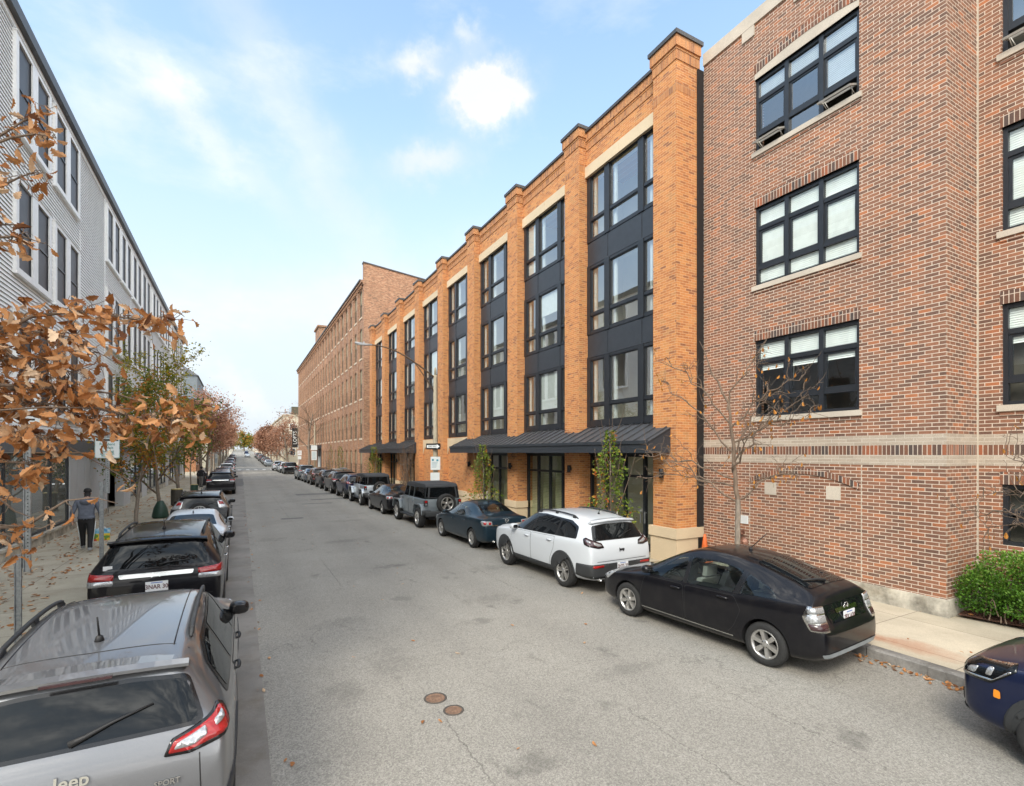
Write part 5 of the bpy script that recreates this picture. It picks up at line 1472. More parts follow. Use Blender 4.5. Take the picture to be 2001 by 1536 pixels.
# ------------------------------------------------------------------ boxy off-roader
def build_boxy(name, pnt):
    root = thing(name, None, None)
    wb, r, W = 3.0, .41, 1.56
    def bev(b, nm, m, par, w_=.03, seg=3):
        o = b.build(nm, m, par, True); md = o.modifiers.new('b', 'BEVEL'); md.width = w_; md.segments = seg; md.limit_method = 'ANGLE'
        me = evalmesh(o); o.modifiers.clear(); o.data = me; smooth_obj(o, 35); return o
    b = MB()
    h = W/2
    b.prism([(-2.0,-h,.55),(-2.05,-h,.75),(-2.05,-h,1.20),(.95,-h,1.19),(1.0,-h,.52),(.8,-h,.42),(-.95,-h,.42),(-1.05,-h,.55)], (0,W,0))
    tub = bev(b, 'body', pnt, root, .035)
    b = MB(); vs = []
    for x, hw, z0, z1 in ((.9,.74,.62,1.19),(1.5,.70,.62,1.17),(2.12,.60,.62,1.10)):
        vs += [(x,-hw,z0),(x,hw,z0),(x,hw,z1-.05),(x,hw*.6,z1),(x,-hw*.6,z1),(x,-hw,z1-.05)]
    fs = [(0,1,2,3,4,5)[::-1], (12,13,14,15,16,17)]+[(6*i+k, 6*i+(k+1)%6, 6*i+6+(k+1)%6, 6*i+6+k) for i in (0,1) for k in range(6)]
    b.add(vs, fs); bev(b, 'bonnet', pnt, root, .025)
    # fenders, boards, bumpers
    for sg in (1,-1):
        for cx in (1.5,-1.5):
            b = MB(); y0, y1 = sg*(h-.05), sg*.94
            pr = [(cx+.62,.62),(cx+.50,.93),(cx+.36,1.0),(cx-.36,1.0),(cx-.52,.90),(cx-.62,.60)]
            lo = [(x-(.05 if x>cx else -.05), z-.05) for x, z in pr]
            b.prism([(x, min(y0,y1), z) for x, z in pr+lo[::-1]], (0, abs(y1-y0), 0)); bev(b, 'fender', pnt, root, .015, 2)
        b = MB(); b.tube([(.95,sg*.86,.40),(-.9,sg*.86,.40)], .05, 8); b.box(-.9,.95,sg*.74,sg*.88,.40,.45); b.build('side_step', CLAD, root, True)
    b = MB(); b.box(-2.28,-2.03,-.80,.80,.50,.72); b.box(-2.20,-2.0,-.92,-.55,.56,.76); b.box(-2.20,-2.0,.55,.92,.56,.76); bev(b, 'bumper', CLAD, root, .04)
    b = MB(); b.box(2.08,2.42,-.82,.82,.52,.72); bev(b, 'bumper', CLAD, root, .04)
    b = MB(); b.box(-1.95,1.9,-.55,.55,.34,.56); b.build('chassis', BLACK, root, True)
    # soft top and frames
    TOP = plain('black_canvas_top', (.030,.032,.036), .85, bump=.1)
    b = MB(); ht = .70
    prof = [(.62,1.62),(.50,1.80),(.1,1.845),(-.9,1.85),(-1.85,1.80),(-1.97,1.72),(-2.05,1.21)]
    inner = [(-1.98,1.21),(-1.90,1.66),(.45,1.70),(.55,1.62)]
    vs = []
    b.prism([(x,-ht+.0,z) for x,z in prof[:6]]+[(-1.97,-ht,1.66),(.60,-ht,1.58)], (0,2*ht,0))
    bev(b, 'soft_top', TOP, root, .07, 4)
    def side_quad(nm, m, pts, off, par=root):
        for sg in (1,-1):
            q = MB(); v = []
            for x, z in pts: v.append((x, sg*(h-.02-(z-1.2)*.13+off), z))
            q.add(v, [tuple(range(len(v))) if sg < 0 else tuple(range(len(v)))[::-1]])
            q.prism(v, (0,-sg*.01,0)); q.build(nm, m, par, True)
    WHT = plain('pale_door_frame', pnt_col(pnt), .4)
    side_quad('soft_top_side', TOP, [(-.62,1.20),(-2.04,1.20),(-1.98,1.70),(-.62,1.70)], -.012)
    side_quad('quarter_window', GL_CAR, rnd([(-.72,1.25),(-1.90,1.25),(-1.86,1.64),(-.72,1.64)], .05), .002)
    for pts, pane in (([(.80,1.19),(.10,1.19),(.10,1.70),(.58,1.70)], [(.72,1.23),(.16,1.23),(.16,1.64),(.55,1.64)]), ([(.06,1.19),(-.58,1.19),(-.58,1.70),(.06,1.70)], [(0,1.23),(-.52,1.23),(-.52,1.64),(0,1.64)])):
        side_quad('window_frame', pnt, pts, .0); side_quad('window', GL_CAR, rnd(pane, .05), .006)
    for d, hx in (([(.93,.52),(.93,1.17),(.10,1.17),(.10,.50)], .2), ([(.05,.50),(.05,1.17),(-.62,1.17),(-.66,.9),(-.55,.50)], -.5)):
        for sg in (1,-1):
            q = MB(); q.prism([(x, sg*(h+.001), z) for x,z in rnd(d,.05)], (0, sg*.012, 0)); o = q.build('door', pnt, root, True); smooth_obj(o, 30)
            k = MB(); k.box(hx-.09,hx+.07,sg*(h+.012),sg*(h+.045),1.02,1.055); k.build('handle', pnt, o, True)
            k = MB()
            for z in (1.08,.72): k.box(d[0][0]-.06,d[0][0]+.02,sg*(h+.010),sg*(h+.03),z-.03,z+.03)
            k.build('hinge', pnt, o, True)
    # rear face
    b = MB(); b.prism([(-2.03,-.66,1.24),(-2.03,.66,1.24),(-1.975,.60,1.72),(-1.975,-.60,1.72)], (-.02,0,0)); b.build('rear_panel', TOP, root, True)
    b = MB(); b.prism([(-2.052,-.58,1.28),(-2.052,.58,1.28),(-2.002,.53,1.67),(-2.002,-.53,1.67)], (-.006,0,0)); b.build('rear_window', GL_CAR, root, True)
    b = MB(); b.box(-2.075,-2.05,-.64,.64,.62,1.19); bev(b, 'tailgate', pnt, root, .02)
    for sg in (1,-1):
        b = MB(); b.box(-2.10,-2.0,sg*.665,sg*.815,.93,1.17); o = bev(b, 'taillight', BLK_GLOSS, root, .02)
        k = MB(); k.box(-2.107,-2.099,sg*.69,sg*.79,1.06,1.15); k.build('lamp_lens', RED, o, True)
        k = MB(); k.box(-2.107,-2.099,sg*.70,sg*.78,.96,1.03); k.build('lamp_lens', CLEARL, o, True)
    ty, ri = wheel_mesh(.40, .26, 'five')
    o = bpy.data.objects.new('spare_wheel', ty); COL.objects.link(o); o.parent = root; o.location = (-2.24,-.08,1.02); o.rotation_euler = (0,0,RAD(90))
    q = bpy.data.objects.new('rim', ri); COL.objects.link(q); q.parent = o
    b = MB(); b.tube([(-2.05,-.08,1.02),(-2.18,-.08,1.02)], .12, 12); b.build('spare_mount', BLACK, root, True)
    # screen, grille, lamps
    b = MB(); b.prism([(.98,-.70,1.18),(.98,.70,1.18),(.62,.64,1.66),(.62,-.64,1.66)], (.03,0,.02)); b.build('windscreen', GL_CAR, root, True)
    b = MB(); b.box(2.1,2.14,-.58,.58,.66,1.08); bev(b, 'grille', pnt, root, .02)
    for sg in (1,-1):
        b = MB(); b.lathe([(.10,2.14),(.10,2.16),(0,2.17)], (0,sg*.43,.92), 'x', 18); b.build('headlight', CLEARL, root, True)
    mirror(root, .78, .80, 1.26, BLACK, 1.1)
    add_wheels(root, wb, 1.88, r, .26, 'five')
    return root
_PC = {}
def pnt_col(m): return (.30,.32,.33)

def swap_paint(S, p, **kw):
    d = dict(S); old = S['paint']; d['paint'] = p
    for k in ('clad_mat', 'mirror_mat'):
        if d.get(k) is old: d[k] = p
    d['side_extra'] = [tuple(p if x is old else x for x in q) for q in S.get('side_extra', [])]
    d.update(kw); return d
# ------------------------------------------------------------------ parked cars
GR, GL_ = 'cars parked along the right kerb', 'cars parked along the left kerb'
def finish(r, label, cat, loc, deg, group):
    r.location = loc; r.rotation_euler = (0, 0, RAD(90+deg))
    return tag(r, label, cat, group)

def sticker(txt, u, v, w_, h_):
    def f(C, root, S):
        p = C.proj('B', u, v, .012); b = MB(); b.box(p.x-.003, p.x+.001, p.y-w_/2, p.y+w_/2, p.z-h_/2, p.z+h_/2)
        b.build('sticker', PLATE, root, True)
    return f

hatch, c_ = build_car('parked_car', dict(HATCH, extra=[emblem_ring(.925, .045), lambda C, R, S: plate(C, R, 'B', .80, '7BX A20', col=PLATE_RED)]))
finish(hatch, 'black sloping hatchback with clear tail lights parked beside the bare young tree', 'car', (7.45, 6.16, 0), 4.6, GR)
WCH = dict(SUV_A)
WCH['wrap_rear'] = [tuple(SMOKE if x is RED and q[0] == 'taillight' else x for x in q) for q in SUV_A['wrap_rear']]
suvw, _ = build_car('parked_car', dict(WCH, extra=[badge_text('Jeep', .955, .085, mat=BLK_GLOSS), lambda C, R, S: plate(C, R, 'B', .60, '2HT5 35')]))
finish(suvw, 'white suv with dark lower cladding parked in front of the black hatchback', 'car', (7.46, 11.15, 0), 1.6, GR)
sedt, _ = build_car('parked_car', dict(SEDAN, extra=[emblem_ring(.93, .05), badge_text('MAZDA3', .80, .05, .45)]))
finish(sedt, 'dark teal sedan with brown roof glass parked behind the grey off-roader', 'car', (7.50, 16.55, 0), 1.4, GR)
sedt["label"] = 'dark teal blue sedan parked between the white suv and the slate grey off-roader'
box1 = build_boxy('parked_car', P_GREY)
b_ = MB(); b_.box(-2.292, -2.28, -.16, .16, .53, .68); o_ = b_.build('number_plate', PLATE, box1, True)
text_obj('4WZ 616', .085, PLATE_RED, o_, (-2.294, 0, .60), (RAD(90), 0, RAD(-90)), 'plate_number', .001, .001, .9)
finish(box1, 'slate grey boxy off-roader with black soft top parked behind the dark teal sedan', 'car', (7.40, 21.9, 0), .8, GR)
suvb, _ = build_car('parked_car', dict(SUV_B, extra=[badge_text('Jeep', 1.088, .085), sticker('', .66, 1.235, .12, .07), lambda C, R, S: plate(C, R, 'B', .90, '3NAR 30')]))
finish(suvb, 'black suv with chrome bar and plate 3NAR 30 parked ahead of the silver suv', 'car', (-1.2, 12.62, 0), 0, GL_)
# nearest left: silver
def near_details(C, root, S):
    # roof ditches, spoiler brake light, shadow lip, washers, maker badge and trim badge
    for sg in (1, -1):
        b = MB(); pts = [C.hit((x, sg*.50, 4), (0,0,-1))[0]+Vector((0,0,.001)) for x in [i*.15-1.75 for i in range(13)]]
        b.tube(pts, .0055, 5); b.build('roof_ditch', BLK_GLOSS, root, True)
    b = MB(); pts = [C.hit((-1.76+.05*abs(y), y, 4), (0,0,-1))[0]+Vector((0,0,.0005)) for y in [i*.1-.6 for i in range(13)]]
    b.tube(pts, .004, 5); b.build('spoiler_gap', BLACK, root, True)
    b = MB(); b.box(-2.188, -2.17, -.19, .19, 1.571, 1.588); b.build('high_brake_light', SMOKE, root, True)
    for y in (-.70, .70):
        b = MB(); pts = [C.proj('B', y*(1-.06*(z-1.1)), z, .001) for z in (.75,.8,.85,.9,.95,1.0)]; b.tube(pts, .004, 4); b.build('tailgate_gap', BLACK, root, True)
    p = C.proj('B', -.52, .865, .012); text_obj('SPORT', .05, CHROME, root, tuple(p), (RAD(82), 0, RAD(-90)), 'badge', .004, .001)
SIL = swap_paint(SUV_A, P_SILVER, sub=3, handle_mat=BLACK, mirror_mat=BLK_GLOSS, extra=[badge_text('Jeep', 1.005, .108, -.01), near_details])
suvs, _ = build_car('parked_car', SIL)
finish(suvs, 'silver suv with black roof rails parked behind the suv with plate 3NAR 30', 'car', (-.95, 6.50, 0), 0, GL_)
sedw, _ = build_car('parked_car', swap_paint(dict(SEDAN, hollow=False, dlo=[(.92,.935),(-1.20,1.04),(-.98,1.19),(-.70,1.295),(.22,1.30)]), P_WHITE))
finish(sedw, 'white coupe with wide rear window parked between two black suvs', 'car', (-1.15, 17.85, 0), 0, GL_)
CRV = swap_paint(SUV_A, P_BLACK, clad_mat=CLAD, extra=[spare])
CRV['wrap_rear'] = [('taillight', (-1.9,.42), [(22,1.15),(22,1.42),(58,1.42),(66,1.15)], CLEARL, .012), ('lamp_lens', (-1.9,.42), [(28,1.28),(28,1.38),(50,1.38),(52,1.28)], RED, .017)]
CRV['dlo_mat'] = BLK_GLOSS
suvc, _ = build_car('parked_car', CRV)
finish(suvc, 'black suv with a spare wheel on its back parked ahead of the white coupe', 'car', (-1.2, 22.95, 0), 0, GL_)
GREY_ = [P_BLACK, P_SILVER, P_WHITE, P_TEAL, P_GREY, P_NAVY, P_BROWN, P_BLUEGREY, P_ICE]
def put(src, old, p, label, loc, deg, group, far=False, cat='car'):
    skip = ('door_gap', 'door', 'handle', 'window_trim', 'sill_strip', 'roof_rail', 'rear_wiper', 'antenna', 'badge', 'reflector', 'lamp_lens', 'sticker', 'fuel_flap', 'seats', 'dashboard', 'wheel_arch', 'number_plate', 'tailgate_gap', 'badge_bar') if far else ('badge', 'sticker', 'number_plate', 'plate_number')
    r = copy_thing(src, loc, RAD(90+deg), label, cat, {old: p}, skip)
    r["group"] = group
    return r
# right kerb, going away
sedb = put(sedt, P_TEAL, P_BLACK, 'glossy black sedan parked between two grey off-roaders', (7.22, 27.1, 0), .5, GR)
box2 = put(box1, P_GREY, P_ICE, 'pale silver boxy off-roader with black soft top, second one up the right kerb', (7.20, 32.1, 0), .3, GR)
put(suvs, P_SILVER, P_NAVY, 'dark blue suv directly ahead of the pale silver off-roader', (7.12, 36.95, 0), .3, GR)
rk = put(suvb, P_BLACK, P_BLACK, 'black suv with a roof rack near the second awning', (7.08, 42.1, 0), .3, GR)
b_ = MB()
for x in (.1, -.9): b_.tube([(x,-.60,1.72),(x,-.57,1.82),(x,.57,1.82),(x,.60,1.72)], .018, 6)
b_.box(-1.0, .25, -.35, -.05, 1.84, 1.92); b_.build('roof_rack', STEEL, rk, True)
put(suvw, P_WHITE, P_BLACK, 'black suv parked at the near corner of the old mill', (7.05, 47.75, 0), .3, GR)
put(suvs, P_SILVER, P_BROWN, 'dark brown suv beside the old mill wall', (6.97, 53.7, 0), .3, GR)
put(sedw, P_WHITE, P_BLUEGREY, 'blue grey sedan behind the brown suv by the mill', (6.86, 58.6, 0), .3, GR)
put(suvb, P_BLACK, P_GREY, 'dark grey wagon last in the row before the mill entrance gap', (6.78, 63.9, 0), .3, GR)
put(suvb, P_BLACK, P_BLACK, 'black suv alone past the mill entrance, rear towards us', (6.62, 82.0, 0), .3, GR, cat='car')
put(suvs, P_SILVER, P_WHITE, 'white suv just ahead of the lone black suv by the mill', (6.40, 87.6, 0), .3, GR, True)
put(sedw, P_WHITE, P_BLUEGREY, 'blue grey sedan squeezed between two white suvs near the crossing', (6.3, 93.0, 0), .3, GR, True)
put(suvb, P_BLACK, P_WHITE, 'white suv nearest the painted crossing on the right', (6.05, 98.4, 0), .3, GR, True)
# left kerb, going away
put(suvb, P_BLACK, P_BLACK, 'black suv with white plate beside the standing person in a black jacket', (-1.2, 45.4, 0), 0, GL_)
put(suvs, P_SILVER, P_SILVER, 'silver suv tucked in ahead of the black suv by the standing person', (-1.3, 51.6, 0), 0, GL_)
put(suvs, P_SILVER, P_BLACK, 'black suv under the first brown red tree, ahead of a silver suv', (-1.35, 57.9, 0), 0, GL_)
put(sedw, P_WHITE, P_ICE, 'pale silver sedan in the far left row under the brown trees', (-1.4, 65.0, 0), 0, GL_, True)
put(sedw, P_WHITE, P_BROWN, 'dark brown sedan far up the left row under the trees', (-1.4, 72.0, 0), 0, GL_, True)
put(suvb, P_BLACK, P_WHITE, 'white suv far up the left row beyond the brown sedan', (-1.45, 79.0, 0), 0, GL_, True)
put(sedw, P_WHITE, P_GREY, 'grey sedan far up the left row short of the crossing', (-1.5, 88.0, 0), 0, GL_, True)
put(suvs, P_SILVER, P_NAVY, 'dark blue suv last on the left before the crossing', (-1.5, 97.0, 0), 0, GL_, True)
# beyond the crossing
src3 = [(sedw, P_WHITE), (suvb, P_BLACK), (suvs, P_SILVER)]
pal = [P_BLACK, P_WHITE, P_GREY, P_ICE, P_BLACK, P_NAVY, P_SILVER, P_BLUEGREY, P_WHITE]
ORD = 'first second third fourth fifth sixth seventh eighth ninth tenth eleventh twelfth thirteenth'.split()
PN = {P_BLACK:'black', P_WHITE:'white', P_GREY:'grey', P_ICE:'pale silver', P_NAVY:'navy', P_SILVER:'silver', P_BLUEGREY:'blue grey'}
rr_ = random.Random(5)
for k in range(13):
    y = 127+k*6.6; s_, o_ = src3[(k*2+1) % 3] if k else src3[0]
    put(s_, o_, pal[k % 9] if k else P_GREY, '%s %s %s past the crossing in the row by the beige block' % (PN[pal[k % 9] if k else P_GREY], 'sedan' if s_ is sedw else 'suv', ORD[k]), (6.0-.012*k+rr_.uniform(-.1,.1), y, gz(y)), 0, GR if k == 0 else 'distant cars in the right row beyond the crossing', True)
for k in range(9):
    y = 127+k*7.0; s_, o_ = src3[k % 3]
    put(s_, o_, pal[(k*4+2) % 9], '%s %s %s past the crossing in the row by the white house' % (PN[pal[(k*4+2) % 9]], 'sedan' if s_ is sedw else 'suv', ORD[k]), (-1.75-.01*k, y, gz(y)), 0, 'distant cars in the left row beyond the crossing', True)
put(sedw, P_WHITE, P_ICE, 'small white car driving up the middle of the far street', (2.6, 205, gz(205)), 0, 'cars driving on the far street', True)
put(sedw, P_WHITE, P_NAVY, 'small dark car ahead of the white one on the far street', (2.9, 262, gz(262)), 0, 'cars driving on the far street', True)
# blue suv nose at the right edge
NAVY = swap_paint(SUV_A, P_NAVY, clad_mat=CLAD, rails=None, rim='seven')
NAVY['wrap_front'] = [('headlight', (1.70,.45), [(18,.78),(22,.985),(84,1.05),(89,.995),(62,.80)], GL_CAR, .010),
                      ('headlight_reflector', (1.70,.45), [(34,.84),(36,.90),(46,.93),(44,.85)], CLEARL, .016), ('headlight_reflector', (1.70,.45), [(55,.87),(57,.96),(63,.97),(62,.88)], CLEARL, .016),
                      ('headlight_rim', (1.70,.45), [(24,.80),(26,.82),(64,.845),(80,.975),(84,.975),(62,.825)], CHROME, .015)]
NAVY['side_extra'] = [('side_marker', rnd([(1.90,.66),(1.835,.66),(1.84,.745),(1.895,.75)],.02), AMBER, .010)]
NAVY['panels'] = [('grille', 'F', halfsym([(-.62,.80),(-.64,.88)]), BLK_GLOSS, .010), ('air_intake', 'F', halfsym([(-.62,.44),(-.66,.58)]), CLAD, .010), ('chin', 'F', halfsym([(-.70,.36),(-.72,.41)]), CLAD, .012)]
for nm in ('wrap_rear', 'wiper', 'exhaust'): NAVY.pop(nm, None)
navy, _ = build_car('parked_car', NAVY)
finish(navy, 'dark blue suv with amber side marker, only its nose showing beside the pavement', 'car', (7.62, .47, 0), 1.0, GR)
navy.scale = (.93, .93, .93)
# ------------------------------------------------------------------ trees
def bark(name, a, b):
    t = NT(name); p = t.obj()
    mp = t.n('ShaderNodeMapping'); mp.inputs['Scale'].default_value = (1,1,.25); t.l(p, mp.inputs[0])
    n = t.noise(mp.outputs[0], 30, 5, .65)
    t.bsdf(t.ramp(n, [(.3,a),(.7,b)]), .9, bump=n, bstr=.6, bdist=.01); return t.mat
BARK = bark('grey_bark', (.14,.115,.09), (.30,.25,.20))
TWIG = bark('brown_twig', (.10,.07,.05), (.22,.16,.115))
def leafmat(name, stops, rough=.6, trans=.25):
    t = NT(name)
    oi = t.n('ShaderNodeAttribute', attribute_name='tone', attribute_type='GEOMETRY')
    c = t.ramp(oi.outputs['Fac'], stops)
    n = t.noise(t.pos(), 40, 3); c = t.mix(.5, c, t.ramp(n, [(.3,(.75,.75,.75)),(.7,(1.2,1.2,1.2))]), 'MULTIPLY')
    b = t.n('ShaderNodeBsdfPrincipled'); t.l(c, b.inputs['Base Color']); b.inputs['Roughness'].default_value = rough; b.inputs['Specular IOR Level'].default_value = .3
    tr = t.n('ShaderNodeBsdfTranslucent'); t.l(c, tr.inputs['Color'])
    mx = t.n('ShaderNodeMixShader', i_0=trans); t.l(b.outputs[0], mx.inputs[1]); t.l(tr.outputs[0], mx.inputs[2]); t.l(mx.outputs[0], t.out.inputs[0])
    return t.mat
L_OAK = leafmat('dry_oak_leaf', [(0,(.13,.048,.018)),(.3,(.34,.135,.042)),(.6,(.50,.23,.085)),(.82,(.60,.34,.17)),(1,(.66,.48,.32))])
L_GREEN = leafmat('pear_leaf', [(0,(.045,.085,.012)),(.45,(.12,.19,.022)),(.75,(.26,.30,.035)),(.9,(.40,.20,.03)),(1,(.45,.12,.03))])
L_MIX = leafmat('turning_leaf', [(0,(.04,.085,.014)),(.4,(.11,.17,.026)),(.6,(.26,.22,.03)),(.8,(.42,.20,.03)),(1,(.50,.16,.03))])
L_YEL = leafmat('yellow_green_leaf', [(0,(.06,.09,.012)),(.4,(.20,.22,.02)),(.75,(.42,.36,.03)),(1,(.50,.28,.03))])
L_RED = leafmat('rust_leaf', [(0,(.15,.06,.03)),(.5,(.33,.16,.095)),(.8,(.45,.24,.15)),(1,(.52,.32,.22))])
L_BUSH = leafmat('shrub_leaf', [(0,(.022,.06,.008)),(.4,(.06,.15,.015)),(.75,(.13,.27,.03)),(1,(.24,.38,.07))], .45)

class Leaves:
    def __init__(s): s.v, s.f, s.t = [], [], []
    OAK = [(0,0),(.07,.13),(.17,.22),(.12,.32),(.27,.43),(.18,.53),(.33,.64),(.23,.75),(.22,.88),(.09,.93),(0,1.0)]
    def leaf(s, p, d, n, size, tone, shape='plain', curl=.25, rr=None):
        d = d.normalized(); w = d.cross(n)
        if w.length < 1e-4: w = d.cross(Vector((1,.3,0)))
        w.normalize(); n = w.cross(d)
        b = len(s.v)
        if shape == 'oak':
            o = s.OAK; k = len(o)
            ca, cb, tw, ww = (rr.uniform(.4,2.6), rr.uniform(-.6,2.4), rr.gauss(0,.35), rr.uniform(.8,1.2)) if rr else (1.6,1.2,0,1)
            for x, y in o: s.v.append(p+d*(y*size)+w*(x*size*ww*(1-.25*ca*abs(curl)))+n*(size*(curl*abs(x)*ca-curl*y*y+tw*x*y)))
            for x, y in o[1:-1]: s.v.append(p+d*(y*size)-w*(x*size*ww*(1-.25*cb*abs(curl)))+n*(size*(curl*abs(x)*cb-curl*y*y-tw*x*y)))
            mids = len(s.v)-b
            for y in (.3,.6): s.v.append(p+d*(y*size)-n*(size*(curl*y*y+.03)))
            m0, m1 = b+mids, b+mids+1
            L = [b+i for i in range(k)]; R = [b]+[b+k+i for i in range(k-2)]+[b+k-1]
            for S in (L, R):
                for i in range(k-1):
                    m = m0 if i < 4 else m1
                    fc = (S[i], S[i+1], m)
                    s.f.append(fc if S is L else fc[::-1]); s.t.append(tone)
                fc = (m0, S[4], m1); s.f.append(fc[::-1] if S is L else fc); s.t.append(tone)
        else:
            a = .36
            s.v += [p, p+d*size*.45+w*size*a+n*size*.08, p+d*size-n*size*curl, p+d*size*.45-w*size*a+n*size*.08]
            s.f += [(b,b+1,b+2,b+3)]; s.t += [tone]
    def build(s, name, m, parent):
        me = bpy.data.meshes.new(name); me.from_pydata([tuple(v) for v in s.v], [], s.f); me.materials.append(m)
        at = me.attributes.new('tone', 'FLOAT', 'FACE'); at.data.foreach_set('value', s.t); me.update()
        o = bpy.data.objects.new(name, me); COL.objects.link(o); o.parent = parent
        o.matrix_parent_inverse = Matrix.Translation(-abs_loc(parent)); return o

def rv(r): return Vector((r.gauss(0,1), r.gauss(0,1), r.gauss(0,1))).normalized()

def grow_tree(r, base, h, trunk_r, levels, spread=.6, up=.3, nb=(4,6), first=.35, lean=(0,0), fork=None, wob=.12):
    """returns tube list [(pts, radii)] and tips [(pos, dir, level)]"""
    tubes, tips = [], []
    def branch(p, d, L, rad, lev):
        n = 7; pts, rads = [p], [rad]; q = Vector(p); dd = Vector(d)
        for k in range(n):
            dd = (dd + rv(r)*wob + Vector((0,0,up*.12))).normalized(); q = q+dd*(L/n)
            pts.append(q); rads.append(max(.003, rad*(1-.72*(k+1)/n)))
        tubes.append((pts, rads)); 
        for k in range(2, n+1): tips.append((pts[k], (pts[k]-pts[k-1]).normalized(), lev))
        if lev >= levels: return
        m = r.randint(*nb)
        for i in range(m):
            t = first + (1-first)*(i+r.random()*.7)/m if lev == 0 else .25+.7*(i+r.random()*.6)/m
            k = min(n-1, int(t*n)); pp = pts[k].lerp(pts[k+1], t*n-k)
            a = r.random()*6.283 if lev else (i*2.4+r.random()*.8)
            ax = pts[k+1]-pts[k]; ax.normalize()
            u = ax.cross(Vector((.3,.5,.8))).normalized(); v = ax.cross(u)
            side = u*math.cos(a)+v*math.sin(a)
            nd = (ax*(1-spread)+side*spread).normalized()
            branch(pp, nd, L*r.uniform(.42,.62)*(1.15-.5*t if lev == 0 else 1), rads[k]*.55, lev+1)
    branch(Vector(base), Vector((lean[0], lean[1], 1)).normalized(), h, trunk_r, 0)
    return tubes, tips

def wood(name, tubes, m, parent, rmin=0, n=6):
    b = MB()
    for pts, rads in tubes:
        if rads[0] < rmin: continue
        b.tube(pts, rads, n if rads[0] > .02 else 4, cap=False)
    return b.build(name, m, parent)

def split_wood(tubes, T, m1=BARK, m2=TWIG, n=8):
    wood('trunk', tubes[:1], m1, T, n=n)
    if len(tubes) > 1: wood('branches', tubes[1:], m2, T)

# --- bare street tree in front of the brown brick wall
r = random.Random(21)
T = thing('street_tree', 'bare young tree with a few orange leaves in front of the brown brick wall', 'tree', (8.95, 6.75, .16))
tubes, tips = [], []
def chain(p, q, n, sag, rnd, r0, r1, wob=.05):
    p, q = Vector(p), Vector(q); pts = []
    for k in range(n+1):
        t = k/n; v = p.lerp(q, t)+Vector((0,0,sag*math.sin(math.pi*t)))
        if 0 < k < n: v += Vector((rnd.gauss(0,wob), rnd.gauss(0,wob), rnd.gauss(0,wob)))
        pts.append(v)
    return pts, [r0+(r1-r0)*k/n for k in range(n+1)]
tubes.append(chain((8.95,6.75,.16),(9.0,6.78,2.15),8,0,r,.062,.05,.008))
tubes.append(chain((9.0,6.78,2.15),(8.98,6.95,3.9),8,0,r,.05,.03,.02))
tubes.append(chain((8.98,6.95,3.9),(8.7,7.5,5.5),8,.1,r,.03,.006,.03))
limbs = [((9.0,6.8,2.10),(8.1,8.3,2.95)),((9.0,6.8,2.15),(9.6,5.9,2.75)),((9.0,6.85,2.55),(8.0,8.6,3.05)),((9.0,6.88,2.9),(9.3,5.5,4.25)),((9.0,6.9,3.1),(8.1,8.1,4.7)),
         ((8.98,6.9,3.3),(9.4,5.2,3.75)),((8.98,6.95,3.6),(9.5,5.7,4.6)),((8.98,6.95,3.7),(8.0,7.9,5.1)),((9,6.9,2.7),(8.5,6.0,3.6)),((9,6.9,3.0),(9.8,6.6,4.4)),((8.95,7,4.0),(9.2,6.3,5.3)),((9.0,6.85,2.4),(8.2,8.9,2.55))]
for a, b in limbs:
    pts, rd = chain(a, b, 9, .12, r, .022, .005, .045); tubes.append((pts, rd))
    for k in range(2, 9):
        for _ in range(r.choice((1,1,2))):
            d = ((pts[k]-pts[k-1]).normalized()*.7+rv(r)*.75+Vector((0,0,.2))).normalized(); L = r.uniform(.3,.85)*(1.1-.06*k)
            sp, sr = chain(pts[k], pts[k]+d*L, 6, .04, r, .009, .003, .025); tubes.append((sp, sr)); tips.append((sp[-1], d, 2)); tips.append((sp[4], d, 2))
            for j in (2,3,4,5):
                if r.random() < .75:
                    d2 = (d*.5+rv(r)).normalized(); s2, q2 = chain(sp[j], sp[j]+d2*r.uniform(.12,.38), 4, .01, r, .0045, .002, .012); tubes.append((s2, q2)); tips.append((s2[-1], d2, 3))
split_wood(tubes, T)
lv = Leaves()
for p, d, l_ in tips:
    if r.random() < (.10 if p.y > 6.6 else .24): lv.leaf(p, (Vector((0,0,-1))+rv(r)*.5), rv(r), r.uniform(.07,.11), r.uniform(.35,.8), 'oak', .3)
lv.build('leaves', leafmat('last_orange_leaf', [(0,(.30,.11,.02)),(1,(.55,.25,.05))]), T)

T.location = (8.95, 6.92, .16)

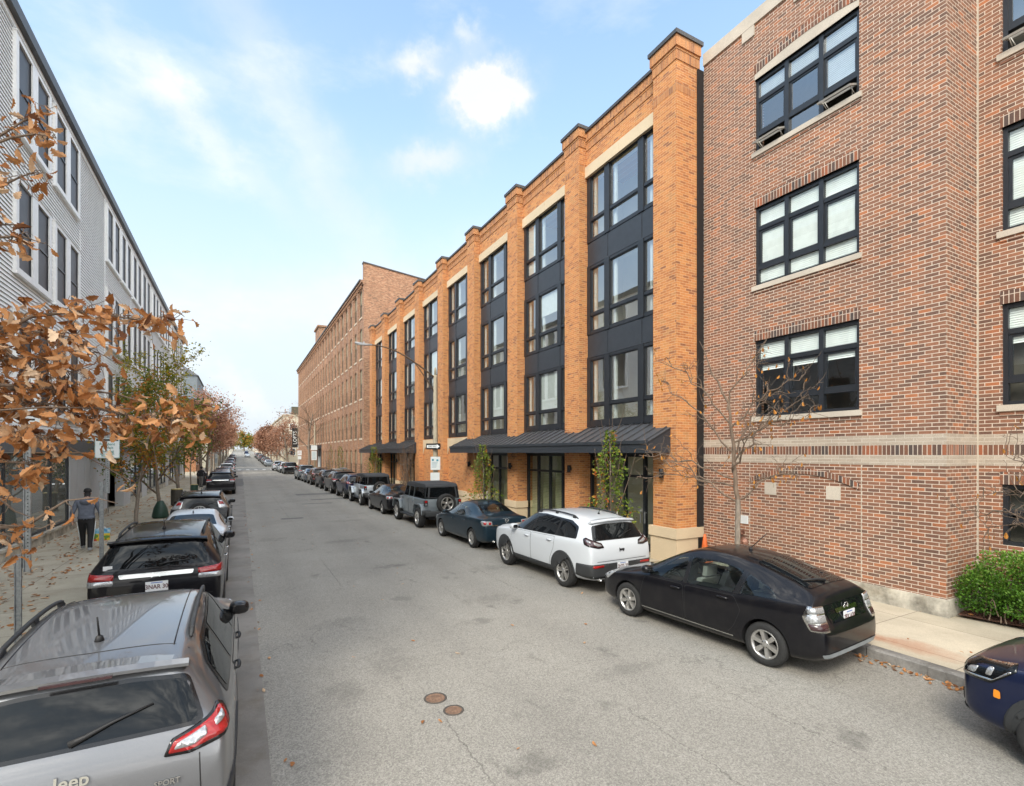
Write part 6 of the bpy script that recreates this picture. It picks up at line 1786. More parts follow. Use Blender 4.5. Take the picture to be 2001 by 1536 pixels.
r = random.Random(8); T2 = thing('street_tree', 'bare tree whose twigs reach across the ground floor window above the shrub', 'tree', (9.2, 2.2, .16)); tubes = [chain((9.2,2.2,.16),(9.25,2.25,4.6),9,0,r,.06,.02,.02)]
lv = Leaves()
for a_, b_ in [((9.2,2.2,2.3),(10.3,3.5,2.55)),((9.2,2.2,2.0),(10.6,3.9,2.15)),((9.2,2.25,2.7),(10.2,3.2,3.05)),((9.2,2.2,2.2),(9.9,3.3,1.95)),((9.22,2.2,3.2),(10.1,2.7,3.9)),((9.2,2.2,2.5),(8.5,1.4,3.3))]:
    pts, rd = chain(a_, b_, 8, .08, r, .016, .004, .04); tubes.append((pts, rd))
    for k in range(2, 9):
        for _ in range(2):
            d = ((pts[k]-pts[k-1]).normalized()*.6+rv(r)*.8).normalized(); sp, sr = chain(pts[k], pts[k]+d*r.uniform(.2,.5), 5, .02, r, .006, .0025, .02); tubes.append((sp, sr))
            d2 = (d*.5+rv(r)).normalized(); tubes.append(chain(sp[3], sp[3]+d2*r.uniform(.1,.3), 4, .01, r, .004, .002, .012))
            if r.random() < .3: lv.leaf(sp[-1], Vector((0,0,-1))+rv(r)*.5, rv(r), r.uniform(.06,.1), r.uniform(.3,.8), 'oak', .3)
split_wood(tubes, T2); lv.build('leaves', bpy.data.materials['last_orange_leaf'], T2)

# --- narrow columnar street trees, right pavement
def columnar(x, y, h, w_, seed, label, dens=900, m=L_GREEN, stake=True, low=.8):
    r = random.Random(seed)
    T = thing('street_tree', label, 'tree', (x, y, .16))
    tubes, tips = grow_tree(r, (x, y, .16), h*.95, .035, 1, .42, 1.6, (14,16), .22, wob=.05)
    split_wood(tubes, T); lv = Leaves()
    for k in range(dens):
        z = low + (h-low)*(r.random()**1.15)
        t = (z-low)/(h-low)
        lob = 1+.35*math.sin(z*5+seed)
        R = w_*((1-t)**.8*.95+.16)*lob*math.sqrt(r.random())
        a = r.random()*6.283
        p = Vector((x+R*math.cos(a), y+R*math.sin(a), .16+z))
        tone = max(0, min(1, r.gauss(.45,.2)+(.35 if math.sin(a*1.0+z*2+seed) > .75 else 0)))
        lv.leaf(p, Vector((math.cos(a), math.sin(a), r.uniform(-.9,.4))), rv(r), r.uniform(.06,.11), tone, 'plain', .3)
    lv.build('leaves', m, T)
    if stake:
        s = MB(); s.tube([(x+.14,y-.12,.1),(x+.14,y-.12,1.5)], .022, 6); s.build('support_stake', plain('grey_stake',(.36,.36,.33),.8), T)
columnar(8.95, 10.95, 3.55, .62, 1, 'slim young tree with yellow green leaves beside the white suv', 1000)
columnar(9.0, 19.3, 3.3, .60, 2, 'slim young tree with reddish yellow leaves behind the teal sedan', 900)
columnar(8.9, 38.3, 3.4, .75, 3, 'slim green tree standing at the second awning', 800)
columnar(8.7, 51.5, 3.6, .5, 4, 'narrow dark green tree against the old mill wall', 500, low=.5)
columnar(8.7, 57.5, 3.8, .35, 6, 'narrow tree with thin brownish leaves by the mill wall', 260, L_MIX, low=.5)
# bare vine-like shrub by the second awning
r = random.Random(9); tubes = []
for k in range(34):
    a = r.uniform(0,6.28); p = Vector((9.35+.25*math.cos(a), 31.4+.35*math.sin(a), .16)); q = Vector((9.35+r.gauss(0,.28), 31.4+r.gauss(0,.6), r.uniform(2.0,3.9)))
    pts, rd = chain(p, q, 8, 0, r, .02, .005, .08); tubes.append((pts, rd))
    for j in (3,5,6,7): s2, q2 = chain(pts[j], pts[j]+rv(r)*.4, 4, 0, r, .008, .003, .03); tubes.append((s2, q2))
tag(wood('bare_shrub', tubes, TWIG, None, n=5), 'tall bare brown shrub climbing at the end of the second awning', 'shrub')

# --- street trees on the left pavement
def crown_tree(x, y, h, cw, seed, label, m, dens=1500, trunk=.07, base=1.3, ls=(.09,.15), levels=2, group=None, tone=(.45,.22), lumps=9, name='street_tree', z0=None, up=.6, spread=.5):
    r = random.Random(seed); z0 = .16 if z0 is None else z0
    T = thing(name, label, 'tree', (x, y, z0), 0, group)
    tubes, tips = grow_tree(r, (x, y, z0), h*.8, trunk, levels, spread, up, (6,8), base/h, wob=.08)
    k_ = cw/2.2
    wood('trunk', tubes[:1], BARK, T, n=8); wood('branches', tubes[1:], TWIG, T)
    lv = Leaves()
    cl = [(p, d) for p, d, l_ in tips if l_ >= 1 and p.z > z0+base*.8]
    for k in range(dens):
        p, d = r.choice(cl); q = p+rv(r)*abs(r.gauss(0,.32))*k_
        if q.z < z0+base*.6: continue
        lumpt = .5+.5*math.sin(q.x*2.1+seed)*math.cos(q.z*1.7+q.y)
        lv.leaf(q, Vector((r.gauss(0,1), r.gauss(0,1), r.uniform(-1.2,.3))), rv(r), r.uniform(*ls), max(0,min(1,r.gauss(*tone)+.35*(lumpt-.5))), 'plain', .3)
    lv.build('leaves', m, T)
    return T
crown_tree(-3.55, 24.3, 5.6, 1.6, 31, 'slender tree with orange and green leaves nearest the walking person', L_MIX, 2600, .075, 1.2, tone=(.66,.2))
crown_tree(-3.15, 27.8, 6.2, 2.2, 33, 'tall green tree with dense lower leaves just behind the slender orange and green one', L_MIX, 3900, .085, .9, tone=(.50,.2))
crown_tree(-3.0, 34.5, 9.6, 2.3, 35, 'tall yellow and green tree, the highest on the clapboard block pavement', L_YEL, 5200, .10, 1.4, tone=(.56,.2))
crown_tree(-3.3, 46.5, 6.0, 2.2, 36, 'small tree with thin olive leaves past the yellow tree', L_MIX, 900, .06, 1.6, tone=(.45,.2))
for k, (x, y, h, cw_, lab, mm, tn) in enumerate([(-3.2,58,6.6,2.4,'small brown and orange tree first of the rust coloured row',L_RED,.35),(-3.3,68,8.6,3.8,'rust coloured tree right behind the small brown and orange one',L_RED,.6),
        (-3.4,79,11.0,5.6,'big rust tree third in the rust coloured row before the crossing',L_RED,.62),(-3.4,91,11,5.5,'big rust tree just short of the painted crossing',L_RED,.66)]):
    crown_tree(x, y, h, cw_, 50+k, lab, mm, (1100,2200,3200,3200)[k], .16, 2.0, (.16,.28), tone=(tn,.2), up=1.0, spread=.55)
for k, y in enumerate((123,136,150,166,184,204,228)):
    crown_tree(-3.8, y, 10.5, 6, 70+k, 'rust coloured tree %s past the crossing in front of the white and grey houses' % 'first second third fourth fifth sixth seventh'.split()[k], L_RED, 1500, .2, 2.4, (.3,.5), group='left row of trees beyond the crossing', tone=(.66,.2), z0=gz(y)+.1)
crown_tree(9.8, 128, 11.5, 9.0, 90, 'wide twiggy rust tree hiding the beige block past the crossing', L_RED, 2600, .3, 1.6, (.22,.38), tone=(.55,.25), z0=.1, up=.7, spread=.62)
crown_tree(8.6, 146, 9.5, 8, 91, 'rust tree behind the wide twiggy one on the right', L_RED, 2000, .25, 1.5, (.3,.45), tone=(.6,.25), z0=gz(146)+.1)
crown_tree(8.3, 165, 9.5, 7, 92, 'dark brown tree on the right where the street narrows', L_RED, 2600, .25, 1.2, (.3,.5), tone=(.15,.12), z0=gz(165)+.1)
for k, y in enumerate((186,206,230,258)):
    crown_tree(8.4, y, 10, 7.5, 95+k, 'brown tree %s behind the dark brown one where the street narrows' % 'first second third fourth'.split()[k], L_RED, 1300, .2, 1.6, (.4,.6), group='right row of trees beyond the crossing', tone=(.5,.2), z0=gz(y)+.1)
for k, (x, y) in enumerate(((2.5,330),(-3,345),(7,350),(-9,320),(13,325))):
    crown_tree(x, y, 11, 10, 110+k, 'olive tree closing the end of the street, %s' % ('in the middle','just beside the middle one','right of the middle','outermost to the left','outermost to the right')[k], L_MIX, 1400, .3, 1.0, (.6,1.0), group='trees at the end of the street', tone=(.55,.2), z0=gz(y)-.5)
# bare tree by the mill, in front of the second lamp
r = random.Random(77); T = thing('street_tree', 'leaning bare tree with thick crooked trunk in front of the mill entrance', 'tree', (8.7, 75.5, .16))
tubes, tips = grow_tree(r, (8.7,75.5,.16), 8.5, .2, 3, .5, .5, (5,7), .4, (-.12,.2), wob=.12); split_wood(tubes, T)

# --- foreground oak: trunk stands left of the frame, boughs reach over the parked suv
r = random.Random(4)
T = thing('oak_tree', 'oak whose boughs of dry orange brown leaves hang over the silver suv', 'tree', (-3.15, 4.3, .16))
tubes = [chain((-3.15,4.3,.16),(-3.05,4.4,3.0),8,0,r,.14,.11,.02), chain((-3.05,4.4,3.0),(-2.9,4.6,7.5),8,0,r,.11,.03,.05)]
lv = Leaves()
BOUGHS = [
 ([(-2.16,6.39,5.82),(-1.94,6.34,6.02),(-1.76,6.32,6.21),(-1.57,6.3,6.35)],34,0.16),
 ([(-2.16,6.39,5.45),(-1.93,6.3,5.53),(-1.77,6.26,5.65),(-1.64,6.22,5.71)],26,0.15),
 ([(-2.16,6.39,5.82),(-1.84,6.25,5.98),(-1.65,6.19,6.04),(-1.49,6.14,6.02)],16,0.13),
 ([(-2.16,6.39,4.98),(-1.93,6.3,5.07),(-1.77,6.26,5.1),(-1.62,6.21,5.05)],24,0.14),
 ([(-2.21,6.53,5.31),(-1.98,6.46,5.24),(-1.78,6.41,5.26)],10,0.14),
 ([(-2.06,6.11,3.97),(-1.89,6.18,4.18),(-1.7,6.24,4.36),(-1.45,6.26,4.44),(-1.23,6.31,4.47),(-0.99,6.34,4.46),(-0.78,6.39,4.46),(-0.59,6.45,4.52)],150,0.17),
 ([(-2.11,6.25,4.21),(-1.83,6.21,4.24),(-1.62,6.21,4.22),(-1.4,6.2,4.19),(-1.25,6.24,4.07)],80,0.22),
 ([(-2.06,6.11,3.83),(-1.83,6.1,3.94),(-1.67,6.12,3.96),(-1.45,6.12,3.88),(-1.36,6.18,3.85)],95,0.24),
 ([(-2.06,6.11,3.52),(-1.8,6.11,3.67),(-1.6,6.14,3.72),(-1.39,6.17,3.65),(-1.17,6.19,3.52),(-0.93,6.21,3.46),(-0.68,6.21,3.43),(-0.48,6.25,3.47),(-0.32,6.31,3.48)],200,0.2),
 ([(-2.06,6.11,3.48),(-1.76,6.09,3.53),(-1.52,6.1,3.55),(-1.31,6.13,3.46),(-1.08,6.15,3.35)],110,0.22),
 ([(-2.02,5.97,3.25),(-1.78,5.93,3.28),(-1.58,5.91,3.26),(-1.4,5.91,3.15)],60,0.13),
 ([(-2.02,5.97,3.08),(-1.82,5.95,3.03),(-1.65,5.94,3.01),(-1.60,5.95,2.95)],45,0.13),
 ([(-1.41,6.44,3.73),(-1.08,6.37,3.69),(-0.82,6.35,3.6)],12,0.12),
 ([(-1.54,6.06,3.26),(-1.33,6.05,3.12),(-1.14,6.07,2.98),(-0.93,6.06,2.83)],5,0.05),
 ([(-1.97,5.83,2.46),(-1.7,5.76,2.48),(-1.61,5.79,2.47),(-1.46,5.78,2.59),(-1.34,5.79,2.68),(-1.14,5.76,2.7),(-0.97,5.75,2.64)],10,0.07),
 ([(-1.6,5.74,2.47),(-1.5,5.75,2.45),(-1.36,5.73,2.52)],5,0.06),
 ([(-1.97,5.83,2.4),(-1.8,5.78,2.44),(-1.68,5.75,2.39),(-1.6,5.74,2.27)],14,0.12),
 ([(-1.97,5.83,2.78),(-1.77,5.8,2.71),(-1.69,5.83,2.6),(-1.59,5.86,2.54)],10,0.1),
 ([(-0.87,6.37,3.55),(-0.78,6.35,3.18),(-0.74,6.36,2.89)],4,0.03),
]
for path, n, sp in BOUGHS:
    path = [Vector(p) for p in path]
    # each bough springs from the trunk or from a limb left of the frame
    root_ = Vector((-2.95, 4.5, min(6.2, max(2.6, path[0].z-.5)))); pre = [root_.lerp(path[0], t)+Vector((0,0,.12*math.sin(3.14*t))) for t in (0,.35,.7)]
    full = pre+path; m = len(full)
    tubes.append((full, [.03-.027*k/(m-1) if n > 6 else .010-.006*k/(m-1) for k in range(m)]))
    for k in range(int(n*(1.3 if n > 75 else 1.05)) if n > 12 else n):
        t = r.random()**(.85 if n > 50 else .7 if n > 12 else 1.7)*(len(path)-1.001); i_ = int(t); p = path[i_].lerp(path[i_+1], t-i_); ax = (path[i_+1]-path[i_]).normalized()
        q = p+Vector((r.gauss(0,sp*.5), r.gauss(0,sp*.75), r.gauss(-.02,sp*.52)))
        if k % 2 == 0:
            pts, rd = chain(p, q, 4, .02, r, .0045, .002, .012); tubes.append((pts, rd))
        d = (ax*.35+rv(r)*.9+Vector((0,0,-.45))).normalized()
        lv.leaf(q, d, rv(r), r.uniform(.075,.14), max(0,min(1,r.gauss(.55,.28))), 'oak', r.uniform(.2,.8)*r.choice((1,1,-1)), r)
split_wood(tubes, T)
lv.build('leaves', L_OAK, T)

# --- shrub in the mulch bed
r = random.Random(13)
T = thing('shrub', 'dense bright green shrub in the mulch bed against the brown wall', 'shrub', (11.9, 3.1, .22))
lv = Leaves(); tubes = []
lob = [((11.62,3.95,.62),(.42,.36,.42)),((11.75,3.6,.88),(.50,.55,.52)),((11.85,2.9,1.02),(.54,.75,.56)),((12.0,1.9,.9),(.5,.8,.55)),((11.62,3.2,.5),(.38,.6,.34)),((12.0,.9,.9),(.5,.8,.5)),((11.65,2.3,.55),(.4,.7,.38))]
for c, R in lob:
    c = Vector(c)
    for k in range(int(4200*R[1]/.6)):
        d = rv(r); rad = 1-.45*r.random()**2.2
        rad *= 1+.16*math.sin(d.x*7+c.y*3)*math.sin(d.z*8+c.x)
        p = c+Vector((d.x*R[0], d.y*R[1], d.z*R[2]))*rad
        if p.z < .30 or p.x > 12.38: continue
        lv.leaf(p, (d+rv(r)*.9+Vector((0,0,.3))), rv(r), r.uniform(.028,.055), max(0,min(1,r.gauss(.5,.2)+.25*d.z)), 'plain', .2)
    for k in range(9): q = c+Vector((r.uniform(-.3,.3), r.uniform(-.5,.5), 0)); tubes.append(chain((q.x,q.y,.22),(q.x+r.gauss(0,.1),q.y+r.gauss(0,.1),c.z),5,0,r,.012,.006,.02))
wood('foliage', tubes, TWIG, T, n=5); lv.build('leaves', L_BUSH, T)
# ------------------------------------------------------------------ signs and poles
SIGN_W = plain('white_sign_face', (.70,.74,.74), .4, var=.04)
SIGN_G = plain('sign_green_lettering', (.03,.22,.20), .5)
SIGN_R = plain('sign_red_lettering', (.45,.05,.04), .5)
POLE_T = bark('weathered_tan_pole', (.30,.26,.19), (.46,.41,.31))
def uchannel(b, x, y, z0, z1, w_=.075):
    """perforated channel post, open side towards +X"""
    b.box(x-.012, x-.004, y-w_/2, y+w_/2, z0, z1); 
    for s_ in (-1, 1): b.box(x-.004, x+.026, y+s_*w_/2-(.005 if s_ > 0 else 0), y+s_*w_/2+(.005 if s_ < 0 else 0), z0, z1)
def round_sign(name, w_, h, par, c, m=SIGN_W, t=.004, r_=.03, axis=-1, edge=None):
    """flat sheet facing -Y"""
    pl = rnd([(-w_/2,-h/2),(w_/2,-h/2),(w_/2,h/2),(-w_/2,h/2)], r_)
    b = MB(); b.prism([(c[0]+x, c[1], c[2]+z) for x, z in pl], (0, -t*axis*-1, 0)); o = b.build(name, m, par, True)
    if edge:
        e = MB(); k = len(pl); q = [(x*(1-.05), z*(1-.05*w_/h)) for x, z in pl]
        for i in range(k):
            j = (i+1) % k
            e.add([(c[0]+pl[i][0]*.985, c[1]-t-.0015, c[2]+pl[i][1]*.985), (c[0]+pl[j][0]*.985, c[1]-t-.0015, c[2]+pl[j][1]*.985), (c[0]+q[j][0], c[1]-t-.0015, c[2]+q[j][1]), (c[0]+q[i][0], c[1]-t-.0015, c[2]+q[i][1])], [(0,1,2,3)])
        e.build('border', edge, o, True)
    return o
def post_sign(name, label, x, y, top, splice, off, faces, rz=0):
    T = thing(name, label, 'sign', (x, y, .15), rz)
    b = MB(); uc = MB()
    def ch(y0, z0, z1, w_=.07):
        b.box(y0-w_/2, y0+w_/2, -.004, .004, z0, z1)
        for s_ in (-1, 1): b.box(y0+s_*w_/2-.004, y0+s_*w_/2+.004, -.030, -.004, z0, z1)
    ch(0, splice-.15, top); 
    b.build('post', STEEL, T, True)
    if off is not None:
        b = MB(); ch(off, -.05, splice+.1); b.box(min(0,off)-.02, max(0,off)+.02, .004, .016, splice-.10, splice+.05); b.build('anchor_stub', STEEL, T, True)
    h = MB(); z = splice
    while z < top-.05: h.box(-.007, .007, -.0065, -.0042, z, z+.014); z += .05
    h.build('post_holes', BLACK, T, True)
    for (zc, w_, hh, edge, lines) in faces:
        o = round_sign('sign_panel', w_, hh, T, (0, -.032, zc), edge=edge)
        for (t_, dz, sz, m_) in lines: text_obj(t_, sz, m_, o, (0, -.0385, zc+dz), (RAD(90), 0, 0), 'lettering', .0008, .001)
    return T
p1 = post_sign('sign_post', 'perforated steel sign post standing behind the hanging oak leaves', -2.60, 9.44, 3.98, 1.44, -.10,
    [(3.83,.30,.34,SIGN_R,[('TOW',.07,.085,SIGN_R),('ZONE',-.05,.085,SIGN_R)]), (3.46,.30,.22,None,[('Only',.045,.07,plain('sign_blue_lettering',(.04,.09,.35),.5))])], RAD(-6))
a = MB(); a.prism([(-.11,-.039,3.415),(-.05,-.039,3.455),(-.05,-.039,3.428),(.09,-.039,3.428),(.09,-.039,3.402),(-.05,-.039,3.402),(-.05,-.039,3.375)], (0,-.001,0)); a.build('arrow', INK, p1, True)
p2 = post_sign('sign_post', 'steel post carrying a white and green parking sign beside the walking man', -2.60, 14.33, 3.80, 2.20, -.11,
    [(3.06,.46,.46,SIGN_G,[('Resident',.085,.082,SIGN_G),('Permit',.005,.082,SIGN_G),('Parking',-.075,.082,SIGN_G),('6pm to 10am',-.135,.048,SIGN_G),('Mon. to Fri.',-.178,.044,SIGN_G)]), (3.66,.36,.24,None,[('Street',-.02,.09,plain('sign_blue_lettering',(.04,.09,.35),.5))])], RAD(-6))
hb = MB(); hb.box(-.205,.205,-.0375,-.0364,3.215,3.265); hb.build('header_band', plain('sign_dark_band',(.05,.06,.06),.5), p2, True)

def lamp(x, y, top, reach, rise, label, m=POLE_T):
    T = thing('street_lamp', label, 'street lamp', (x, y, .15))
    b = MB(); b.tube([(x,y,.1),(x+.01,y,top*.5),(x,y,top-.1),(x,y,top)], [.135,.12,.10,.095], 12); b.tube([(x,y,top),(x,y,top+.28),(x,y,top+.38)], [.06,.06,.03], 10); b.build('pole', m, T)
    arm = MB(); n = 14
    A = [Vector((x-reach*math.sin(math.pi/2*k/n)**1.0*(.0+1.0), y, top-.15+rise*(1-(1-k/n)**2.0))) for k in range(n+1)]
    A = [Vector((x-reach*(k/n), y, top-.15+rise*math.sin(math.pi/2*min(1,k/n*1.05)))) for k in range(n+1)]
    arm.tube(A, [.042-.014*k/n for k in range(n+1)], 8)
    arm.tube([Vector((x,y,top-.95))]+[A[0].lerp(A[5], t)+Vector((.0,0,-.8*(1-t)**1.3)) for t in (.25,.5,.8,1)], .026, 6)
    arm.build('arm', plain('rusty_arm',(.13,.085,.055),.7,.3), T)
    e = A[-1]; h = MB()
    h.prism([(e.x+.05,y-.05,e.z-.03),(e.x-.15,y-.10,e.z-.05),(e.x-.62,y-.11,e.z-.03),(e.x-.72,y-.06,e.z),(e.x-.72,y+.06,e.z),(e.x-.62,y+.11,e.z-.03),(e.x-.15,y+.10,e.z-.05),(e.x+.05,y+.05,e.z-.03)], (0,0,.07))
    h.box(e.x-.35,e.x-.29,y-.03,y+.03,e.z+.04,e.z+.11); o = h.build('lamp_head', plain('grey_lamp_housing',(.40,.41,.42),.4,.3), T)
    g_ = MB(); g_.box(e.x-.6,e.x-.25,y-.075,y+.075,e.z-.062,e.z-.045); g_.build('lens', CLEARL, o)
    return T
L1 = lamp(8.66, 24.2, 7.0, 3.2, 1.35, 'street lamp on a tan pole with curved arm in front of the orange block')
L2 = lamp(8.5, 69.0, 6.6, 3.8, 1.7, 'farther street lamp with curved arm in front of the old mill')
# signs fixed to the first lamp pole
def pole_sign(name, label, x, y, z, w_, h, rz, lines, m=SIGN_W, edge=None, rx=0):
    T = thing(name, label, 'sign', (x, y, z), rz); T.rotation_euler = (0, rx, rz)
    o = round_sign('sign_panel', w_, h, T, (0, 0, 0), m, edge=edge)
    for (t_, dz, sz, m_) in lines: text_obj(t_, sz, m_, o, (0, -.0055, dz), (RAD(90), 0, 0), 'lettering', .0008, .001)
    b = MB(); b.box(-.03,.03,.004,.05,-h*.3,-h*.3+.03); b.box(-.03,.03,.004,.05,h*.3-.03,h*.3); b.build('bracket', STEEL, T, True)
    return T
ow = pole_sign('one_way_sign', 'black and white one way arrow sign turned across the tan lamp pole', 8.50, 24.05, 3.42, .90, .30, RAD(-58), [], plain('sign_black',(.015,.015,.016),.4))
aw = MB(); aw.prism([(.40,-.006,0),(.22,-.006,.12),(.22,-.006,.07),(-.40,-.006,.07),(-.40,-.006,-.07),(.22,-.006,-.07),(.22,-.006,-.12)], (0,-.001,0)); ao = aw.build('arrow', SIGN_W, ow, True)
text_obj('ONE WAY', .115, INK, ao, (-.05,-.0078,0), (RAD(90),0,0), 'lettering', .0008, .002)
TEAL = plain('sign_teal_print',(.06,.25,.34),.5)
ps = pole_sign('notice_sign', 'upper white notice with small blue print on the tan lamp pole', 8.60, 24.02, 2.58, .48, .66, RAD(-8), [])
b = MB(); b.box(-.18,-.08,-.0062,-.0052,.12,.22); b.box(.05,.15,-.0062,-.0052,.10,.20); 
for k in range(5): b.box(-.18,.12-.02*k,-.0062,-.0052,.04-.06*k,.055-.06*k)
b.build('printed_lines', TEAL, ps, True)
ps = pole_sign('notice_sign', 'lower plain white notice on the tan lamp pole', 8.58, 24.02, 1.86, .46, .52, RAD(-8), [])
ps = pole_sign('notice_sign', 'tall white sign fixed to the far lamp pole by the mill', 8.40, 68.8, 2.75, .62, 1.15, RAD(-4), [])
b = MB()
for k in range(6): b.box(-.22,.2,-.0062,-.0052,.4-.15*k,.44-.15*k)
b.build('printed_lines', TEAL, ps, True)
ps = pole_sign('notice_sign', 'upper square white sign fixed to the far lamp pole by the mill', 8.40, 68.8, 3.75, .72, .62, RAD(-4), [])
p3 = post_sign('sign_post', 'thin post with stacked white and red parking signs at the end of the mill', 8.2, 84.5, 3.4, 1.0, None, [(2.95,.62,.75,SIGN_R,[('NO',.12,.2,SIGN_R),('PARKING',-.12,.12,SIGN_R)]), (2.2,.5,.5,None,[])], RAD(-4))

# blade sign on the mill's far corner
T = thing('blade_sign', 'tall black hanging sign with white letters LOFTS at the far end of the mill', 'sign', (9.72, 108.7, 6.1))
b = MB(); b.box(-.52,.50,-.12,.12,-1.9,1.9); b.build('panel', plain('sign_black',(.015,.015,.016),.4), T, True)
b = MB(); b.box(.40,.62,-.05,.05,1.3,1.45); b.box(.40,.62,-.05,.05,-1.45,-1.3); b.tube([(.0,0,1.9),(.4,0,2.5)], .03, 5); b.build('bracket', BLACK, T, True)
text_obj('LOFTS', .92, SIGN_W, T, (0,-.125,0), (RAD(90), RAD(-90), 0), 'lettering', .01, .004)

# ------------------------------------------------------------------ small street things
T = thing('traffic_cone', 'orange traffic cone standing beside the dark joint at the stone pier base', 'cone', (10.98, 9.50, .2))
b = MB(); b.lathe([(.13,.03),(.035,.70),(.02,.72),(0,.72)], n=18); b.build('cone', plain('orange_cone_plastic',(.62,.13,.03),.5), T, True)
b = MB(); b.box(-.17,.17,-.17,.17,0,.035); b.build('base', plain('orange_cone_plastic',(.62,.13,.03),.5), T, True)
T = thing('fire_connection', 'rusty brass fire hose connection on the brown wall behind the bare tree', 'standpipe', (11.14, 8.45, .85))
BRASS = plain('worn_brass_red', (.26,.13,.09), .5, .4, var=.3, scale=25)
b = MB(); b.lathe([(.15,0),(.15,-.03),(.08,-.04),(.07,-.16),(.085,-.17),(.085,-.21),(0,-.22)], (0,0,0), 'x', 20); b.build('lower_inlet', BRASS, T, True)
b = MB(); b.lathe([(.06,0),(.06,-.14),(.07,-.15),(0,-.17)], (0,.02,.27), 'x', 16); b.tube([(-.07,.02,.27),(-.09,-.05,.22)], .03, 8); b.build('upper_inlet', BRASS, T, True)
b = MB(); b.lathe([(.055,-.221),(.055,-.235),(0,-.24)], (0,0,0), 'x', 14); b.build('cap', STEEL, T, True)
T = thing('wall_notice', 'small white notice on the brown wall above the fire hose connection', 'sign', (11.14, 8.44, 1.43))
b = MB(); b.box(-.012,0,-.14,.14,-.10,.10); b.build('panel', SIGN_W, T, True)
b = MB()
for k in range(5): b.box(-.0135,-.012,-.11,.11-.03*(k % 2),.065-.032*k,.073-.032*k)
b.build('printed_lines', plain('faded_print',(.45,.42,.42),.6), T, True)
for (x, y, rr, lab) in ((2.18,6.09,.125,'rusty round cover in the asphalt, the larger and left one of two'),(2.27,5.70,.105,'rusty round cover in the asphalt, the smaller one of two')):
    T = thing('manhole_cover', lab, 'manhole cover', (x, y, 0))
    b = MB(); b.lathe([(rr+.02,.002),(rr+.02,.008),(rr,.008),(rr-.004,.006)], n=30, cap=False); b.build('ring', plain('dark_iron_ring',(.07,.06,.05),.7), T, True)
    b = MB(); b.lathe([(rr-.004,.0065),(rr-.01,.009),(rr*.72,.009),(rr*.70,.007),(rr*.5,.007),(rr*.48,.009),(0,.009)], n=30); b.build('lid', plain('rusty_iron',(.19,.115,.075),.75,.2,var=.35,scale=30), T, True)
T = thing('tree_watering_bag', 'dark green watering bag zipped round the trunk of the tall green tree', 'watering bag', (-3.15, 27.8, .16))
b = MB(); b.lathe([(.30,0),(.33,.1),(.26,.45),(.12,.75),(.09,.78)], n=16); b.build('bag', plain('dark_green_vinyl',(.015,.05,.035),.5), T, True)
def bin_(x, y, h, rr, col, top, lab):
    T = thing('litter_bin', lab, 'bin', (x, y, .16))
    b = MB(); b.lathe([(rr*.85,0),(rr,.1),(rr,h-.06),(rr*.98,h-.05)], n=18)
    for k in range(18): a_ = 2*math.pi*k/18; b.box(rr*1.01*math.cos(a_)-.012, rr*1.01*math.cos(a_)+.012, rr*1.01*math.sin(a_)-.012, rr*1.01*math.sin(a_)+.012, .05, h-.08)
    b.build('drum', col, T, True)
    b = MB(); b.lathe([(rr+.02,h-.05),(rr+.02,h),(rr*.7,h+.07 if top else h+.01),(rr*.45,h+.08 if top else h+.01)], n=18); b.build('rim', plain('bin_rim_tan' if not top else 'bin_dome_grey', (.45,.36,.16) if not top else (.30,.31,.33), .5), T, True)
bin_(-3.05, 33.6, .95, .27, plain('dark_brown_bin',(.05,.045,.035),.6), False, 'dark litter bin with tan rim at the foot of the yellow tree')
bin_(-2.95, 44.6, .6, .22, plain('dark_green_bin',(.02,.06,.04),.6), False, 'small dark green bin beside the far standing person')
bin_(-2.95, 53.5, 1.15, .38, plain('black_bin',(.02,.02,.022),.5), True, 'big black bin with grey domed lid on the far left pavement')

